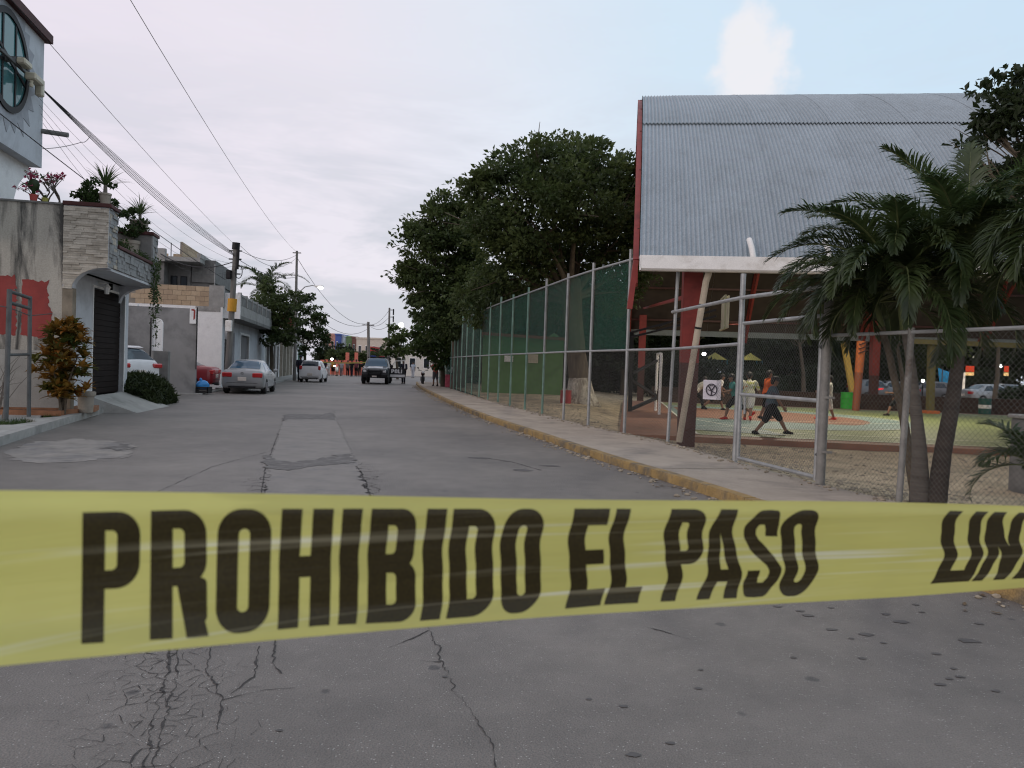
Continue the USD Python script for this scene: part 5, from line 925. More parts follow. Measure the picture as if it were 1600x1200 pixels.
# goal with hoop
gl = thing('goal_with_hoop', 'black framed sports goal with white posts and basketball hoop on a long arm', 'goal', loc=court(2.2, 10.6))
ga, gb = P(1024, 641, 29.5)*V(1, 1, 0), P(1030, 643, 27.0)*V(1, 1, 0)
for p, h in ((ga, 2.2), (gb, 2.15)): part(gl, 'goal_post', tube([p+V(0, 0, .02), p+V(0, 0, h)], .05, 10), whitemetal, world=True)
part(gl, 'crossbar', tube([ga+V(0, 0, 2.2), gb+V(0, 0, 2.15)], .05, 10), whitemetal, world=True)
gba = P(984, 640, 28.5)*V(1, 1, 0); part(gl, 'back_frame', [bar(gba+V(0, 0, .02), gba+V(0, 0, 1.45), .14), bar(gba+V(0, 0, .08), ga+V(0, 0, .5), .11), bar(gba+V(0, 0, 1.4), ga+V(0, 0, 1.95), .09), bar(gba+V(0, 0, 1.2), ga+V(0, 0, .6), .09), bar(ga+V(0, 0, .5), ga+V(0, 0, .8), .09)], black, world=True)
hb = P(1133, 490, 26.5); hbk = court(3.15, 10.2)
part(gl, 'hoop_arm', [bar(P(985, 520, 28.5), hb+V(-.3, .05, .12), .07), bar(P(985, 527, 28.0), hb+V(-.3, 0, -.1), .07), bar(P(1030, 510, 27.5), hb+V(-.28, 0, .35), .05), bar(gba+V(0, 0, 1.4), P(987, 518, 28.5), .14)], black, world=True)
bd = part(gl, 'backboard', bar(hb+V(0, -.85, 0)+V(-.12, 0, 0), hb+V(.12, .85, 0), .05, 1.08), mat('backboard_white', (.5, .48, .36), rough=.5), world=True)
part(bd, 'backboard_frame', [bar(hb+V(-.22, -.8, s), hb+V(.06, .8, s), .06) for s in (-.54, .54)]+[bar(hb+V(-.22, -.8, -.54), hb+V(-.22, -.8, .54), .06)], mat('backboard_edge', (.40, .40, .28), rough=.6), world=True)
part(gl, 'hoop', tube([hb+V(.38+.22*math.cos(t), .22*math.sin(t), -.36) for t in np.linspace(0, 6.283, 24)], .012, 6), redpaint, world=True)
# green service building and bins
GW = thing('green_building', 'low green painted service building with red brown coping behind the tall fence', 'building', loc=(*P(815, 610, 38)[:2], .1))
a, b = P(752, 612, 38), P(878, 620, 38); za, zb = P(756, 523, 38)[2], P(880, 532, 38)[2]; gw_m = mat('green_wall_paint', (0.088, 0.185, 0.066), rough=.8, var=.08, dirt=(.07, .15, .05), dscale=.8)
part(GW, 'wall', trimesh.Trimesh(np.array([[a[0], 38, -.1], [b[0], 38, -.1], [b[0], 44, -.1], [a[0], 44, -.1], [a[0], 38, za], [b[0], 38, zb], [b[0], 44, zb], [a[0], 44, za]]), [[0,2,1],[0,3,2],[4,5,6],[4,6,7],[0,1,5],[0,5,4],[1,2,6],[1,6,5],[2,3,7],[2,7,6],[3,0,4],[3,4,7]], process=False), gw_m, world=True)
part(GW, 'coping', [bar(V(a[0]-.12, 38.05, za+.06), V(b[0]+.15, 38.05, zb+.06), .4, .14), bar(V(b[0], 38, zb+.06), V(b[0], 44, zb+.06), .3, .14), bar(V(a[0], 38, za+.06), V(a[0], 44, za+.06), .3, .14)], mat('redbrown_coping', (.20, .065, .05), rough=.8), world=True)
for px0, px1, py0, py1, mt in ((825, 841, 554, 567, cream_m), (788, 802, 556, 565, white)): c, d = P(px0, py1, 37.97), P(px1, py0, 37.97); part(GW, 'wall_plaque', box(c[0], d[0], 37.955, 37.99, c[2], d[2]), mt, world=True)
part(GW, 'roof_pipe', tube([P(858, 530, 39), P(866, 524, 39), P(871, 528, 39)], .12, 8), gw_m, world=True)
def drum(name, label, px, py, Y, r, h, m, band=None, z=None):
    p = P(px, py, Y); z = gz(p[0], p[1]) if z is None else z; c = (p[0], Y, z); t = thing(name, label, 'bin', loc=c)
    part(t, 'drum', lathe([(0, 0), (r, 0), (r, h*.3), (r*1.05, h*.32), (r*1.05, h*.35), (r, h*.37), (r, h*.63), (r*1.05, h*.65), (r*1.05, h*.68), (r, h*.7), (r, h-.02), (r*1.04, h), (r*.96, h), (r*.94, h*.85), (0, h*.85)], 24, c), m, smooth=35, world=True)
    if band: part(t, 'white_band', lathe([(r+.003, h*.38), (r+.006, h*.40), (r+.006, h*.60), (r+.003, h*.62)], 24, c), band, world=True)
    part(t, 'rim', lathe([(r*.97, h), (r*1.05, h-.01), (r*1.05, h+.02), (r*.97, h+.025), (r*.97, h)], 24, c), m, world=True)
drum('waste_drum', 'bright green waste drum at the far side of the court by the orange column', 1325, 640, 38.5, .36, .80, mat('bright_green_plastic', (.03, .32, .035), rough=.5), z=0)
drum('waste_drum', 'dark green drum with a white band at the far right of the court', 1538, 650, 37.5, .27, .74, mat('dark_green_drum', (.012, .075, .06), rough=.5), whitemetal, z=0)
drum('waste_drum', 'red drum standing left of the white based tree trunk', 884, 622, 31.0, .22, .5, mat('red_drum', (.30, .03, .03), rough=.6))
drum('waste_drum', 'pinkish red drum at the far end inside the tall fence', 704, 600, 47.5, .35, .75, mat('pink_drum', (.34, .06, .09), rough=.6), z=.15)
# low stepped seating behind the court, orange pillar, yellow shelter
bl = thing('stepped_seating', 'low dark brown stepped seating along the far side of the court', 'seating', loc=court(16, 23)); sm = mat('dark_brown_concrete', (.045, .028, .022), rough=.9, var=.25)
for j in range(2): part(bl, 'step', slab(Polygon([tuple(court(*p)[:2]) for p in ((1.5, 22.2+j*.6), (33, 22.2+j*.6), (33, 22.8+j*.6), (1.5, 22.8+j*.6))]), -.2, .38+j*.36), sm, world=True)
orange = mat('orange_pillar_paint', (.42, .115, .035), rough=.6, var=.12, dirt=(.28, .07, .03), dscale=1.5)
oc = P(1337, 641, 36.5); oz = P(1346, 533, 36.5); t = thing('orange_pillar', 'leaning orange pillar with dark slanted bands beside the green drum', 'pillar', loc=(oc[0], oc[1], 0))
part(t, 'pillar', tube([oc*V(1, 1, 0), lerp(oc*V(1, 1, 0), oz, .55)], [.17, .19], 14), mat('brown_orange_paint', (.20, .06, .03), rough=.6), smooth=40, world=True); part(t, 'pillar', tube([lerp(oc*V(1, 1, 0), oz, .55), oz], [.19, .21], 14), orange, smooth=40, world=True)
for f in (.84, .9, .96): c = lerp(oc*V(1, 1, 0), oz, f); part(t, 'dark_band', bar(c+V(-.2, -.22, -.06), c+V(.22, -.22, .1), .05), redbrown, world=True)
part(t, 'yellow_brace', bar(oc*V(1, 1, 0)+V(-.15, .1, .9), P(1319, 536, 36.5), .24, .2), mat('yellow_brace_paint', (.36, .24, .06), rough=.6), world=True)
olive = mat('olive_yellow_paint', (.11, .095, .038), rough=.65, var=.15)
sc_ = P(1453, 646, 36.2); sz = P(1456, 536, 36.2); t = thing('yellow_shelter', 'olive yellow post and long beam of a shelter behind the palm trunks', 'shelter', loc=(sc_[0], sc_[1], 0))
part(t, 'post', bar(V(sc_[0], sc_[1], 0), sz, .27), olive, world=True); part(t, 'post_foot', box(sc_[0]-.3, sc_[0]+.3, sc_[1]-.3, sc_[1]+.3, 0, .14), orange, world=True); part(t, 'beam', bar(P(1415, 533, 36.4), P(1690, 544, 33.8), .3, .22), olive, world=True)
part(t, 'post', bar(P(1690, 650, 33.8)*V(1, 1, 0), P(1690, 544, 33.8), .27), olive, world=True)
# playground shades and stalls far behind
yel = mat('yellow_canvas', (.22, .20, .04), rough=.7)
for px, w, py, Y in ((1117, 1.35, 553, 58), (1172, 1.25, 554, 57)):
    c = P(px, py+9, Y); t = thing('playground_shade', f'yellow pyramid playground shade {"left" if px < 1150 else "right"} of the gate post behind the players', 'shade', loc=(c[0], c[1], 0)); pk = c+V(0, 0, .55)
    cs = [c+V(s*w/2*1.1, t_*w/2, 0) for s, t_ in ((-1, -1), (1, -1), (1, 1), (-1, 1))]; part(t, 'canopy', trimesh.Trimesh(np.array(cs+[pk]), [[0,1,4],[1,2,4],[2,3,4],[3,0,4],[0,2,1],[0,3,2]], process=False), yel, world=True)
    for q in cs: part(t, 'post', tube([q*V(1, 1, 0), q], .05, 6), mat('teal_post', (.02, .10, .12), rough=.6) if px == 1117 and q is cs[0] else '/World/Looks/teal_post', world=True)
tarp = mat('bright_blue_tarp', (.02, .26, .46), rough=.6)
bt0 = P(1470, 612, 62); bt1 = P(1497, 576, 62); t = thing('blue_stall', 'market stall under a bright blue tarp beyond the court', 'stall', loc=((bt0[0]+bt1[0])/2, 62, 0)); part(t, 'tarp', grid(lambda a, b: V(bt0[0]+(bt1[0]-bt0[0])*a, 62+.5*b+.25*meshkit.noise(V(a*4, b*4, 2)), bt0[2]+(bt1[2]-bt0[2]-.35*a)*b), np.linspace(0, 1, 8), np.linspace(0, 1, 8)), tarp, world=True)
part(t, 'table', box(bt0[0]-.2, bt1[0]+.4, 61.8, 63, .9, 1.0), sm, world=True); part(t, 'pole', [tube([V(x, 61.9, 0), V(x, 61.9, bt1[2])], .04, 6) for x in (bt0[0], bt1[0])], steelgrey, world=True)
sign_r = emit('lit_red_stall_sign', (1, .10, .04), .45); sign_y = emit('lit_yellow_stall_sign', (1, .62, .25), .8); sign_w = emit('lit_stall_front', (1, .86, .7), .6)
for k, (px0, px1, Y, lab) in enumerate(((1508, 1522, 60, 'lit food stall with red and yellow sign between the palm trunks'), (1480, 1492, 66, 'small lit stall with a red awning right of the blue tarp'), (1568, 1576, 58, 'lit stall with red top near the right edge'))):
    a, b = P(px0, 592, Y), P(px1, 572, Y); 
    if k == 1: a, b = P(1484, 596, Y), P(1493, 583, Y)
    t = thing('food_stall', lab, 'stall', loc=((a[0]+b[0])/2, Y, 0)); w = b[0]-a[0]; zt = b[2]
    part(t, 'counter', box(a[0], b[0], Y, Y+1.2, 0, .95), sm, world=True); part(t, 'lit_front', box(a[0]+.05, b[0]-.05, Y+1.0, Y+1.05, .95, zt-.5), sign_w, world=True); part(t, 'sign', box(a[0], b[0], Y-.05, Y, zt-.45, zt), sign_r, world=True); part(t, 'lower_sign', box(a[0], b[0], Y-.04, Y, zt-.75, zt-.5), sign_y, world=True); part(t, 'canopy', box(a[0]-.1, b[0]+.1, Y, Y+1.3, zt, zt+.06), sm, world=True)
for k, (px, py, Y, r, mt, lab) in enumerate(((1100, 553, 60, .16, lampglow, 'lit lamp left of the yellow playground shade'), (1158, 546, 56, .16, lampw, 'lit lamp just right of the tall gate post'), (1523, 558, 66, .13, lampw, 'warm lamp high right of the second palm trunk'), (1563, 572, 64, .13, lampglow, 'white lamp near the right edge of the park'), (1389, 573, 66, .08, lampglow, 'small lamp among the trees left of the leaning palm trunk'), (1442, 595, 60, .12, lampglow, 'white lamp between the two palm trunks'), (1527, 595, 66, .09, lampglow, 'small white lamp right of the second palm trunk'), (953, 551, 52, .13, lampw, 'lit lamp seen through the tall fence right of the tree trunk'), (990, 568, 60, .10, lampglow, 'small white lamp left of the red column'), (747, 574, 62, .22, lampglow, 'bright lamp left of the green building'))):
    p = P(px, py, Y); t = thing('park_lamp', lab, 'lamp', loc=(p[0], p[1], 0)); part(t, 'post', tube([p*V(1, 1, 0), p-V(0, 0, r*.8)], .045, 6), black, world=True); m_ = trimesh.creation.icosphere(1, r); m_.apply_translation(p); part(t, 'globe', m_, mt, world=True); part(t, 'cap', lathe([(0, r*.9), (r*.6, r*.75), (r*.5, r*1.1), (0, r*1.25)], 10, tuple(p)), black, world=True)
# grey concrete block at the right edge
c0 = P(1572, 720, 11.0)+V(.55, 0, 0); t = thing('concrete_block', 'grey concrete block behind the dark plant at the right edge', 'block', loc=(c0[0]+.4, 11.4, -.1)); part(t, 'block', rbox(c0[0], c0[0]+.95, 11.0, 11.8, gz(c0[0], 11)-.1, P(1572, 656, 11)[2], .03), concd, world=True); part(t, 'cap', rbox(c0[0]-.03, c0[0]+.98, 10.97, 11.83, P(1572, 656, 11)[2], P(1572, 656, 11)[2]+.06, .015), conc, world=True)
# ------------------------------------------------------------------ trees
def crown(lobes, per_m2, clump_r, leaf, n_leaf, seed, centre=None, aspect=.55):
    r = np.random.RandomState(seed); C, R = [], []
    for c, rad in lobes:
        n = max(6, int(per_m2*4*math.pi*rad*rad)); q = r.normal(0, 1, (n, 3)); q /= np.linalg.norm(q, axis=1, keepdims=True); rr_ = rad*(0.25+0.80*r.rand(n)**.6)
        p = c+q*rr_[:, None]*V(1, 1, .85); C.append(p); R.append(clump_r*(.6+.8*r.rand(n)))
    C = np.vstack(C); return clumps(C, np.concatenate(R), n_leaf, leaf, seed+5, aspect=aspect, squash=.5, centre=centre)
def limbs(fork, lobes, r0, seed, sub=3):
    rr_ = random.Random(seed); out = []
    for c, rad in lobes:
        c = np.asarray(c); mid = (fork+c)/2+V(rr_.gauss(0, .3), rr_.gauss(0, .3), -abs(rr_.gauss(0, .3)))*.8; d = np.linalg.norm(c-fork); ra = r0*min(1, .45+.12*rad)
        pts = np.array([fork*(1-t)**2+2*mid*t*(1-t)+c*t*t for t in np.linspace(0, 1, 7)]); out.append(tube(pts, np.linspace(ra, ra*.28, 7), 7))
        for k in range(sub):
            b = pts[3+k % 3]; e = c+V(rr_.gauss(0, 1), rr_.gauss(0, 1), rr_.gauss(0, .6))*rad*.75; m = (b+e)/2+V(rr_.gauss(0, .15), rr_.gauss(0, .15), .1)*rad; out.append(tube([b, m, e], [ra*.4, ra*.25, ra*.08], 5))
    return cat(out)
def trunk(pts, r, seed=0, sides=16):
    m = tube(pts, r, sides); v = np.array(m.vertices); p = np.asarray(pts, float)
    d = meshkit.fbm(v*V(2.2, 2.2, .7)+seed*7.7, 3)-.5; c = np.column_stack([np.interp(v[:, 2], p[:, 2], p[:, 0]), np.interp(v[:, 2], p[:, 2], p[:, 1])])
    v[:, :2] = c+(v[:, :2]-c)*(1+.45*d)[:, None]; return trimesh.Trimesh(v, m.faces, process=False)
def pl(px, py, r, Y): return (P(px, py, Y), r/FPX*Y)
tree_leaf = leafmat('fig_tree_leaf', (0.066, 0.104, 0.034), col2=(0.155, 0.205, 0.064), var=.5, trans=.32, clump=.6)
tree_leaf2 = leafmat('bright_tree_leaf', (0.055, 0.10, 0.024), col2=(0.13, 0.18, 0.045), var=.4, clump=.6)
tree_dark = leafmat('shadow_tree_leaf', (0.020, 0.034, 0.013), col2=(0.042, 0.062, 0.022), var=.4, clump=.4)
bark_l = mat('pale_limewashed_bark', (.40, .37, .31), rough=.95, var=.3, scale=3, fscale=20, fine=.2, dirt=(.17, .14, .11), dscale=2.2, dlo=.48, dhi=.62, stretch=(2, 2, .6))
rr = random.Random(77)
b0 = P(905, 630, 32); b0[2] = .08; f1 = P(893, 455, 32)
t = thing('big_tree', 'biggest leafy tree with a white painted trunk base behind the tall fence', 'tree', loc=b0)
tp_ = [b0, b0+V(-.02, 0, .25), b0+V(-.05, 0, .9), lerp(b0, f1, .45), f1]
zs = np.array([p[2] for p in tp_]); part(t, 'trunk', trunk([b0+V(-.05, 0, 1.05), lerp(b0, f1, .45), lerp(b0, f1, .75), f1+V(0, 0, .5)], [.46, .40, .38, .36], 1), bark, smooth=True, world=True)
rt = trunk([b0-V(0, 0, .2), b0+V(0, 0, .12), b0+V(-.02, 0, .4), b0+V(-.05, 0, 1.08)], [.95, .80, .58, .465], 1, 22); part(t, 'trunk_base', rt, bark_l, smooth=True, world=True, label='white limewashed trunk foot')
lob = [pl(*a) for a in ((792,292,58,31),(850,262,56,32),(900,246,44,34),(938,268,56,33),(978,300,52,33),(905,320,72,30),(830,345,70,30),(770,350,52,31),(965,375,62,32),(890,405,62,34),(800,425,66,32),(745,300,26,31),(1000,400,48,34),(950,450,48,35),(765,470,50,34),(860,470,46,36),(1010,330,44,36))]
part(t, 'limb', limbs(f1-V(0, 0, .3), lob, .22, 5), bark, smooth=True, world=True); part(t, 'crown', crown(lob, 1.85, .60, .21, 58, 11, centre=P(880, 380, 32)), tree_leaf, world=True)
b0 = P(716, 606, 45); b0[2] = .15; f1 = P(712, 500, 45); t = thing('leaning_tree', 'leafy tree leaning out over the far sidewalk left of the biggest tree', 'tree', loc=b0)
lob = [pl(*a) for a in ((694,338,38,44),(664,378,34,43),(712,385,48,44),(650,412,24,43),(682,430,48,43),(735,430,48,45),(664,475,30,43),(700,490,44,42),(735,350,34,45),(636,440,18,43),(745,500,46,46),(655,350,18,44))]
part(t, 'trunk', trunk([b0-V(0, 0, .2), b0+V(0, 0, .8), lerp(b0, f1, .6), f1], [.45, .33, .3, .26], 3), bark, smooth=True, world=True); part(t, 'limb', limbs(f1, lob, .2, 6), bark, smooth=True, world=True); part(t, 'crown', crown(lob, 1.5, .70, .26, 54, 21, centre=P(700, 430, 45)), tree_leaf, world=True)
b0 = P(693, 600, 49); b0[2] = .1; f1 = P(690, 560, 49); t = thing('bright_tree', 'small bright green tree hanging low over the far sidewalk fence', 'tree', loc=b0)
lob = [pl(*a) for a in ((668,528,26,49),(695,520,34,49),(655,545,18,48),(690,550,26,48),(715,540,24,50),(650,520,12,49),(735,560,26,50))]
part(t, 'trunk', trunk([b0-V(0, 0, .2), lerp(b0, f1, .5), f1], [.2, .15, .12], 4), bark, smooth=True, world=True); part(t, 'limb', limbs(f1, lob, .1, 7), bark, world=True); part(t, 'crown', crown(lob, 1.6, .5, .27, 40, 31), tree_leaf2, world=True)
# dark trees behind the court and the fence: two kinds, copied
def park_tree(name, seed, H, spread, mt):
    pth = proto(name); r = random.Random(seed); _inv[pth] = (np.zeros(3), np.eye(3)); fork = V(.2, .1, H*.33)
    lob = [(V(r.gauss(0, spread*.5), r.gauss(0, spread*.5), r.uniform(H*.30, H*.86)), r.uniform(1.1, 1.9)) for _ in range(17)]
    part(pth, 'trunk', trunk([V(0, 0, -.3), V(.05, 0, H*.15), fork], [.34, .24, .2], seed), bark, smooth=True); part(pth, 'limb', limbs(fork, lob, .13, seed), bark); part(pth, 'crown', crown(lob, .55, .8, .40, 36, seed, centre=V(0, 0, H*.5)), mt); return pth
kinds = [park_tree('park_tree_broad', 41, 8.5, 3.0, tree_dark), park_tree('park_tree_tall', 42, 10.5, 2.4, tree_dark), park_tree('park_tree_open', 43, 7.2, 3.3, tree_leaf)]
for k, (px, Y, kd, s, lab) in enumerate(((742, 62, 0, 1.0, 'dark tree behind the far end of the tall fence'), (760, 56, 0, .95, 'dark broad tree behind the green building, left end'), (812, 60, 2, 1.05, 'open dark tree behind the middle of the green building'), (855, 52, 0, .9, 'dark tree behind the right end of the green building'), (925, 56, 1, .8, 'dark tree right behind the white based trunk'), (975, 50, 0, .85, 'dark tree left of the red column beyond the court'), (1045, 62, 2, 1.0, 'dark tree behind the left playground shade'), (1110, 68, 0, 1.1, 'tall dark tree behind the yellow shades'), (1175, 64, 2, 1.0, 'dark tree behind the gate post and players'), (1235, 60, 0, 1.0, 'dark tree behind the middle of the gate'), (1290, 66, 1, .9, 'dark tree behind the player in white'), (1345, 62, 0, .95, 'dark tree behind the orange pillar'), (1400, 70, 2, 1.1, 'dark tree behind the leaning palm trunks'), (1450, 76, 0, 1.2, 'dark tree behind the olive shelter post'), (1510, 74, 2, 1.2, 'dark tree behind the food stalls'), (1565, 70, 0, 1.1, 'dark tree behind the white banded drum'), (1625, 66, 1, 1.0, 'dark tree at the right end of the park'), (1010, 78, 0, 1.3, 'big dark tree far behind the hoop'), (1140, 84, 0, 1.4, 'big dark tree far behind the gate'), (1330, 86, 0, 1.4, 'big dark tree far behind the orange pillar'), (790, 74, 1, 1.1, 'tall dark tree far behind the green building'), (890, 72, 0, 1.2, 'big dark tree far behind the biggest tree'))):
    p = P(px, 600, Y); dup(kinds[kd], 'park_tree', lab, 'tree', (p[0], Y, 0), k*1.7, 'dark trees beyond the court', s)
# a low row of dark shrubs closes the view under the trees
sh_ = proto('dark_shrub'); _inv[sh_] = (np.zeros(3), np.eye(3)); r2 = random.Random(91)
lob = [(V(r2.uniform(-1.6, 1.6), r2.gauss(0, .3), r2.uniform(.5, 1.9)), r2.uniform(.5, .8)) for _ in range(12)]
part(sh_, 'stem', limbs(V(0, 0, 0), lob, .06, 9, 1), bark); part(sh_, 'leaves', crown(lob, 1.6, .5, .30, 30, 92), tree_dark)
SHW = ['left of the green building', 'behind the green building, left corner', 'behind the green building, left plaque', 'behind the green building, middle', 'behind the green building, right plaque', 'behind the green building, right corner', 'left of the white trunk base', 'right of the white trunk base', 'left of the tall fence end post', 'left of the black goal frame', 'behind the white goal posts', 'left of the dark red column foot', 'behind the leaning downpipe', 'behind the bending players', 'behind the square banner', 'behind the tall gate post', 'behind the splashed white shirt', 'behind the orange shirt', 'right of the walking player', 'left of the gate hinge post', 'behind the player in white shorts', 'left of the green drum', 'behind the orange pillar', 'left of the parked grey car', 'left of the low fence post', 'behind the palm trunks', 'behind the olive post', 'behind the blue stall', 'behind the food stalls', 'behind the white banded drum', 'at the right edge']
for k in range(31):
    px = 745+k*28.5; Y = 56+5*math.sin(k*2.3)+(14 if px > 1340 and px < 1580 else 0); p = P(px, 600, Y); dup(sh_, 'shrub', 'dark shrub in the row beyond the court, ' + SHW[k], 'shrub', (p[0], Y, -.2), k*2.4, 'dark shrubs beyond the court', (1.0+.25*math.sin(k*1.7), 1, 1.0+.3*math.sin(k*3.1)))
# slim bare trunks and low shrubs seen beyond the court
for k, (px, px1, Y) in enumerate(((1412, 1402, 46), (1552, 1560, 48), (1070, 1076, 50), (1255, 1250, 52))):
    a, b = P(px, 640, Y)*V(1, 1, 0), P(px1, 540, Y); t = thing('slim_tree', f'slim dark trunked tree beyond the court, {["between palm trunk and fence post", "right of the green white drum", "left of the bending players", "behind the middle of the gate"][k]}', 'tree', loc=a); part(t, 'trunk', trunk([a, lerp(a, b, .5)+V(.1, 0, 0), b], [.16, .12, .09], k), bark, smooth=True, world=True)
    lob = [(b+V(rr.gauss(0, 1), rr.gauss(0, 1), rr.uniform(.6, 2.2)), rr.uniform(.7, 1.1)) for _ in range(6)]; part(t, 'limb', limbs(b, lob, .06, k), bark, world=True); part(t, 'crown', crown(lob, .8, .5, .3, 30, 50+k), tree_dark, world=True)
# street trees on the left
def street_tree(name, label, base, top, lobs, mt, dens, leaf, seed, r0=.14):
    b = P(*base); b[2] = .1; f = P(*top); t = thing(name, label, 'tree', loc=b); lob = [pl(*a) for a in lobs]; part(t, 'trunk', trunk([b-V(0, 0, .2), lerp(b, f, .5)+V(.05, 0, 0), f], [r0*1.2, r0, r0*.8], seed), bark, smooth=True, world=True)
    part(t, 'limb', limbs(f, lob, r0*.6, seed), bark, world=True); part(t, 'crown', crown(lob, dens, .42, leaf, 34, seed), mt, world=True)
street_tree('street_tree', 'round dark street tree under the coconut palm beside the white corner house', (423, 588, 50), (424, 540, 50), ((418,470,24,49),(440,485,26,50),(412,500,24,49),(430,520,26,49),(452,505,20,50),(425,450,20,50),(448,528,14,49),(460,470,16,51)), tree_leaf, 2.0, .24, 61)
street_tree('street_tree', 'open leafy street tree with visible branches in front of the porch house', (475, 590, 61), (476, 545, 61), ((462,490,18,61),(490,495,18,61),(475,470,16,61),(500,520,14,60),(485,525,18,61),(462,520,16,61),(503,497,10,60),(470,545,10,60),(498,540,10,61),(508,530,7,60)), leaf_dark, 1.7, .26, 62, .12)
street_tree('street_tree', 'small light green street tree behind the police pickup', (621, 595, 73), (619, 560, 73), ((610,530,14,73),(622,535,14,73),(604,545,10,73),(630,522,10,73),(615,515,8,73),(632,550,12,73),(618,552,12,73)), tree_leaf2, 1.2, .3, 63, .12)
# trees across the end of the street
for k, (px, Y, s, lab) in enumerate(((512, 100, .55, 'dark tree left behind the onlookers'), (531, 98, .52, 'dark tree behind the middle onlookers'), (551, 101, .50, 'dark tree behind the orange pillars'), (571, 100, .50, 'dark tree behind the far grey pole'), (592, 104, .5, 'dark tree left behind the police pickup'))):
    p = P(px, 590, Y); dup(kinds[2 if k % 2 else 0], 'distant_tree', lab, 'tree', (p[0], Y, -.6), k*2.1, 'trees across the end of the street', s)
# the broadleaf tree at the top right
b0 = V(9.3, 11.6, -.1); t = thing('almond_tree', 'dark broad leaved tree reaching in at the top right corner', 'tree', loc=b0); f1 = V(9.1, 11.8, 3.4)
lob = [pl(*a) for a in ((1566,150,42,12),(1604,180,52,11.8),(1548,205,36,12),(1612,260,56,12),(1518,232,18,11.8),(1575,285,46,12.2),(1650,140,60,12.4),(1545,270,22,12),(1590,118,20,12),(1660,240,70,12.5),(1535,185,16,12))]
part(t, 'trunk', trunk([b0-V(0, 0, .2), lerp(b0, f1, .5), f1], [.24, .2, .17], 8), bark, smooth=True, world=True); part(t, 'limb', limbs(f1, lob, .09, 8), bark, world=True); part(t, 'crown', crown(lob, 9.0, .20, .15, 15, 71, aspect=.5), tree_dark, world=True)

# ------------------------------------------------------------------ palms
palm_m = leafmat('palm_leaflet', (0.034, 0.060, 0.020), col2=(0.078, 0.115, 0.036), var=.4, trans=.28, clump=2.2, rough=.42, spec=.45); rach_m = mat('palm_rachis', (.10, .12, .045), rough=.6, var=.2)
def frond(o, az, el, L, droop, ll, n, seed, width=.030, twist=0.0, vee=.5, hang=.35):
    r = random.Random(seed); h = V(math.cos(az), math.sin(az), 0); s0 = V(-math.sin(az), math.cos(az), 0); M_ = 24; p = np.array(o, float); pts = [p]; ts_ = []
    for k in range(M_):
        e = el-droop*((k+1)/M_)**1.35; d = h*math.cos(e)+V(0, 0, math.sin(e)); ts_.append(d); p = p+d*L/M_; pts.append(p)
    pts = np.array(pts); rach = tube(pts, np.linspace(.016, .004, M_+1)*(L/1.6)**.5, 5); Vt_, F_ = [], []; b = 0
    for k in range(n):
        u = .16+.84*(k+.5)/n; x = u*M_; i = min(M_-1, int(x)); c = pts[i]+(pts[i+1]-pts[i])*(x-i); d = ts_[i]; up = np.cross(s0, d); up = up if up[2] > 0 else -up
        l0 = ll*(math.sin(math.pi*min(1, .12+u*.86))**.55)*(1-.25*u)
        for sg_ in (-1, 1):
            ang = math.radians(52-22*u)+r.gauss(0, .10); out = unit(d*math.cos(ang)+s0*sg_*math.sin(ang)+up*(vee+r.gauss(0, .18))); l = l0*r.uniform(.85, 1.12); q = c.copy(); w = width*r.uniform(.8, 1.15); side = unit(np.cross(out, up)); ww = [.5, 1.0, .75, .05]; st = []
            for j in range(4):
                st += [q+side*w*ww[j]*.5, q-side*w*ww[j]*.5]; out = unit(out+V(0, 0, -hang*(.35+.5*j)*r.uniform(.7, 1.3))); q = q+out*l/3
            Vt_ += st
            for j in range(3): a = b+2*j; F_ += [[a, a+1, a+3], [a, a+3, a+2]]
            b += 8
    return trimesh.Trimesh(np.array(Vt_), np.array(F_), process=False), rach
def palm(name, label, pts, radii, crown_at, fronds, shaft=.5, seedo=0, catg='palm', L=1.6, ll=.42, n=44, mt=None, trunk_m=bark, width=.030):
    pts = [np.asarray(p) for p in pts]; t = thing(name, label, catg, loc=pts[0]); zs = np.linspace(0, 1, 40); P_ = np.array(pts); d = np.r_[0, np.cumsum(np.linalg.norm(np.diff(P_, axis=0), axis=1))]; s = zs*d[-1]
    from scipy.interpolate import PchipInterpolator as PI
    Q = np.column_stack([PI(d, P_[:, k])(s) for k in range(3)]); R = np.interp(s, d, radii)*(1+.035*(np.arange(40) % 2)); k0 = int(40*(1-shaft/max(d[-1], .1))); k0 = max(2, min(38, k0))
    part(t, 'trunk', tube(Q[:k0+1], R[:k0+1], 14), trunk_m, smooth=40, world=True); part(t, 'crown_shaft', tube(Q[k0:], R[k0:]*np.linspace(1.12, .75, 40-k0), 12), rach_m, smooth=40, world=True)
    c = Q[-1]
    for k, (az, el, l, dr) in enumerate(fronds):
        m, rc = frond(c-V(0, 0, .03), math.radians(az), math.radians(el), L*l, math.radians(dr), ll, n, seedo*100+k, width=width); f = part(t, 'frond', m, mt or palm_m, world=True); part(f, 'rachis', rc, rach_m, world=True)
def fan(n, seed, lo=8, hi=80, dr=(85, 140)):
    r = random.Random(seed); return [((k*137.5+r.uniform(-14, 14)) % 360, lo+(hi-lo)*((k+.5)/n)**.9+r.uniform(-6, 6), r.uniform(.82, 1.12), r.uniform(*dr)) for k in range(n)]
palm_bark = mat('ringed_palm_bark', (.125, .11, .095), rough=.9, var=.25, scale=4, stretch=(.6, .6, 5), bump=.6, bscale=30, dirt=(.055, .047, .04), dscale=2)
palm_barkd = mat('dark_palm_bark', (.055, .045, .038), rough=.9, var=.3, scale=4, stretch=(.6, .6, 5), bump=.6, bscale=30)
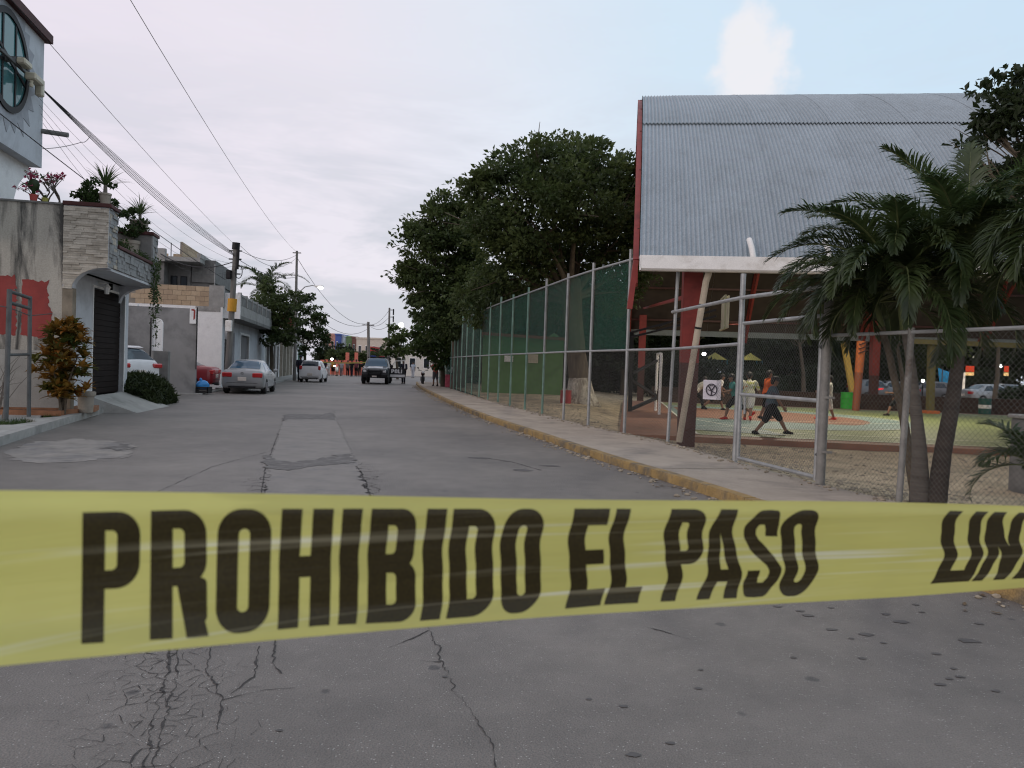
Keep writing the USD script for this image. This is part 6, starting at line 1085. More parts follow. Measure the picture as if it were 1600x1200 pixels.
Z0 = lambda p: p*V(1, 1, 0)+V(0, 0, gz(p[0], p[1])-.05)
palm('court_palm', 'ringed grey palm leaning slightly left beside the low fence post', [Z0(P(1437, 783, 9.2)), P(1437, 720, 9.2), P(1431, 640, 9.2), P(1422, 560, 9.2), P(1410, 492, 9.2), P(1404, 452, 9.2)], [.125, .088, .064, .050, .044, .040], None, fan(24, 3)+[(168, 55, 1.1, 95), (190, 38, 1.1, 92), (150, 30, 1.1, 95), (205, 62, 1.15, 80), (120, 70, 1.15, 70), (178, 70, 1.15, 85), (225, 45, 1.1, 105), (240, 68, 1.1, 85)], seedo=1, trunk_m=palm_bark, L=1.62, ll=.42, n=84, width=.026)
palm('court_palm', 'dark trunked palm leaning right with a green upper stem', [Z0(P(1463, 783, 9.1)), P(1472, 715, 9.1), P(1486, 640, 9.1), P(1496, 570, 9.1), P(1503, 505, 9.1), P(1508, 430, 9.1)], [.115, .096, .084, .070, .060, .048], None, fan(24, 8)+[(75, 72, 1.1, 60), (160, 66, 1.15, 80), (250, 60, 1.1, 90), (20, 60, 1.2, 75), (60, 84, 1.2, 45), (120, 80, 1.15, 50), (300, 76, 1.1, 60), (180, 80, 1.1, 55), (225, 62, 1.15, 75), (95, 62, 1.2, 70)], shaft=.95, seedo=2, trunk_m=palm_barkd, L=1.72, ll=.44, n=84, width=.026)
palm('court_palm', 'thin pale palm leaning left behind the other two trunks', [Z0(P(1436, 775, 9.7)), P(1424, 735, 9.7), P(1411, 650, 9.7), P(1393, 570, 9.7), P(1378, 510, 9.8), P(1366, 470, 9.8)], [.075, .06, .05, .042, .036, .033], None, fan(18, 5, 10, 75)+[(185, 25, 1.0, 85), (215, 35, 1.0, 90)], shaft=.4, seedo=3, trunk_m=bark, L=1.40, ll=.38, n=70, width=.022)
palm('edge_palm', 'palm outside the right edge whose long fronds hang into view', [Z0(V(5.62, 7.6, 0)), V(5.66, 7.6, 1.2), V(5.66, 7.62, 2.2), V(5.70, 7.62, 3.0)], [.13, .1, .085, .07], None, fan(18, 12, 10, 82, (80, 135))+[(186, 42, 1.0, 135), (200, 30, .95, 120), (215, 45, 1.0, 135)], seedo=4, trunk_m=palm_bark, L=1.5, ll=.46, n=80, width=.024)
c0 = P(1612, 765, 8.6); palm('edge_plant', 'dark low palm plant at the right edge before the concrete block', [Z0(c0), c0*V(1, 1, 0)+V(0, 0, .3), c0*V(1, 1, 0)+V(0, 0, .62)], [.05, .05, .04], None, fan(16, 15, 5, 75, (55, 120)), shaft=.3, seedo=5, trunk_m=bark, L=.78, ll=.30, n=26, mt=leaf_dark, width=.03, catg='plant')
cp = P(415, 470, 56); palm('coconut_palm', 'coconut palm rising over the round street tree on the left', [P(418, 590, 56)*V(1, 1, 0), P(415, 540, 56), P(414, 490, 56), P(414, 452, 56)], [.17, .14, .12, .11], None, fan(14, 22, 5, 80, (60, 120)), seedo=6, trunk_m=palm_bark, L=3.3, ll=.7, n=46, width=.07)
# ------------------------------------------------------------------ vehicles: x forward, y left, z up
from scipy.interpolate import PchipInterpolator as PI_
def paint(name, col, metallic=.0, rough=.32): return mat(name, col, rough=rough, var=.04, fine=.02, metallic=metallic, spec=.5, coat=.25, dirt=tuple(np.array(col)*.8+.02), dscale=1.5, dlo=.5, dhi=.9)
glass_c = glassy('car_glass', (.018, .03, .04)); glass_blue = glassy('blue_sky_car_glass', (.03, .075, .12)); tail_m = mat('red_tail_lamp', (.36, .012, .014), rough=.2, var=.05, spec=.6, coat=.6); clear_m = mat('clear_lamp', (.5, .5, .5), rough=.15, var=.05, spec=.7, coat=.6)
plate_m = mat('pale_number_plate', (.55, .50, .45), rough=.5); chrome = mat('bright_chrome', (.55, .55, .55), rough=.18, metallic=.9, var=.03); rim_m = mat('alloy_rim', (.32, .32, .33), rough=.35, metallic=.6)
class Car:
    def __init__(s, st):                # rows: x, bottom, shoulder, top, half widths low / shoulder / roof
        a = np.array(st, float); s.f = [PI_(a[:, 0], a[:, k]) for k in range(1, 7)]; s.x0, s.x1 = a[0, 0], a[-1, 0]; s.xs = np.unique(np.r_[np.linspace(s.x0, s.x1, 46), a[:, 0]])
    def sec(s, x):
        zb, zs, zt, wl, ws, wr = [float(f(x)) for f in s.f]; wm = max(wl, ws)+.012; e = zt-zs
        return [(0, zb), (wl*.88, zb), (wl, zb+.10), (wm, zb+.45*(zs-zb)), (wm-.004, zb+.75*(zs-zb)), (ws, zs), (ws+(wr-ws)*.5, zs+.48*e), (wr, zs+.86*e), (wr*.90, zt-.018*min(1, e*4)), (wr*.6, zt), (0, zt+.012)]
    def body(s, wells):
        rows = []
        for x in s.xs:
            h = s.sec(x); rows.append([(x, y, z) for y, z in h]+[(x, -y, z) for y, z in h[-2:0:-1]])
        v = np.array(rows); n, m = v.shape[:2]; f = []
        for i in range(n-1):
            for j in range(m): k = (j+1) % m; f += [[i*m+j, (i+1)*m+j, (i+1)*m+k], [i*m+j, (i+1)*m+k, i*m+k]]
        v = v.reshape(-1, 3); c0, c1 = len(v), len(v)+1; v = np.vstack([v, v[:m].mean(0), v[-m:].mean(0)])
        for j in range(m): k = (j+1) % m; f += [[c0, j, k], [c1, (n-1)*m+k, (n-1)*m+j]]
        t = trimesh.Trimesh(v, np.array(f)[:, ::-1], process=True); t.fix_normals(); M_ = Manifold(manifold3d.Mesh(np.asarray(t.vertices, np.float32), np.asarray(t.faces, np.uint32)))
        for x, y, r, w in wells: M_ = M_ - Manifold.cylinder(w, r, r, 28).rotate([90, 0, 0]).translate([x, y+(w if y > 0 else 0)*1.0-(0 if y > 0 else 0)+(0 if y > 0 else w*0.0), r*.86])
        return M_
    def side(s, x, t, off=.006):        # a point on the side window surface, t from shoulder to roof
        h = s.sec(x); ys, zs = [p[0] for p in h[5:8]], [p[1] for p in h[5:8]]; u = np.linspace(0, 1, 3); return V(x, np.interp(t, u, ys)+off, np.interp(t, u, zs))
    def top(s, x, y, off=.008):
        h = s.sec(x); ys, zs = [p[0] for p in h[7:]][::-1], [p[1] for p in h[7:]][::-1]; z = np.interp(abs(y), ys, zs); dz = (float(s.f[2](x+.01))-float(s.f[2](x-.01)))/.02; n = unit(V(-dz, 0, 1)); return V(x, y, z)+n*off
def wheel(parent, x, y, r, w, rim=rim_m):
    sg_ = 1 if y > 0 else -1; prof = [(r*.62, -w/2), (r*.93, -w/2), (r, -w*.33), (r, w*.33), (r*.93, w/2), (r*.62, w/2), (r*.62, -w/2)]
    R_ = trimesh.transformations.rotation_matrix(math.pi/2, [1, 0, 0]); m = lathe(prof, 28); m.apply_transform(R_); m.apply_translation([x, y, r]); q = part(parent, 'wheel', m, rubber, smooth=40)
    out = [lathe([(0, -.02), (r*.16, -.02), (r*.16, .03), (0, .03)], 16), lathe([(r*.56, -w*.42), (r*.635, -w*.42), (r*.635, w*.42), (r*.56, w*.42), (r*.56, -w*.42)], 28)]
    for k in range(5): t = k*2*math.pi/5; out.append(bar(V(r*.1*math.cos(t), r*.1*math.sin(t), .01), V(r*.6*math.cos(t), r*.6*math.sin(t), .0), .075*r/.31, .03))
    m = cat(out); m.apply_transform(R_); m.apply_translation([x, y+sg_*w*.28, r]); part(q, 'rim', m, rim)
    d = lathe([(0, -.005), (r*.6, -.005), (r*.6, .005), (0, .005)], 20); d.apply_transform(R_); d.apply_translation([x, y, r]); part(q, 'brake_disc', d, black)
def make_car(path, st, pm, wheels, wr, ww, rear_win, front_win, side_wins, tails, heads, plate, glass=glass_c, emblem=None, roofrails=False, mirror_x=.85, lit=None):
    c = Car(st); hw = max(float(c.f[3](0)), float(c.f[4](0)))
    wells = [(x, s_*hw-(0.0 if s_ > 0 else 0.0), wr*1.14, .30) for x in wheels for s_ in (1, -1)]
    B = c.body([]); 
    for x in wheels:
        cyl = Manifold.cylinder(.34, wr*1.16, wr*1.16, 28).rotate([90, 0, 0])          # spans y from -0.34 to 0
        B = B - cyl.translate([x, hw+.10, wr]) - cyl.translate([x, -hw+.24, wr])
    part(path, 'body', B, pm, smooth=38)
    for x in wheels:
        for s_ in (1, -1): wheel(path, x, s_*(hw-ww/2-.01), wr, ww)
    x0, x1, w = rear_win; part(path, 'rear_window', grid(lambda a, b: c.top(x0+(x1-x0)*a, b*(w[0]+(w[1]-w[0])*a)), np.linspace(0, 1, 10), np.linspace(-1, 1, 11)), glass, smooth=True)
    x0, x1, w = front_win; part(path, 'windscreen', grid(lambda a, b: c.top(x0+(x1-x0)*a, b*(w[0]+(w[1]-w[0])*a)), np.linspace(0, 1, 10), np.linspace(1, -1, 11)), glass, smooth=True)
    for xa, xb, xc, xd in side_wins:    # bottom rear, bottom front, top front, top rear
        for s_ in (1, -1):
            g = grid(lambda a, b: c.side((xa+(xb-xa)*a)*(1-b)+(xd+(xc-xd)*a)*b, .10+.80*b)*V(1, s_, 1), np.linspace(0, 1, 7), np.linspace(0, 1, 6)[::s_]); part(path, 'side_window', g, glass, smooth=True)
    for bx in tails:
        for s_ in (1, -1): part(path, 'tail_lamp', rbox(bx[0], bx[1], *(sorted((s_*bx[2], s_*bx[3]))), bx[4], bx[5], .035), tail_m, smooth=30)
    for bx in heads:
        for s_ in (1, -1): part(path, 'headlight', rbox(bx[0], bx[1], *(sorted((s_*bx[2], s_*bx[3]))), bx[4], bx[5], .04), clear_m, smooth=30)
    px, pz = plate; part(path, 'number_plate', rbox(px-.025, px+.03, -.17, .17, pz-.08, pz+.08, .01), plate_m)
    part(path, 'bumper_trim', [box(c.x0-.012, c.x0+.05, -.55, .55, .27, .33), box(c.x0-.008, c.x0+.05, -.62, .62, pz-.17, pz-.155)], black)
    part(path, 'exhaust', tube([V(c.x0+.2, -.45, .24), V(c.x0-.02, -.45, .23)], .03, 8), steelgrey)
    for s_ in (1, -1): part(path, 'mirror', rbox(mirror_x, mirror_x+.12, *sorted((s_*(hw-.02), s_*(hw+.17))), float(c.f[1](mirror_x))+.02, float(c.f[1](mirror_x))+.16, .035), pm, smooth=30)
    for s_ in (1, -1):
        for xd_ in (.1, -.85): part(path, 'door_handle', rbox(xd_, xd_+.16, *sorted((s_*(hw+.0), s_*(hw+.03))), float(c.f[1](xd_))-.11, float(c.f[1](xd_))-.08, .008), pm)
    if emblem: m = cat(lathe([(.05, 0), (.066, 0), (.066, .012), (.05, .012), (.05, 0)], 24), bar(V(-.045, .02, .006), V(-.012, -.045, .006), .013), bar(V(.045, .02, .006), V(.012, -.045, .006), .013), bar(V(-.018, -.01, .006), V(0, .045, .006), .012), bar(V(.018, -.01, .006), V(0, .045, .006), .012)); m.apply_transform(trimesh.transformations.rotation_matrix(-math.pi/2, [0, 1, 0])); m.apply_translation([emblem[0], 0, emblem[1]]); part(path, 'emblem', m, chrome)
    return c
silver = paint('silver_car_paint', (.27, .28, .285), metallic=.35); white_c = paint('white_car_paint', (.66, .66, .67)); red_c = paint('red_car_paint', (.20, .012, .018)); pearl = paint('grey_car_paint', (.12, .125, .13), .3)
SEDAN = [(-2.17,.42,.80,.86,.66,.70,.62),(-2.12,.30,.88,.97,.79,.78,.70),(-1.95,.24,.91,1.02,.845,.82,.72),(-1.62,.21,.925,1.035,.865,.83,.70),(-1.45,.21,.93,1.10,.865,.83,.66),(-.80,.20,.93,1.405,.868,.83,.575),(-.1,.20,.925,1.455,.868,.83,.585),(.40,.20,.91,1.425,.868,.83,.57),(.75,.20,.90,1.26,.868,.825,.60),(1.22,.20,.88,.985,.866,.81,.70),(1.75,.20,.83,.90,.855,.78,.66),(2.08,.22,.74,.80,.80,.70,.58),(2.18,.32,.62,.67,.68,.60,.48)]
def sedan(path, pm, glass=glass_c, emblem=True): return make_car(path, SEDAN, pm, (-1.28, 1.30), .305, .195, (-1.53, -.90, (.62, .56)), (1.14, .52, (.64, .54)), [(-1.2,-.32,-.36,-.78),(-.24,.88,.42,-.24)], [(-2.20,-1.90,.40,.815,.70,.90)], [(1.95,2.14,.42,.70,.60,.72)], (-2.19, .63), glass, (-2.165, .86) if emblem else None)
HATCH = [(-1.76,.40,.80,.84,.58,.62,.54),(-1.72,.26,.90,1.08,.70,.69,.60),(-1.60,.22,.95,1.30,.745,.73,.58),(-1.38,.21,.96,1.465,.755,.735,.56),(-.6,.2,.95,1.515,.76,.735,.57),(.10,.2,.93,1.50,.76,.735,.57),(.45,.2,.92,1.40,.76,.73,.58),(1.05,.2,.90,1.03,.757,.71,.62),(1.45,.2,.82,.92,.74,.67,.56),(1.70,.24,.70,.76,.66,.58,.45)]
def hatch(path, pm, glass=glass_c): return make_car(path, HATCH, pm, (-1.12, 1.13), .27, .165, (-1.705, -1.44, (.55, .52)), (1.0, .5, (.58, .53)), [(-1.3,-.42,-.46,-1.05),(-.34,.75,.38,-.36)], [(-1.78,-1.58,.54,.715,.86,1.14)], [(1.45,1.64,.36,.62,.62,.78)], (-1.775, .55), glass, mirror_x=.6)
SUVS = [(-2.12,.45,.88,.95,.70,.74,.64),(-2.06,.32,1.0,1.14,.84,.84,.72),(-1.90,.27,1.06,1.30,.89,.87,.68),(-1.50,.25,1.09,1.60,.905,.885,.63),(-.9,.24,1.07,1.665,.91,.885,.64),(.1,.24,1.04,1.68,.91,.88,.64),(.5,.24,1.02,1.60,.91,.88,.64),(1.2,.24,1.0,1.12,.905,.86,.72),(1.8,.25,.93,1.02,.88,.80,.66),(2.12,.36,.78,.84,.76,.66,.52)]
def suv(path, pm, glass=glass_c): c = make_car(path, SUVS, pm, (-1.32, 1.30), .35, .22, (-2.0, -1.55, (.66, .60)), (1.12, .58, (.70, .60)), [(-1.72,-.5,-.5,-1.42),(-.4,.95,.5,-.4)], [(-2.15,-1.66,.50,.925,.93,1.09)], [(1.8,2.08,.45,.80,.74,.90)], (-2.13, .78), glass); part(path, 'roof_antenna', tube([V(-1.3, 0, 1.66), V(-1.42, 0, 1.78)], .02, 6), black); part(path, 'rear_spoiler', grid(lambda a, b: V(-1.62+.22*a, b*.58, 1.625+.06*a), np.linspace(0, 1, 3), np.linspace(-1, 1, 5)), pm); return c
RZ = lambda dx, dy: math.atan2(dy, dx)
sp_ = P(391, 612, 34.2); t = thing('sedan', 'silver sedan parked on the left with red tail lamps facing the camera', 'car', loc=(sp_[0], sp_[1], 0), rz=RZ(-.17, .985)); sedan(t, silver, glass_blue)
sp_ = P(490, 597, 54.5); t = thing('hatchback', 'small white hatchback parked beyond the silver sedan beside the officer', 'car', loc=(sp_[0], sp_[1], 0), rz=RZ(-.10, .99)); hatch(t, white_c)
t = thing('suv', 'white sport utility car parked nose in behind the hedge clump', 'car', loc=(-14.6, 26.75, .12), rz=RZ(-.93, .30)); suv(t, white_c)
t = thing('sedan', 'dark red car with its tail showing past the grey yard wall', 'car', loc=(X(331, 33.4)-2.12, 33.6, .05), rz=RZ(-.985, -.15)); sedan(t, red_c, emblem=False)
q_ = proto('parked_hatch'); _inv[q_] = (np.zeros(3), np.eye(3)); hatch(q_, pearl); q2_ = proto('parked_sedan'); _inv[q2_] = (np.zeros(3), np.eye(3)); sedan(q2_, silver, emblem=False)
for px, Y, k, rz, lab in ((1362, 58, q_, .3, 'grey small car parked beyond the court by the orange pillar'), (1388, 60, q2_, 3.3, 'silver car parked beyond the court left of the palm trunks'), (1545, 56, q2_, .2, 'silver car parked behind the green and white drum'), (1447, 62, q_, 3.0, 'grey car parked behind the olive shelter post'), (1578, 60, q_, .4, 'grey car parked at the far right edge of the park')):
    p = P(px, 620, Y); dup(k, 'parked_car', lab, 'car', (p[0], Y, 0), rz, 'cars parked beyond the court')
tl = P(1367, 608, 55.5); t = thing('brake_light', 'glowing lamp on a short post in front of the parked grey car beyond the court', 'lamp', loc=(tl[0], tl[1], 0)); part(t, 'post', tube([tl*V(1, 1, 0), tl], .03, 6), black, world=True); m_ = trimesh.creation.icosphere(1, .11); m_.apply_translation(tl); part(t, 'lens', m_, emit('warm_red_glow', (1, .62, .45), 5), world=True); part(t, 'red_lens', bar(tl+V(.15, 0, -.02), tl+V(.6, 0, .05), .1), emit('red_glow', (1, .05, .06), .8), world=True)

# police pickup, front towards the camera, driver's door open
pk_m = paint('black_police_paint', (.010, .011, .014), rough=.4); PK = thing('police_pickup', 'black and white police pickup facing the camera with an open door', 'pickup', loc=(*P(589, 601, 56)[:2], 0), rz=RZ(.10, -.995))
PST = [(-.75,.5,1.14,1.62,.90,.90,.66),(-.62,.45,1.16,1.78,.93,.91,.70),(-.2,.42,1.16,1.84,.935,.915,.72),(.45,.42,1.15,1.83,.935,.915,.71),(.8,.42,1.14,1.68,.935,.912,.72),(1.35,.42,1.12,1.24,.93,.90,.80),(1.9,.44,1.08,1.18,.925,.88,.78),(2.42,.46,1.0,1.10,.90,.84,.74),(2.58,.52,.92,1.0,.84,.78,.66)]
pc = Car(PST); B = pc.body([]); cyl = Manifold.cylinder(.40, .44, .44, 28).rotate([90, 0, 0]); B = B-cyl.translate([1.72, 1.05, .38])-cyl.translate([1.72, -.65, .38]); part(PK, 'body', B, pk_m, smooth=38)
for x in (1.72, -1.75):
    for s_ in (1, -1): wheel(PK, x, s_*.80, .38, .24, steelgrey)
bed = part(PK, 'cargo_bed', [box(-2.75, -.78, .80, .93, .55, 1.18), box(-2.75, -.78, -.93, -.80, .55, 1.18), box(-2.75, -.78, -.80, .80, .55, .66), box(-2.75, -2.66, -.80, .80, .66, 1.18)], pk_m); part(bed, 'white_stripe', [box(-2.6, -.85, .93, .936, .62, .80), box(-2.6, -.85, -.936, -.93, .62, .80)], white_c)
part(bed, 'roll_bar', [tube([V(-1.0, -.82, 1.18), V(-1.0, -.80, 1.9), V(-1.0, .80, 1.9), V(-1.0, .82, 1.18)], .035, 8), tube([V(-1.0, .78, 1.85), V(-2.3, .80, 1.2)], .03, 8), tube([V(-1.0, -.78, 1.85), V(-2.3, -.80, 1.2)], .03, 8)], black)
part(PK, 'windscreen', grid(lambda a, b: pc.top(1.30-.72*a, b*(.78-.10*a)), np.linspace(0, 1, 10), np.linspace(1, -1, 11)), glass_blue, smooth=True)
part(PK, 'bonnet_panel', grid(lambda a, b: pc.top(1.42+.92*a, b*(.50+.04*a), .006), np.linspace(0, 1, 8), np.linspace(-1, 1, 7)), white_c, smooth=True); part(PK, 'roof_panel', grid(lambda a, b: pc.top(-.5+.85*a, b*.6, .006), np.linspace(0, 1, 6), np.linspace(-1, 1, 7)), white_c, smooth=True)
gr_ = part(PK, 'grille', rbox(2.56, 2.63, -.52, .52, .78, .98, .02), black)
for k in range(4): part(gr_, 'grille_bar', rbox(2.62, 2.645, -.50, .50, .80+.045*k, .815+.045*k, .004), steelgrey)
for s_ in (1, -1): part(PK, 'headlight', rbox(2.42, 2.60, *sorted((s_*.54, s_*.80)), .80, .98, .04), clear_m, smooth=30); part(PK, 'fog_lamp', lathe([(0, 0), (.06, 0), (.05, .03), (0, .035)], 14).apply_transform(trimesh.transformations.rotation_matrix(math.pi/2, [0, 1, 0])).apply_translation([2.62, s_*.68, .56]), clear_m)
part(PK, 'front_bumper', rbox(2.50, 2.72, -.88, .88, .44, .72, .05), black, smooth=30); part(PK, 'push_bar', [tube([V(2.70, s_*.42, .5), V(2.80, s_*.42, .8), V(2.72, s_*.38, 1.04)], .035, 8) for s_ in (1, -1)]+[tube([V(2.78, -.42, z), V(2.78, .42, z)], .03, 8) for z in (.72, .92)], black)
part(PK, 'number_plate', rbox(2.72, 2.745, -.16, .16, .50, .60, .005), plate_m)
for s_ in (1, -1): part(PK, 'mirror', rbox(.92, 1.05, *sorted((s_*.95, s_*1.17)), 1.16, 1.38, .04), black, smooth=30)
part(PK, 'light_bar', [rbox(.05, .30, -.55, .55, 1.86, 1.93, .03)], black)
for y0, y1, cl_ in ((-.52, -.1, (.02, .05, .25)), (.1, .52, (.25, .02, .02))): part(PK, 'beacon', rbox(.07, .28, y0, y1, 1.93, 2.0, .03), mat(f'beacon_{"blue" if y0 < 0 else "red"}', cl_, rough=.3))
hx, hy, da = .98, .935, math.radians(78); dd = V(-math.cos(da), math.sin(da), 0); dn = V(math.sin(da), math.cos(da), 0)   # the door swings out from its front hinge; dn points towards the camera
def dpt(s_, z, o=0.0): return V(hx, hy, z)+dd*s_+dn*o
def dbox(s0, s1, z0, z1, o0, o1):
    v = np.array([dpt(s_, z, o) for o in (o0, o1) for z in (z0, z1) for s_ in (s0, s1)]); return trimesh.Trimesh(v, [[0,2,3],[0,3,1],[4,5,7],[4,7,6],[0,1,5],[0,5,4],[2,6,7],[2,7,3],[0,4,6],[0,6,2],[1,3,7],[1,7,5]], process=False)
do = part(PK, 'door', dbox(0, 1.12, .46, 1.16, -.05, .03), pk_m); part(do, 'window_frame', [bar(dpt(.02, 1.16), dpt(.42, 1.68), .06), bar(dpt(.42, 1.68), dpt(1.08, 1.72), .06), bar(dpt(1.08, 1.72), dpt(1.10, 1.16), .06)], whitemetal); part(do, 'white_stripe', dbox(.04, 1.10, .52, .70, .03, .036), white_c)
dv = np.array([dpt(.10, 1.18), dpt(1.06, 1.18), dpt(1.05, 1.68), dpt(.44, 1.65)]); gp_ = usdkit.material(stage, '/World/Looks/clear_door_glass', {'t': ('transparent_bsdf', {'color': (.85, .9, .9)}), 'g': ('glossy_bsdf', {'roughness': .03}), 'f': ('fresnel', {'IOR': 1.45}), 'm': ('mix_closure', {})}, [('f.fac', 'm.fac'), ('t.BSDF', 'm.closure1'), ('g.BSDF', 'm.closure2')], surface='m.closure')
part(do, 'window_glass', trimesh.Trimesh(dv, [[0, 1, 2], [0, 2, 3]], process=False), gp_)
# ------------------------------------------------------------------ heavy condensed capitals, drawn in a unit cell (width w, height 1)
def _bx(x0, x1, y0, y1): return sbox(x0, y0, x1, y1)
def _rr(x0, x1, y0, y1, r): 
    r = min(r, (x1-x0)/2-1e-3, (y1-y0)/2-1e-3); return sbox(x0+r, y0+r, x1-r, y1-r).buffer(r, quad_segs=8)
def glyph(c):
    s, w = .182, .46                    # stem and cell width; capitals one unit tall
    if c == 'I': return _bx(0, s, 0, 1), s
    if c == 'L': return _bx(0, s, 0, 1).union(_bx(0, .38, 0, .17)), .38
    if c == 'E': return _bx(0, s, 0, 1).union(_bx(0, .38, 0, .17)).union(_bx(0, .37, .43, .58)).union(_bx(0, .38, .83, 1)), .38
    if c == 'H': return _bx(0, s, 0, 1).union(_bx(w-s, w, 0, 1)).union(_bx(0, w, .42, .60)), w
    if c == 'O': return _rr(0, w, 0, 1, .2).difference(_rr(s, w-s, .16, .84, .05)), w
    if c == 'D': return _rr(0, w, 0, 1, .2).union(_bx(0, .2, 0, 1)).difference(_rr(s, w-s, .16, .84, .05).union(_bx(s, s+.03, .16, .84))), w
    if c == 'P': return _bx(0, s, 0, 1).union(_rr(0, w, .40, 1, .19)).union(_bx(0, .2, .40, 1)).difference(_rr(s, w-s, .545, .855, .05).union(_bx(s, s+.03, .545, .855))), w
    if c == 'R': return glyph('P')[0].union(Polygon([(.20, .46), (.36, .46), (w+.01, 0), (w-.165, 0), (.22, .40)])).union(_rr(w-s-.01, w, .1, .46, .05)), w+.01
    if c == 'B': return _bx(0, s, 0, 1).union(_rr(0, w, .47, 1, .15)).union(_rr(0, w+.01, 0, .55, .15)).union(_bx(0, .2, 0, 1)).difference(_rr(s, w-s, .60, .855, .05).union(_bx(s, s+.03, .60, .855))).difference(_rr(s, w-s, .15, .435, .05).union(_bx(s, s+.03, .15, .435))), w
    if c == 'A': return Polygon([(0, 0), (.155, 1), (.345, 1), (.5, 0), (.335, 0), (.31, .19), (.19, .19), (.165, 0)]).difference(Polygon([(.205, .33), (.295, .33), (.25, .74)])), .5
    if c == 'N': return _bx(0, .15, 0, 1).union(_bx(w-.15, w, 0, 1)).union(Polygon([(0, 1), (.16, 1), (w, 0), (w-.16, 0)])), w
    if c == 'C': return glyph('O')[0].difference(_bx(w-s-.01, w+.1, .36, .64)), w
    if c == 'S':
        t = [(.377, .70), (.38, .80), (.31, .91), (.23, .915), (.14, .91), (.083, .80), (.083, .70), (.13, .61), (.23, .52), (.33, .42), (.377, .32), (.377, .2), (.32, .09), (.23, .085), (.14, .09), (.083, .2), (.083, .31)]
        return LineString(t).buffer(.083, cap_style=2, join_style=1).buffer(0), .46
    return None, .25
def word(txt, gap=.085):
    x, out = 0, []
    for c in txt:
        g, w = glyph(c)
        if g is not None: out.append(affinity.translate(g, x, 0))
        x += w+gap
    return union_all(out), x-gap
wd, wl_ = word('POLI'); wd = affinity.scale(wd, .235, .30, origin=(0, 0)); part(do, 'lettering', letters(affinity.translate(wd, 0, 0), dpt(.12+.0, .80, .031), dd*1.9, V(0, 0, .9), .006), white_c)
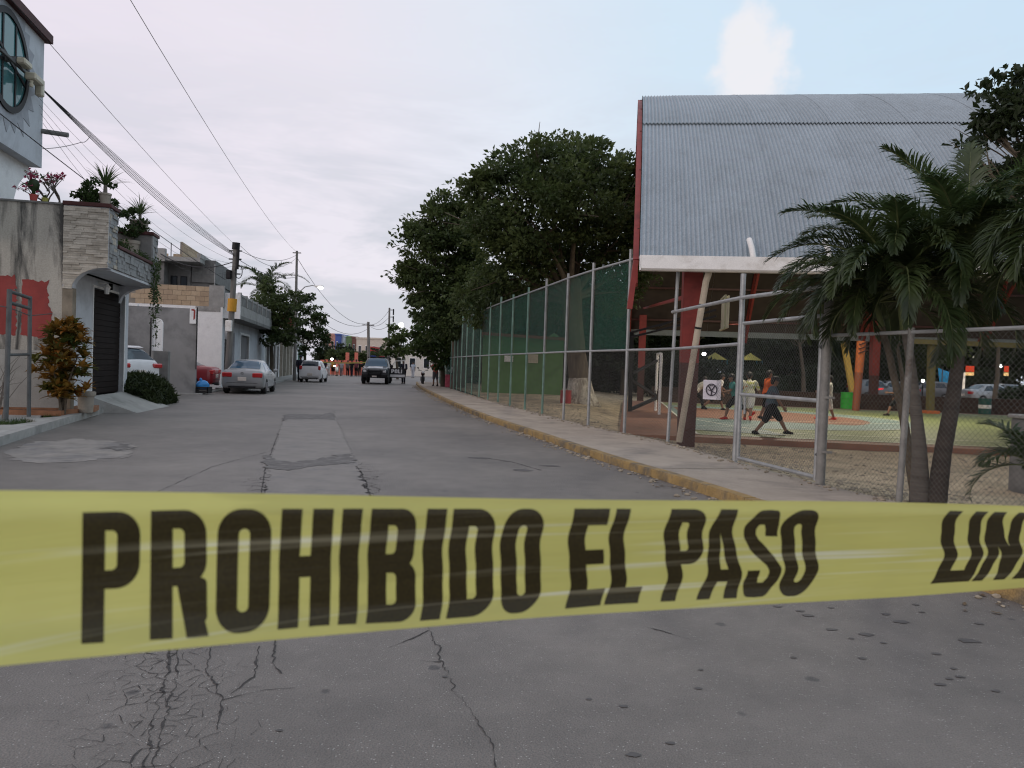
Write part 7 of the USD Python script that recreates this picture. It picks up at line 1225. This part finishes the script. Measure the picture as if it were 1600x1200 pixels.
# ------------------------------------------------------------------ people: x forward, y left, z up
skin_m = mat('brown_skin', (.19, .10, .065), rough=.55, var=.06); skin2_m = mat('tan_skin', (.25, .14, .09), rough=.55, var=.06); hair_m = mat('black_hair', (.012, .010, .009), rough=.6)
def cloth(name, col, var=.1, **k): return mat('cloth_'+name, col, rough=.9, var=var, spec=.15, **k)
def chain(pts, rads, seg=12):
    out = None
    for a, b, ra, rb in zip(pts[:-1], pts[1:], rads[:-1], rads[1:]):
        h = hullb(a, ra, b, rb, seg); out = h if out is None else out+h
    return out
def person(name, label, loc, rz, H=1.7, lean=0, legs=((20, 10), (-15, 20)), arms=((15, 10, 20), (-15, 10, 20)), head=(0, 0), top=None, bottom=None, shoes=None, skin=None, hair=hair_m, long_trousers=False, sleeves=.55, group=None, build=1.0, cap=None, fine=True, catg='person', bare_top=False, long_hair=False):
    """legs: (thigh forward, knee bend) left, right; arms: (shoulder forward, outward, elbow bend) left, right, in degrees."""
    t = thing(name, label, catg, loc=loc, rz=rz, group=group); skin = skin or skin_m; k = H/1.75; sg = 12 if fine else 8; D = math.radians; w = build
    fw = lambda a: V(math.sin(D(a)), 0, -math.cos(D(a)))   # a limb hanging down, swung forward by a
    low, J = 9, {}
    for i, s in ((0, 1), (1, -1)):
        hp = V(0, .092*s*w, 0); kn = hp+fw(legs[i][0])*.435; an = kn+fw(legs[i][0]-legs[i][1])*.415; J[i] = (hp, kn, an); low = min(low, an[2])
    base = -low+.085; L = D(lean); ud = V(math.sin(L), 0, math.cos(L)); rt = lambda p: V(p[0]*math.cos(L)+p[2]*math.sin(L), p[1], -p[0]*math.sin(L)+p[2]*math.cos(L))
    Bz = V(0, 0, base); T = lambda p: (p+Bz)*k; U = lambda x, y, z: T(rt(V(x, y, z)))
    ph = D(head[0]-lean*.55); hc = V(.03, 0, .70); nk = V(0, 0, .56); hd = lambda x, y, z: T(rt(nk)+V(x*math.cos(ph)-z*math.sin(ph)*-1, y, z*math.cos(ph)-x*math.sin(ph)))
    S_ = lambda *r: [q*k for q in r]
    body = chain([U(0, 0, .02), U(.01, 0, .18), U(.0, 0, .36), U(-.01, 0, .48)], S_(.125*w, .115*w, .13*w, .10), sg)
    for s in (1, -1): body += hullb(U(0, .06*s, .0), .115*k*w, U(0, .05*s*w, .20), .10*k*w, sg)+hullb(U(0, .07*s*w, .30), .105*k*w, U(-.01, .165*s*w, .47), .062*k, sg)
    body += chain([U(-.005, 0, .47), T(rt(nk)), hd(.012, 0, .07)], S_(.062, .056, .058), sg)
    skull = hullb(hd(-.005, 0, .165), .098*k, hd(.018, 0, .10), .075*k, 14)+hullb(hd(.025, 0, .10), .07*k, hd(.052, 0, .055), .040*k, 12)
    skull += hullb(hd(.088, 0, .135), .010*k, hd(.108, 0, .105), .014*k, 8)
    for s in (1, -1): skull += hullb(hd(-.005, .094*s, .145), .014*k, hd(0, .094*s, .105), .011*k, 8)
    body += skull; sleeve = None; hands = None; cuffs = {}
    for i, s in ((0, 1), (1, -1)):
        a, ab, el = arms[i]; sh = rt(V(-.01, .19*s*w, .46)); au = D(a+lean*.0); dirn = unit(V(math.sin(au), s*math.tan(D(ab)), -math.cos(au))); eb = sh+dirn*.285
        au2 = D(a+el); d2 = unit(V(math.sin(au2), s*math.tan(D(ab))*.35-(.18*s if el > 60 else 0), -math.cos(au2))); wr = eb+d2*.245; body += chain([T(sh), T(lerp(sh, eb, .45)), T(eb), T(lerp(eb, wr, .35)), T(wr)], S_(.056, .050, .040, .042, .027), sg)
        up = unit(np.cross(d2, V(0, 1, 0))); side = V(0, 1, 0); pm = wr+d2*.085; hnd = hullb(T(wr+d2*.01), .024*k, T(pm), .030*k, 8)+hullb(T(wr+d2*.06+up*.022), .018*k, T(pm+up*.026), .013*k, 8)+hullb(T(wr+d2*.06-up*.022), .018*k, T(pm-up*.026), .013*k, 8)
        for j, ln in enumerate((.062, .072, .067, .05)): c0 = pm+d2*.008+up*(.030-.020*j); c1 = c0+unit(d2-side*s*.25)*ln*.55; c2 = c1+unit(d2*.7-side*s*.65)*ln*.5; hnd += chain([T(c0), T(c1), T(c2)], S_(.0105, .0098, .0085), 6)
        c0 = wr+d2*.03+up*.028; c1 = c0+unit(d2+up*.9)*.038; hnd += chain([T(c0), T(c1), T(c1+unit(d2+up*.15)*.03)], S_(.014, .012, .010), 6); body += hnd
        if sleeves: e = lerp(sh, eb, min(1, sleeves)); q = hullb(T(sh), .071*k, T(e), .066*k, sg); q = q+hullb(T(eb), .060*k, T(lerp(eb, wr, .92)), .042*k, sg)+hullb(T(sh), .07*k, T(eb), .058*k, sg) if sleeves > 1 else q; sleeve = q if sleeve is None else sleeve+q
    shoe = None; leg = None
    for i, s in ((0, 1), (1, -1)):
        hp, kn, an = J[i]; body += chain([T(hp), T(lerp(hp, kn, .5)), T(kn), T(lerp(kn, an, .32)), T(an)], S_(.095*w, .080*w, .056, .060, .040), sg)
        tl = D(legs[i][0]-legs[i][1]); pitch = min(0, tl)*.55; ft = V(math.cos(pitch), 0, math.sin(pitch)); dn_ = V(math.sin(pitch), 0, -math.cos(pitch)); heel = an-ft*.045+dn_*.040; toe = an+ft*.165+dn_*.052
        body += hullb(T(an), .038*k, T(heel), .034*k, 8)+hullb(T(an+ft*.03), .036*k, T(toe), .024*k, 8)
        q = hullb(T(heel), .046*k, T(toe), .034*k, 10)+hullb(T(an-dn_*.0), .046*k, T(an+ft*.09+dn_*.035), .036*k, 10)+hullb(T(heel+V(0, .012*s, 0)), .040*k, T(an+ft*.14+V(0, .018*s, 0)+dn_*.05), .032*k, 10); shoe = q if shoe is None else shoe+q
        q = chain([T(hp), T(lerp(hp, kn, .55)), T(kn)], S_(.120*w, .110*w, .098), sg) if not long_trousers else chain([T(hp), T(lerp(hp, kn, .5)), T(kn), T(lerp(kn, an, .4)), T(lerp(kn, an, .94))], S_(.112*w, .098*w, .074, .070, .062), sg); leg = q if leg is None else leg+q
    leg += hullb(U(0, .05, .0), .135*k*w, U(0, -.05, .0), .135*k*w, sg)+hullb(U(0, .04, .10), .125*k*w, U(0, -.04, .10), .125*k*w, sg)
    def soft(m, l):
        m = tm(m.refine_to_length(l*k)) if fine else tm(m)
        if fine: trimesh.smoothing.filter_taubin(m, .5, .52, 8)
        return m
    part(t, 'body', soft(body, .045), skin, smooth=50)
    if top is not None:
        sh_ = chain([U(0, 0, .01), U(.01, 0, .18), U(0, 0, .36), U(-.01, 0, .475)], S_(.150*w, .140*w, .148*w, .105), sg)
        for s in (1, -1): sh_ += hullb(U(0, .065*s*w, .0), .130*k*w, U(0, .06*s*w, .20), .118*k*w, sg)+hullb(U(0, .07*s*w, .30), .120*k*w, U(-.01, .165*s*w, .465), .075*k, sg)
        if sleeve is not None: sh_ += sleeve
        part(t, 'shirt', soft(sh_, .05), top, smooth=50)
    if bottom is not None: part(t, 'trousers' if long_trousers else 'shorts', soft(leg, .05), bottom, smooth=50)
    if shoes is not None: part(t, 'shoes', tm(shoe), shoes, smooth=50)
    hr = hullb(hd(-.018, 0, .178), .104*k, hd(.022, 0, .196), .090*k, 14)+(hullb(hd(-.05, 0, .15), .085*k, hd(-.055, 0, -.02 if long_hair else .09), .07*k if long_hair else .062*k, 12)); part(t, 'hair', tm(hr), hair, smooth=50)
    ey = cat([tm(Manifold.sphere(.011*k, 8).translate(list(map(float, hd(.087, .034*s, .142))))) for s in (1, -1)]+[tm(hullb(hd(.086, .018, .066), .005*k, hd(.086, -.018, .066), .005*k, 6))]); part(t, 'face_marks', ey, hair_m)
    if cap is not None: part(t, 'cap', tm(hullb(hd(-.01, 0, .20), .108*k, hd(.01, 0, .205), .106*k, 14)+hullb(hd(.09, .05, .19), .012*k, hd(.09, -.05, .19), .012*k, 8)+hullb(hd(.09, 0, .19), .05*k, hd(.14, 0, .18), .012*k, 8)), cap, smooth=40)
    return t
def stand(px, py, z=0.0, Y=None): p = G(px, py, z) if Y is None else P(px, py, Y); return (p[0], p[1], z)
R_ = lambda d: math.radians(d)
red_shoe = cloth('red_shoe', (.50, .035, .03)); blk = cloth('black', (.013, .013, .014)); pale = cloth('cream_white', (.52, .50, .43)); wht = cloth('white', (.60, .59, .55)); navy = cloth('dark_navy', (.02, .022, .032)); shoe_b = cloth('black_shoe', (.016, .016, .016))
shirt_pat = usdkit.material(stage, '/World/Looks/cloth_splashed_white', {'g': ('geometry', {}), 'v': ('noise_texture', {'scale': 6.5, 'detail': 2}), 'r': ('rgb_ramp', {'ramp': [(0, (.42, .08, .05)), (.36, (.5, .17, .08)), (.42, (.58, .57, .42)), (.56, (.6, .59, .47)), (.62, (.45, .46, .10)), (1, (.4, .42, .1))]}), 'p': ('principled_bsdf', {'roughness': .9})}, [('g.position', 'v.vector'), ('v.fac', 'r.fac'), ('r.color', 'p.base_color')], surface='p.BSDF')
# players: facing is the direction they move (0 = to the right along x)
person('person', 'person in loose grey blue shirt and black shorts walking right along the court edge', stand(1203, 679), R_(-4), 1.60, 6, ((38, 8), (-24, 14)), ((-12, 12, 14), (14, 10, 22)), (12, 0), cloth('grey_blue', (.055, .085, .105), dirt=(.10, .055, .075), dscale=5), blk, shoe_b, build=1.18, sleeves=.8)
person('person', 'person seen from behind in white shirt splashed with red and yellow, legs apart', stand(1168, 657), R_(70), 1.66, 14, ((24, 30), (-22, 12)), ((28, 20, 40), (22, 22, 40)), (22, 0), shirt_pat, wht, red_shoe, build=1.12, sleeves=.9)
person('person', 'person in teal shirt striding with red shoes behind the gate post', stand(1149, 656), R_(178), 1.66, 20, ((42, 30), (-34, 30)), ((30, 12, 50), (-30, 12, 40)), (10, 0), cloth('teal', (.05, .20, .18)), blk, red_shoe)
person('person', 'person in bright orange shirt partly hidden behind the grey blue shirt', stand(1196, 655), R_(10), 1.72, 10, ((18, 12), (-12, 12)), ((10, 12, 40), (-5, 12, 30)), (0, 0), cloth('orange', (.55, .11, .03)), blk, shoe_b)
person('person', 'person in cream shirt and black trousers leaning far forward, hands on knees', stand(1085, 640), R_(4), 1.66, 46, ((48, 36), (-16, 26)), ((62, 10, 8), (50, 10, 10)), (30, 0), pale, blk, shoe_b, long_trousers=True, sleeves=.8)
person('person', 'person in white shirt bent forward behind the square banner', stand(1117, 641), R_(-2), 1.66, 30, ((34, 18), (-30, 16)), ((24, 12, 30), (-10, 12, 30)), (16, 0), wht, blk, shoe_b)
person('person', 'person in cream shirt and white shorts with red shoes standing by the gate hinge post', stand(1293, 656), R_(160), 1.62, -2, ((22, 4), (-12, 8)), ((25, 8, 62), (10, 8, 30)), (0, 0), pale, wht, red_shoe, skin=skin_m)
person('person', 'person in dark clothes running behind the leaning palm trunk, one leg out', stand(1402, 650), R_(172), 1.7, 14, ((44, 26), (-30, 40)), ((30, 14, 60), (-34, 14, 60)), (6, 0), navy, blk, shoe_b)
# officers and people far down the street
pf_ = dict(fine=False)
person('person', 'person in black uniform and cap standing left of the small white hatchback', stand(469, 595, .0, 54), R_(-70), 1.82, 0, ((4, 2), (-4, 4)), ((12, 8, 55), (10, 8, 60)), (0, 0), navy, navy, shoe_b, long_trousers=True, sleeves=1.5, build=1.15, cap=navy, **pf_)
person('person', 'person in dark uniform half hidden behind the open pickup door', stand(630, 600, .0, 57.2), R_(-95), 1.78, 0, ((5, 3), (-5, 5)), ((20, 12, 50), (20, 12, 50)), (0, 0), navy, navy, shoe_b, long_trousers=True, sleeves=1.5, cap=navy, **pf_)
person('person', 'person in pink shirt and grey shorts on the far sidewalk with both arms raised', stand(680, 601, .12, 50), R_(120), 1.70, 2, ((8, 4), (-8, 6)), ((62, 14, 78), (60, 14, 80)), (0, 0), cloth('pink', (.52, .15, .12)), cloth('grey_shorts', (.13, .13, .14)), shoe_b, **pf_)
person('person', 'person in pale clothes near the white compound wall beyond the pickup', stand(645, 590, .0, 84), R_(-90), 1.72, 0, ((6, 4), (-6, 4)), ((4, 8, 12), (-4, 8, 12)), (0, 0), cloth('pale_blue', (.38, .42, .48)), cloth('pale_trousers', (.40, .42, .46)), shoe_b, long_trousers=True, **pf_)
cw = [(507, navy, blk, 0, 'dark blue shirt at the left end of the line'), (513, wht, cloth('white_dress', (.55, .54, .52)), 1, 'white top and white trousers'), (520, cloth('amber', (.50, .22, .03)), blk, 0, 'amber yellow shirt and black shorts'), (526, cloth('rose', (.48, .15, .12)), wht, 0, 'rose shirt and white shorts'), (533, cloth('light_grey', (.34, .34, .36)), cloth('grey_long', (.20, .20, .21)), 1, 'light grey shirt with hands at sides'), (543, cloth('brown_grey', (.12, .10, .10)), blk, 1, 'brown grey shirt in front of the left pillar'), (549, blk, navy, 1, 'all black clothes between the pillars'), (556, cloth('plum', (.16, .05, .07)), blk, 1, 'plum shirt in front of the right pillar'), (561, blk, cloth('brown_long', (.08, .05, .04)), 1, 'black shirt and brown trousers at the line\'s right end')]
for k, (px, tp, bt_, lg, lab) in enumerate(cw): person('person', f'far onlooker in {lab}', stand(px, 592, .0, 80+.7*(k % 3)), R_(-90+13*(k % 3-1)), 1.58+.06*((k*5) % 4), 0, ((4, 3), (-5, 4)), ((6, 9, 20+20*(k % 3)), (4, 9, 20)), (0, 0), tp, bt_, shoe_b, long_trousers=bool(lg), group=None, skin=skin2_m if k % 2 else skin_m, fine=False)
# motorcycle parked at the far sidewalk, front towards the camera
mc = P(660, 599, 55); t = thing('motorcycle', 'dark motorcycle standing at the far right kerb before the bend', 'motorcycle', loc=(mc[0], mc[1], 0), rz=R_(-80))
def wheel_m(x): m = trimesh.creation.torus(.27, .055, 28, 10); m.apply_transform(trimesh.transformations.rotation_matrix(math.pi/2, [1, 0, 0])); m.apply_translation([x, 0, .32]); return m
for x in (.65, -.62): q = part(t, 'wheel', wheel_m(x), rubber, smooth=True); part(q, 'spokes', [bar(V(x, 0, .32), V(x+.25*math.cos(a), 0, .32+.25*math.sin(a)), .018) for a in np.linspace(0, 6.283, 11)[:-1]], galv)
part(t, 'frame', [tube([V(.65, .06*s, .32), V(.45, .07*s, .95)], .025, 8) for s in (1, -1)]+[tube([V(.42, 0, .9), V(.1, 0, .45), V(-.3, 0, .42), V(-.62, .08, .32)], .03, 8), tube([V(.42, 0, .9), V(-.4, 0, .72), V(-.75, 0, .8)], .03, 8)], black); part(t, 'tank', tm(hullb((.22, 0, .82), .14, (-.05, 0, .80), .12, 14)), mat('dark_red_tank', (.10, .012, .012), rough=.3), smooth=50); part(t, 'seat', tm(hullb((-.15, 0, .82), .10, (-.7, 0, .86), .09, 12)), rubber, smooth=50); part(t, 'engine', rbox(-.22, .2, -.15, .15, .3, .62, .05), steelgrey)
part(t, 'handlebar', tube([V(.28, .36, 1.08), V(.40, .18, 1.05), V(.42, 0, .98), V(.40, -.18, 1.05), V(.28, -.36, 1.08)], .018, 8), black); part(t, 'headlight', tm(hullb((.50, 0, .92), .09, (.58, 0, .92), .07, 12)), clear_m, smooth=50); part(t, 'mudguard', grid(lambda a, b: V(.65+.35*math.cos(a), .07*b, .32+.35*math.sin(a)), np.linspace(.6, 2.6, 10), np.linspace(-1, 1, 3)), black); part(t, 'mirror', [tube([V(.36, .25*s, 1.06), V(.33, .34*s, 1.22)], .01, 6) for s in (1, -1)]+[tm(hullb((.33, .34*s, 1.24), .05, (.33, .38*s, 1.24), .05, 10)) for s in (1, -1)], black)
# bag and crate by the yard wall
cp_ = P(317, 613, 30.8); t = thing('crate', 'black plastic crate on the ground at the end of the grey yard wall', 'crate', loc=(cp_[0], cp_[1], .05))
cw_, cx, cy = .27, cp_[0], cp_[1]
for dx, dy, sx, sy in ((0, -.2, .28, .012), (0, .2, .28, .012), (-.27, 0, .012, .2), (.27, 0, .012, .2)): part(t, 'side', [box(cx+dx-sx, cx+dx+sx, cy+dy-sy, cy+dy+sy, z, z+.065) for z in (.06, .15, .24)]+[box(cx+dx-sx, cx+dx-sx+.03, cy+dy-sy, cy+dy+sy, .06, .30), box(cx+dx+sx-.03, cx+dx+sx, cy+dy-sy, cy+dy+sy, .06, .30)], rubber, world=True)
part(t, 'bottom', box(cx-.27, cx+.27, cy-.2, cy+.2, .05, .065), rubber, world=True)
bg = trimesh.creation.icosphere(3, 1.0); v = np.array(bg.vertices); v *= (1+.28*(meshkit.fbm(v*2.2, 3)-.5))[:, None]; v *= V(.28, .2, .22); v[:, 2] = np.maximum(v[:, 2], -.16); v += V(cx-.02, cy, .34)
t = thing('blue_bag', 'full bright blue plastic bag sitting in the black crate', 'bag', loc=(cx, cy, .3)); part(t, 'bag', trimesh.Trimesh(v, bg.faces), mat('blue_plastic', (.03, .20, .48), rough=.35, var=.1), smooth=True, world=True); part(t, 'knot', tm(hullb((cx-.06, cy, .53), .04, (cx-.1, cy, .60), .055, 10)), '/World/Looks/blue_plastic', world=True, smooth=50)
# distant cordon tape across the street end
ft = [P(x, y, 78) for x, y in ((497, 565.5), (520, 567), (545, 567.2), (572, 566.3))]; ft += [P(588, 566, 70)]
solo('far_tape', cat([grid(lambda a, b: lerp(p, q, a)+V(0, 0, b), [0, .5, 1], [-.06, .06]) for p, q in zip(ft[:-1], ft[1:])]), mat('dull_yellow_tape', (.34, .30, .08), rough=.5), 'thin yellow cordon tape strung in front of the distant onlookers', 'tape')
for px, py, Y, lab in ((519, 561, 88, 'bright lamp above the heads of the onlookers'), (523, 572, 79.5, 'small bright light held among the onlookers')):
    p = P(px, py, Y); t = thing('street_light' if py < 570 else 'hand_light', lab, 'lamp', loc=(p[0], p[1], 0 if py < 570 else p[2])); m_ = trimesh.creation.icosphere(1, .17 if py < 570 else .10); m_.vertices *= V(1, .5, .8); m_.apply_translation(p); part(t, 'lens', m_, lampglow, world=True); part(t, 'casing', lathe([(0, .1), (.12, .12), (.1, .2), (0, .22)], 10, tuple(p)), black, world=True)
    if py < 570: part(t, 'post', tube([p*V(1, 1, 0)+V(0, .2, 0), p+V(0, .2, .1)], .05, 6), black, world=True)
# ------------------------------------------------------------------ the cordon tape across the foreground
def tape_film():
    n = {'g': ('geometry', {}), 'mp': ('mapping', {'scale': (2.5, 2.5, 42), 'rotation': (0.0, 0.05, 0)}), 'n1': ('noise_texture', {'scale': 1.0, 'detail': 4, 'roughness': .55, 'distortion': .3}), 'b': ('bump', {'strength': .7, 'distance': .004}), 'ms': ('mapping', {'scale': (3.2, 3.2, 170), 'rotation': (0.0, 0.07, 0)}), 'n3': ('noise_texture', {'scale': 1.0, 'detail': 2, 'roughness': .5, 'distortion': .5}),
         'st': ('map_range', {'clamp': True, 'from_min': .60, 'from_max': .74, 'to_min': 0, 'to_max': .9}), 'n2': ('noise_texture', {'scale': 9, 'detail': 4}), 'r2': ('map_range', {'from_min': .3, 'from_max': .7, 'to_min': .93, 'to_max': 1.07}), 'c': ('mix', {'mix_type': 'mix', 'color1': (.60, .575, .17), 'color2': (.74, .73, .54)}), 'cs': ('vector_math', {'math_type': 'scale'}),  # pale streaks: whitened creases, with their gloss put into the film colour
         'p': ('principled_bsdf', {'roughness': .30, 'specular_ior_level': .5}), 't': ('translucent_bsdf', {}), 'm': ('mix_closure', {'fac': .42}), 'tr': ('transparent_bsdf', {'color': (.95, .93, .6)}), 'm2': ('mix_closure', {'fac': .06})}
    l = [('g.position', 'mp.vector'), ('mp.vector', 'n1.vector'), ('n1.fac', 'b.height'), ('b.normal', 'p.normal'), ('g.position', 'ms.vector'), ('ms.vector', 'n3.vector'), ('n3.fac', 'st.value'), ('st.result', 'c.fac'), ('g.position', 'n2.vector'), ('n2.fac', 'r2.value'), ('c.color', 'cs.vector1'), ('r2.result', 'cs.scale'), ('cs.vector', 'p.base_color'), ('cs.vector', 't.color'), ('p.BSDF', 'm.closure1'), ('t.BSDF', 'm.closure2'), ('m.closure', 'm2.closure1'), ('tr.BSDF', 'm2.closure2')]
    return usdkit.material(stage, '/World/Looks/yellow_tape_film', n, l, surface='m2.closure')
def tape_ink():
    n = {'g': ('geometry', {}), 'mp': ('mapping', {'scale': (2.5, 2.5, 42), 'rotation': (0.0, 0.05, 0)}), 'n1': ('noise_texture', {'scale': 1.0, 'detail': 4, 'roughness': .55, 'distortion': .3}), 'b': ('bump', {'strength': .55, 'distance': .004}), 'f': ('noise_texture', {'scale': 900, 'detail': 1}), 'ms': ('mapping', {'scale': (3.2, 3.2, 170), 'rotation': (0.0, 0.07, 0)}), 'n3': ('noise_texture', {'scale': 1.0, 'detail': 2, 'roughness': .5, 'distortion': .5}), 'st': ('map_range', {'clamp': True, 'from_min': .60, 'from_max': .76, 'to_min': 0, 'to_max': .7}), 'sc': ('mix', {'mix_type': 'mix', 'color2': (.22, .20, .13)}), 'fr': ('rgb_ramp', {'ramp': [(.35, (.026, .020, .008)), (.7, (.042, .033, .011))]}), 'p': ('principled_bsdf', {'roughness': .36, 'specular_ior_level': .22})}  # streaks lighten the ink colour as gloss along the creases would
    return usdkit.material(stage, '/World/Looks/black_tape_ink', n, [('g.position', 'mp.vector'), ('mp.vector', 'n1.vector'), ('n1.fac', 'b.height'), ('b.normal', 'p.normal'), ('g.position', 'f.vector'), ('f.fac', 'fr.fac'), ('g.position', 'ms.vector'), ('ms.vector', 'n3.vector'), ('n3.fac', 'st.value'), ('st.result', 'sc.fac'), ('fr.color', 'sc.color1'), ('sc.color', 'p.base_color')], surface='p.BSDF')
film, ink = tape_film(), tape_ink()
# the two edges, surveyed from the photograph; depth grows from 0.34 m at the left to about 0.55 m at the right, the lower edge set back where the tape turns over
tx = [-250, 0, 200, 400, 650, 850, 1050, 1240, 1430, 1600, 1850]
ty = [763.5, 764.5, 766.5, 769.5, 774.5, 778.5, 780.5, 781.5, 784.5, 790, 800]; by = [1061, 1034, 1016, 998.5, 978, 962, 950.5, 940.5, 930, 917.5, 898]
td = [.300, .336, .363, .389, .422, .448, .474, .498, .523, .548, .590]; bd_ = [.300, .336, .365, .395, .433, .463, .495, .524, .555, .586, .630]
_ty, _by, _td, _bd = [PI_(tx, q) for q in (ty, by, td, bd_)]
def tape(px, v):                        # v from 0 (upper edge) to 1 (lower edge)
    a, b = P(px, float(_ty(px)), float(_td(px))), P(px-0.0, float(_by(px)), float(_bd(px))); p = a+(b-a)*v; d = ray(px, 850); d = d/np.linalg.norm(d)
    rip = .0011*math.sin(v*9+px*.004)+.0016*(meshkit.noise(V(px*.006, v*3.2, 4))-.5)-.009*math.exp(-(v/.085)**2)+.015*math.exp(-((v-1.0)/.13)**2)*(1-.6*min(1, max(0, px/1500)))
    return p-d*rip
pxs, vs = np.linspace(-250, 1850, 260), np.linspace(0, 1, 33)
tp = thing('cordon_tape', 'wide yellow cordon tape with bold black lettering stretched across the foreground', 'tape', loc=tape(800, .5))
rb = grid(tape, pxs, vs)
# beyond the frame it runs on, to the fence on the right and past the camera on the left
e0, e1 = tape(1850, 0), tape(1850, 1); dr = unit(tape(1850, .5)-tape(1500, .5)); te = V(6.95, 1.3, 1.45)
right = grid(lambda a, b: lerp(lerp(e0, e1, b), te+V(0, 0, .03-.06*b), a)+V(0, 0, -.25*4*a*(1-a)), np.linspace(0, 1, 40), np.linspace(0, 1, 5))
l0, l1 = tape(-250, 0), tape(-250, 1); le = lerp(l0, l1, .5)+V(-2.2, -.75, .12)
left = grid(lambda a, b: lerp(lerp(l0, l1, b), le+V(0, 0, .035-.07*b), a), np.linspace(1, 0, 20), np.linspace(0, 1, 5))
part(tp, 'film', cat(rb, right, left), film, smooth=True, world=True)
# print: each letter is given by its four corners on the tape (x at the cap line, x at the base line)
def band(px):                           # cap line and base line heights on the tape, from the photograph
    cap = np.interp(px, [128, 338, 560, 777, 950, 1100, 1285, 1480, 1600], [800.5, 795, 794, 794, 793.5, 794.5, 796, 797, 800]); bas = np.interp(px, [128, 300, 500, 650, 840, 950, 1100, 1270, 1470, 1600], [1002, 992.5, 975, 968, 953.5, 943, 935, 929, 909.5, 902.5])
    return cap, bas
LET = [('P', 129, 220, 127, 216), ('R', 236, 324, 234, 326), ('O', 341, 425, 336, 420), ('H', 440, 521, 433, 514), ('I', 535, 566, 527, 556), ('B', 580, 651, 571, 645), ('I', 667, 698, 656, 687), ('D', 708, 776, 697, 766), ('O', 790, 853, 776, 838),
       ('E', 896, 952, 884, 939), ('L', 962, 1008, 945, 998), ('P', 1047, 1108, 1033, 1092), ('A', 1103, 1172, 1089, 1152), ('S', 1176, 1228, 1153, 1206), ('O', 1232, 1288, 1212, 1262), ('L', 1484, 1528, 1457, 1500), ('I', 1526, 1545, 1499, 1518), ('N', 1555, 1612, 1522, 1574), ('E', 1618, 1662, 1586, 1628), ('A', 1664, 1722, 1634, 1690)]
def letter(c, xt0, xt1, xb0, xb1):
    g, w = glyph(c); t = []
    for s in getattr(g, 'geoms', [g]):
        s = s.segmentize(.03); step = .035; x0, y0, x1, y1 = s.bounds
        ys = np.arange(0, 1.0001, .05)
        for a, b in zip(ys[:-1], ys[1:]):       # cut into thin bands, so that the print follows the film
            q = s.intersection(sbox(-1, a, 2, b))
            for h in getattr(q, 'geoms', [q]):
                if h.area < 1e-6 or h.geom_type != 'Polygon': continue
                h = h.segmentize(.05); v, f = trimesh.creation.triangulate_polygon(h, engine='earcut'); t.append((v, f))
    V_, F_, n = [], [], 0
    for v, f in t:
        for u, y in v:
            yt = 1-y; amt = min(1, max(0, (xt0-300)/900)); wob = amt*(5.0*math.sin(yt*7.2+1.0+xt0*.0015)+1.6*math.sin(yt*19+xt0*.006))
            ease = yt+amt*.10*math.sin(2*math.pi*yt); px = (xt0+(xt1-xt0)*u/w)*(1-ease)+(xb0+(xb1-xb0)*u/w)*ease+wob
            cap, bas = band(px); py = cap+(bas-cap)*yt; tv = (py-float(_ty(px)))/(float(_by(px))-float(_ty(px))); p = tape(px, tv); V_.append(p-unit(p-EYE)*.00025)
        F_ += [[i+n for i in q] for q in f]; n += len(v)
    m = trimesh.Trimesh(np.array(V_), np.array(F_), process=False); return m
for L_ in LET: part(tp, 'letter', letter(*L_), ink, world=True)
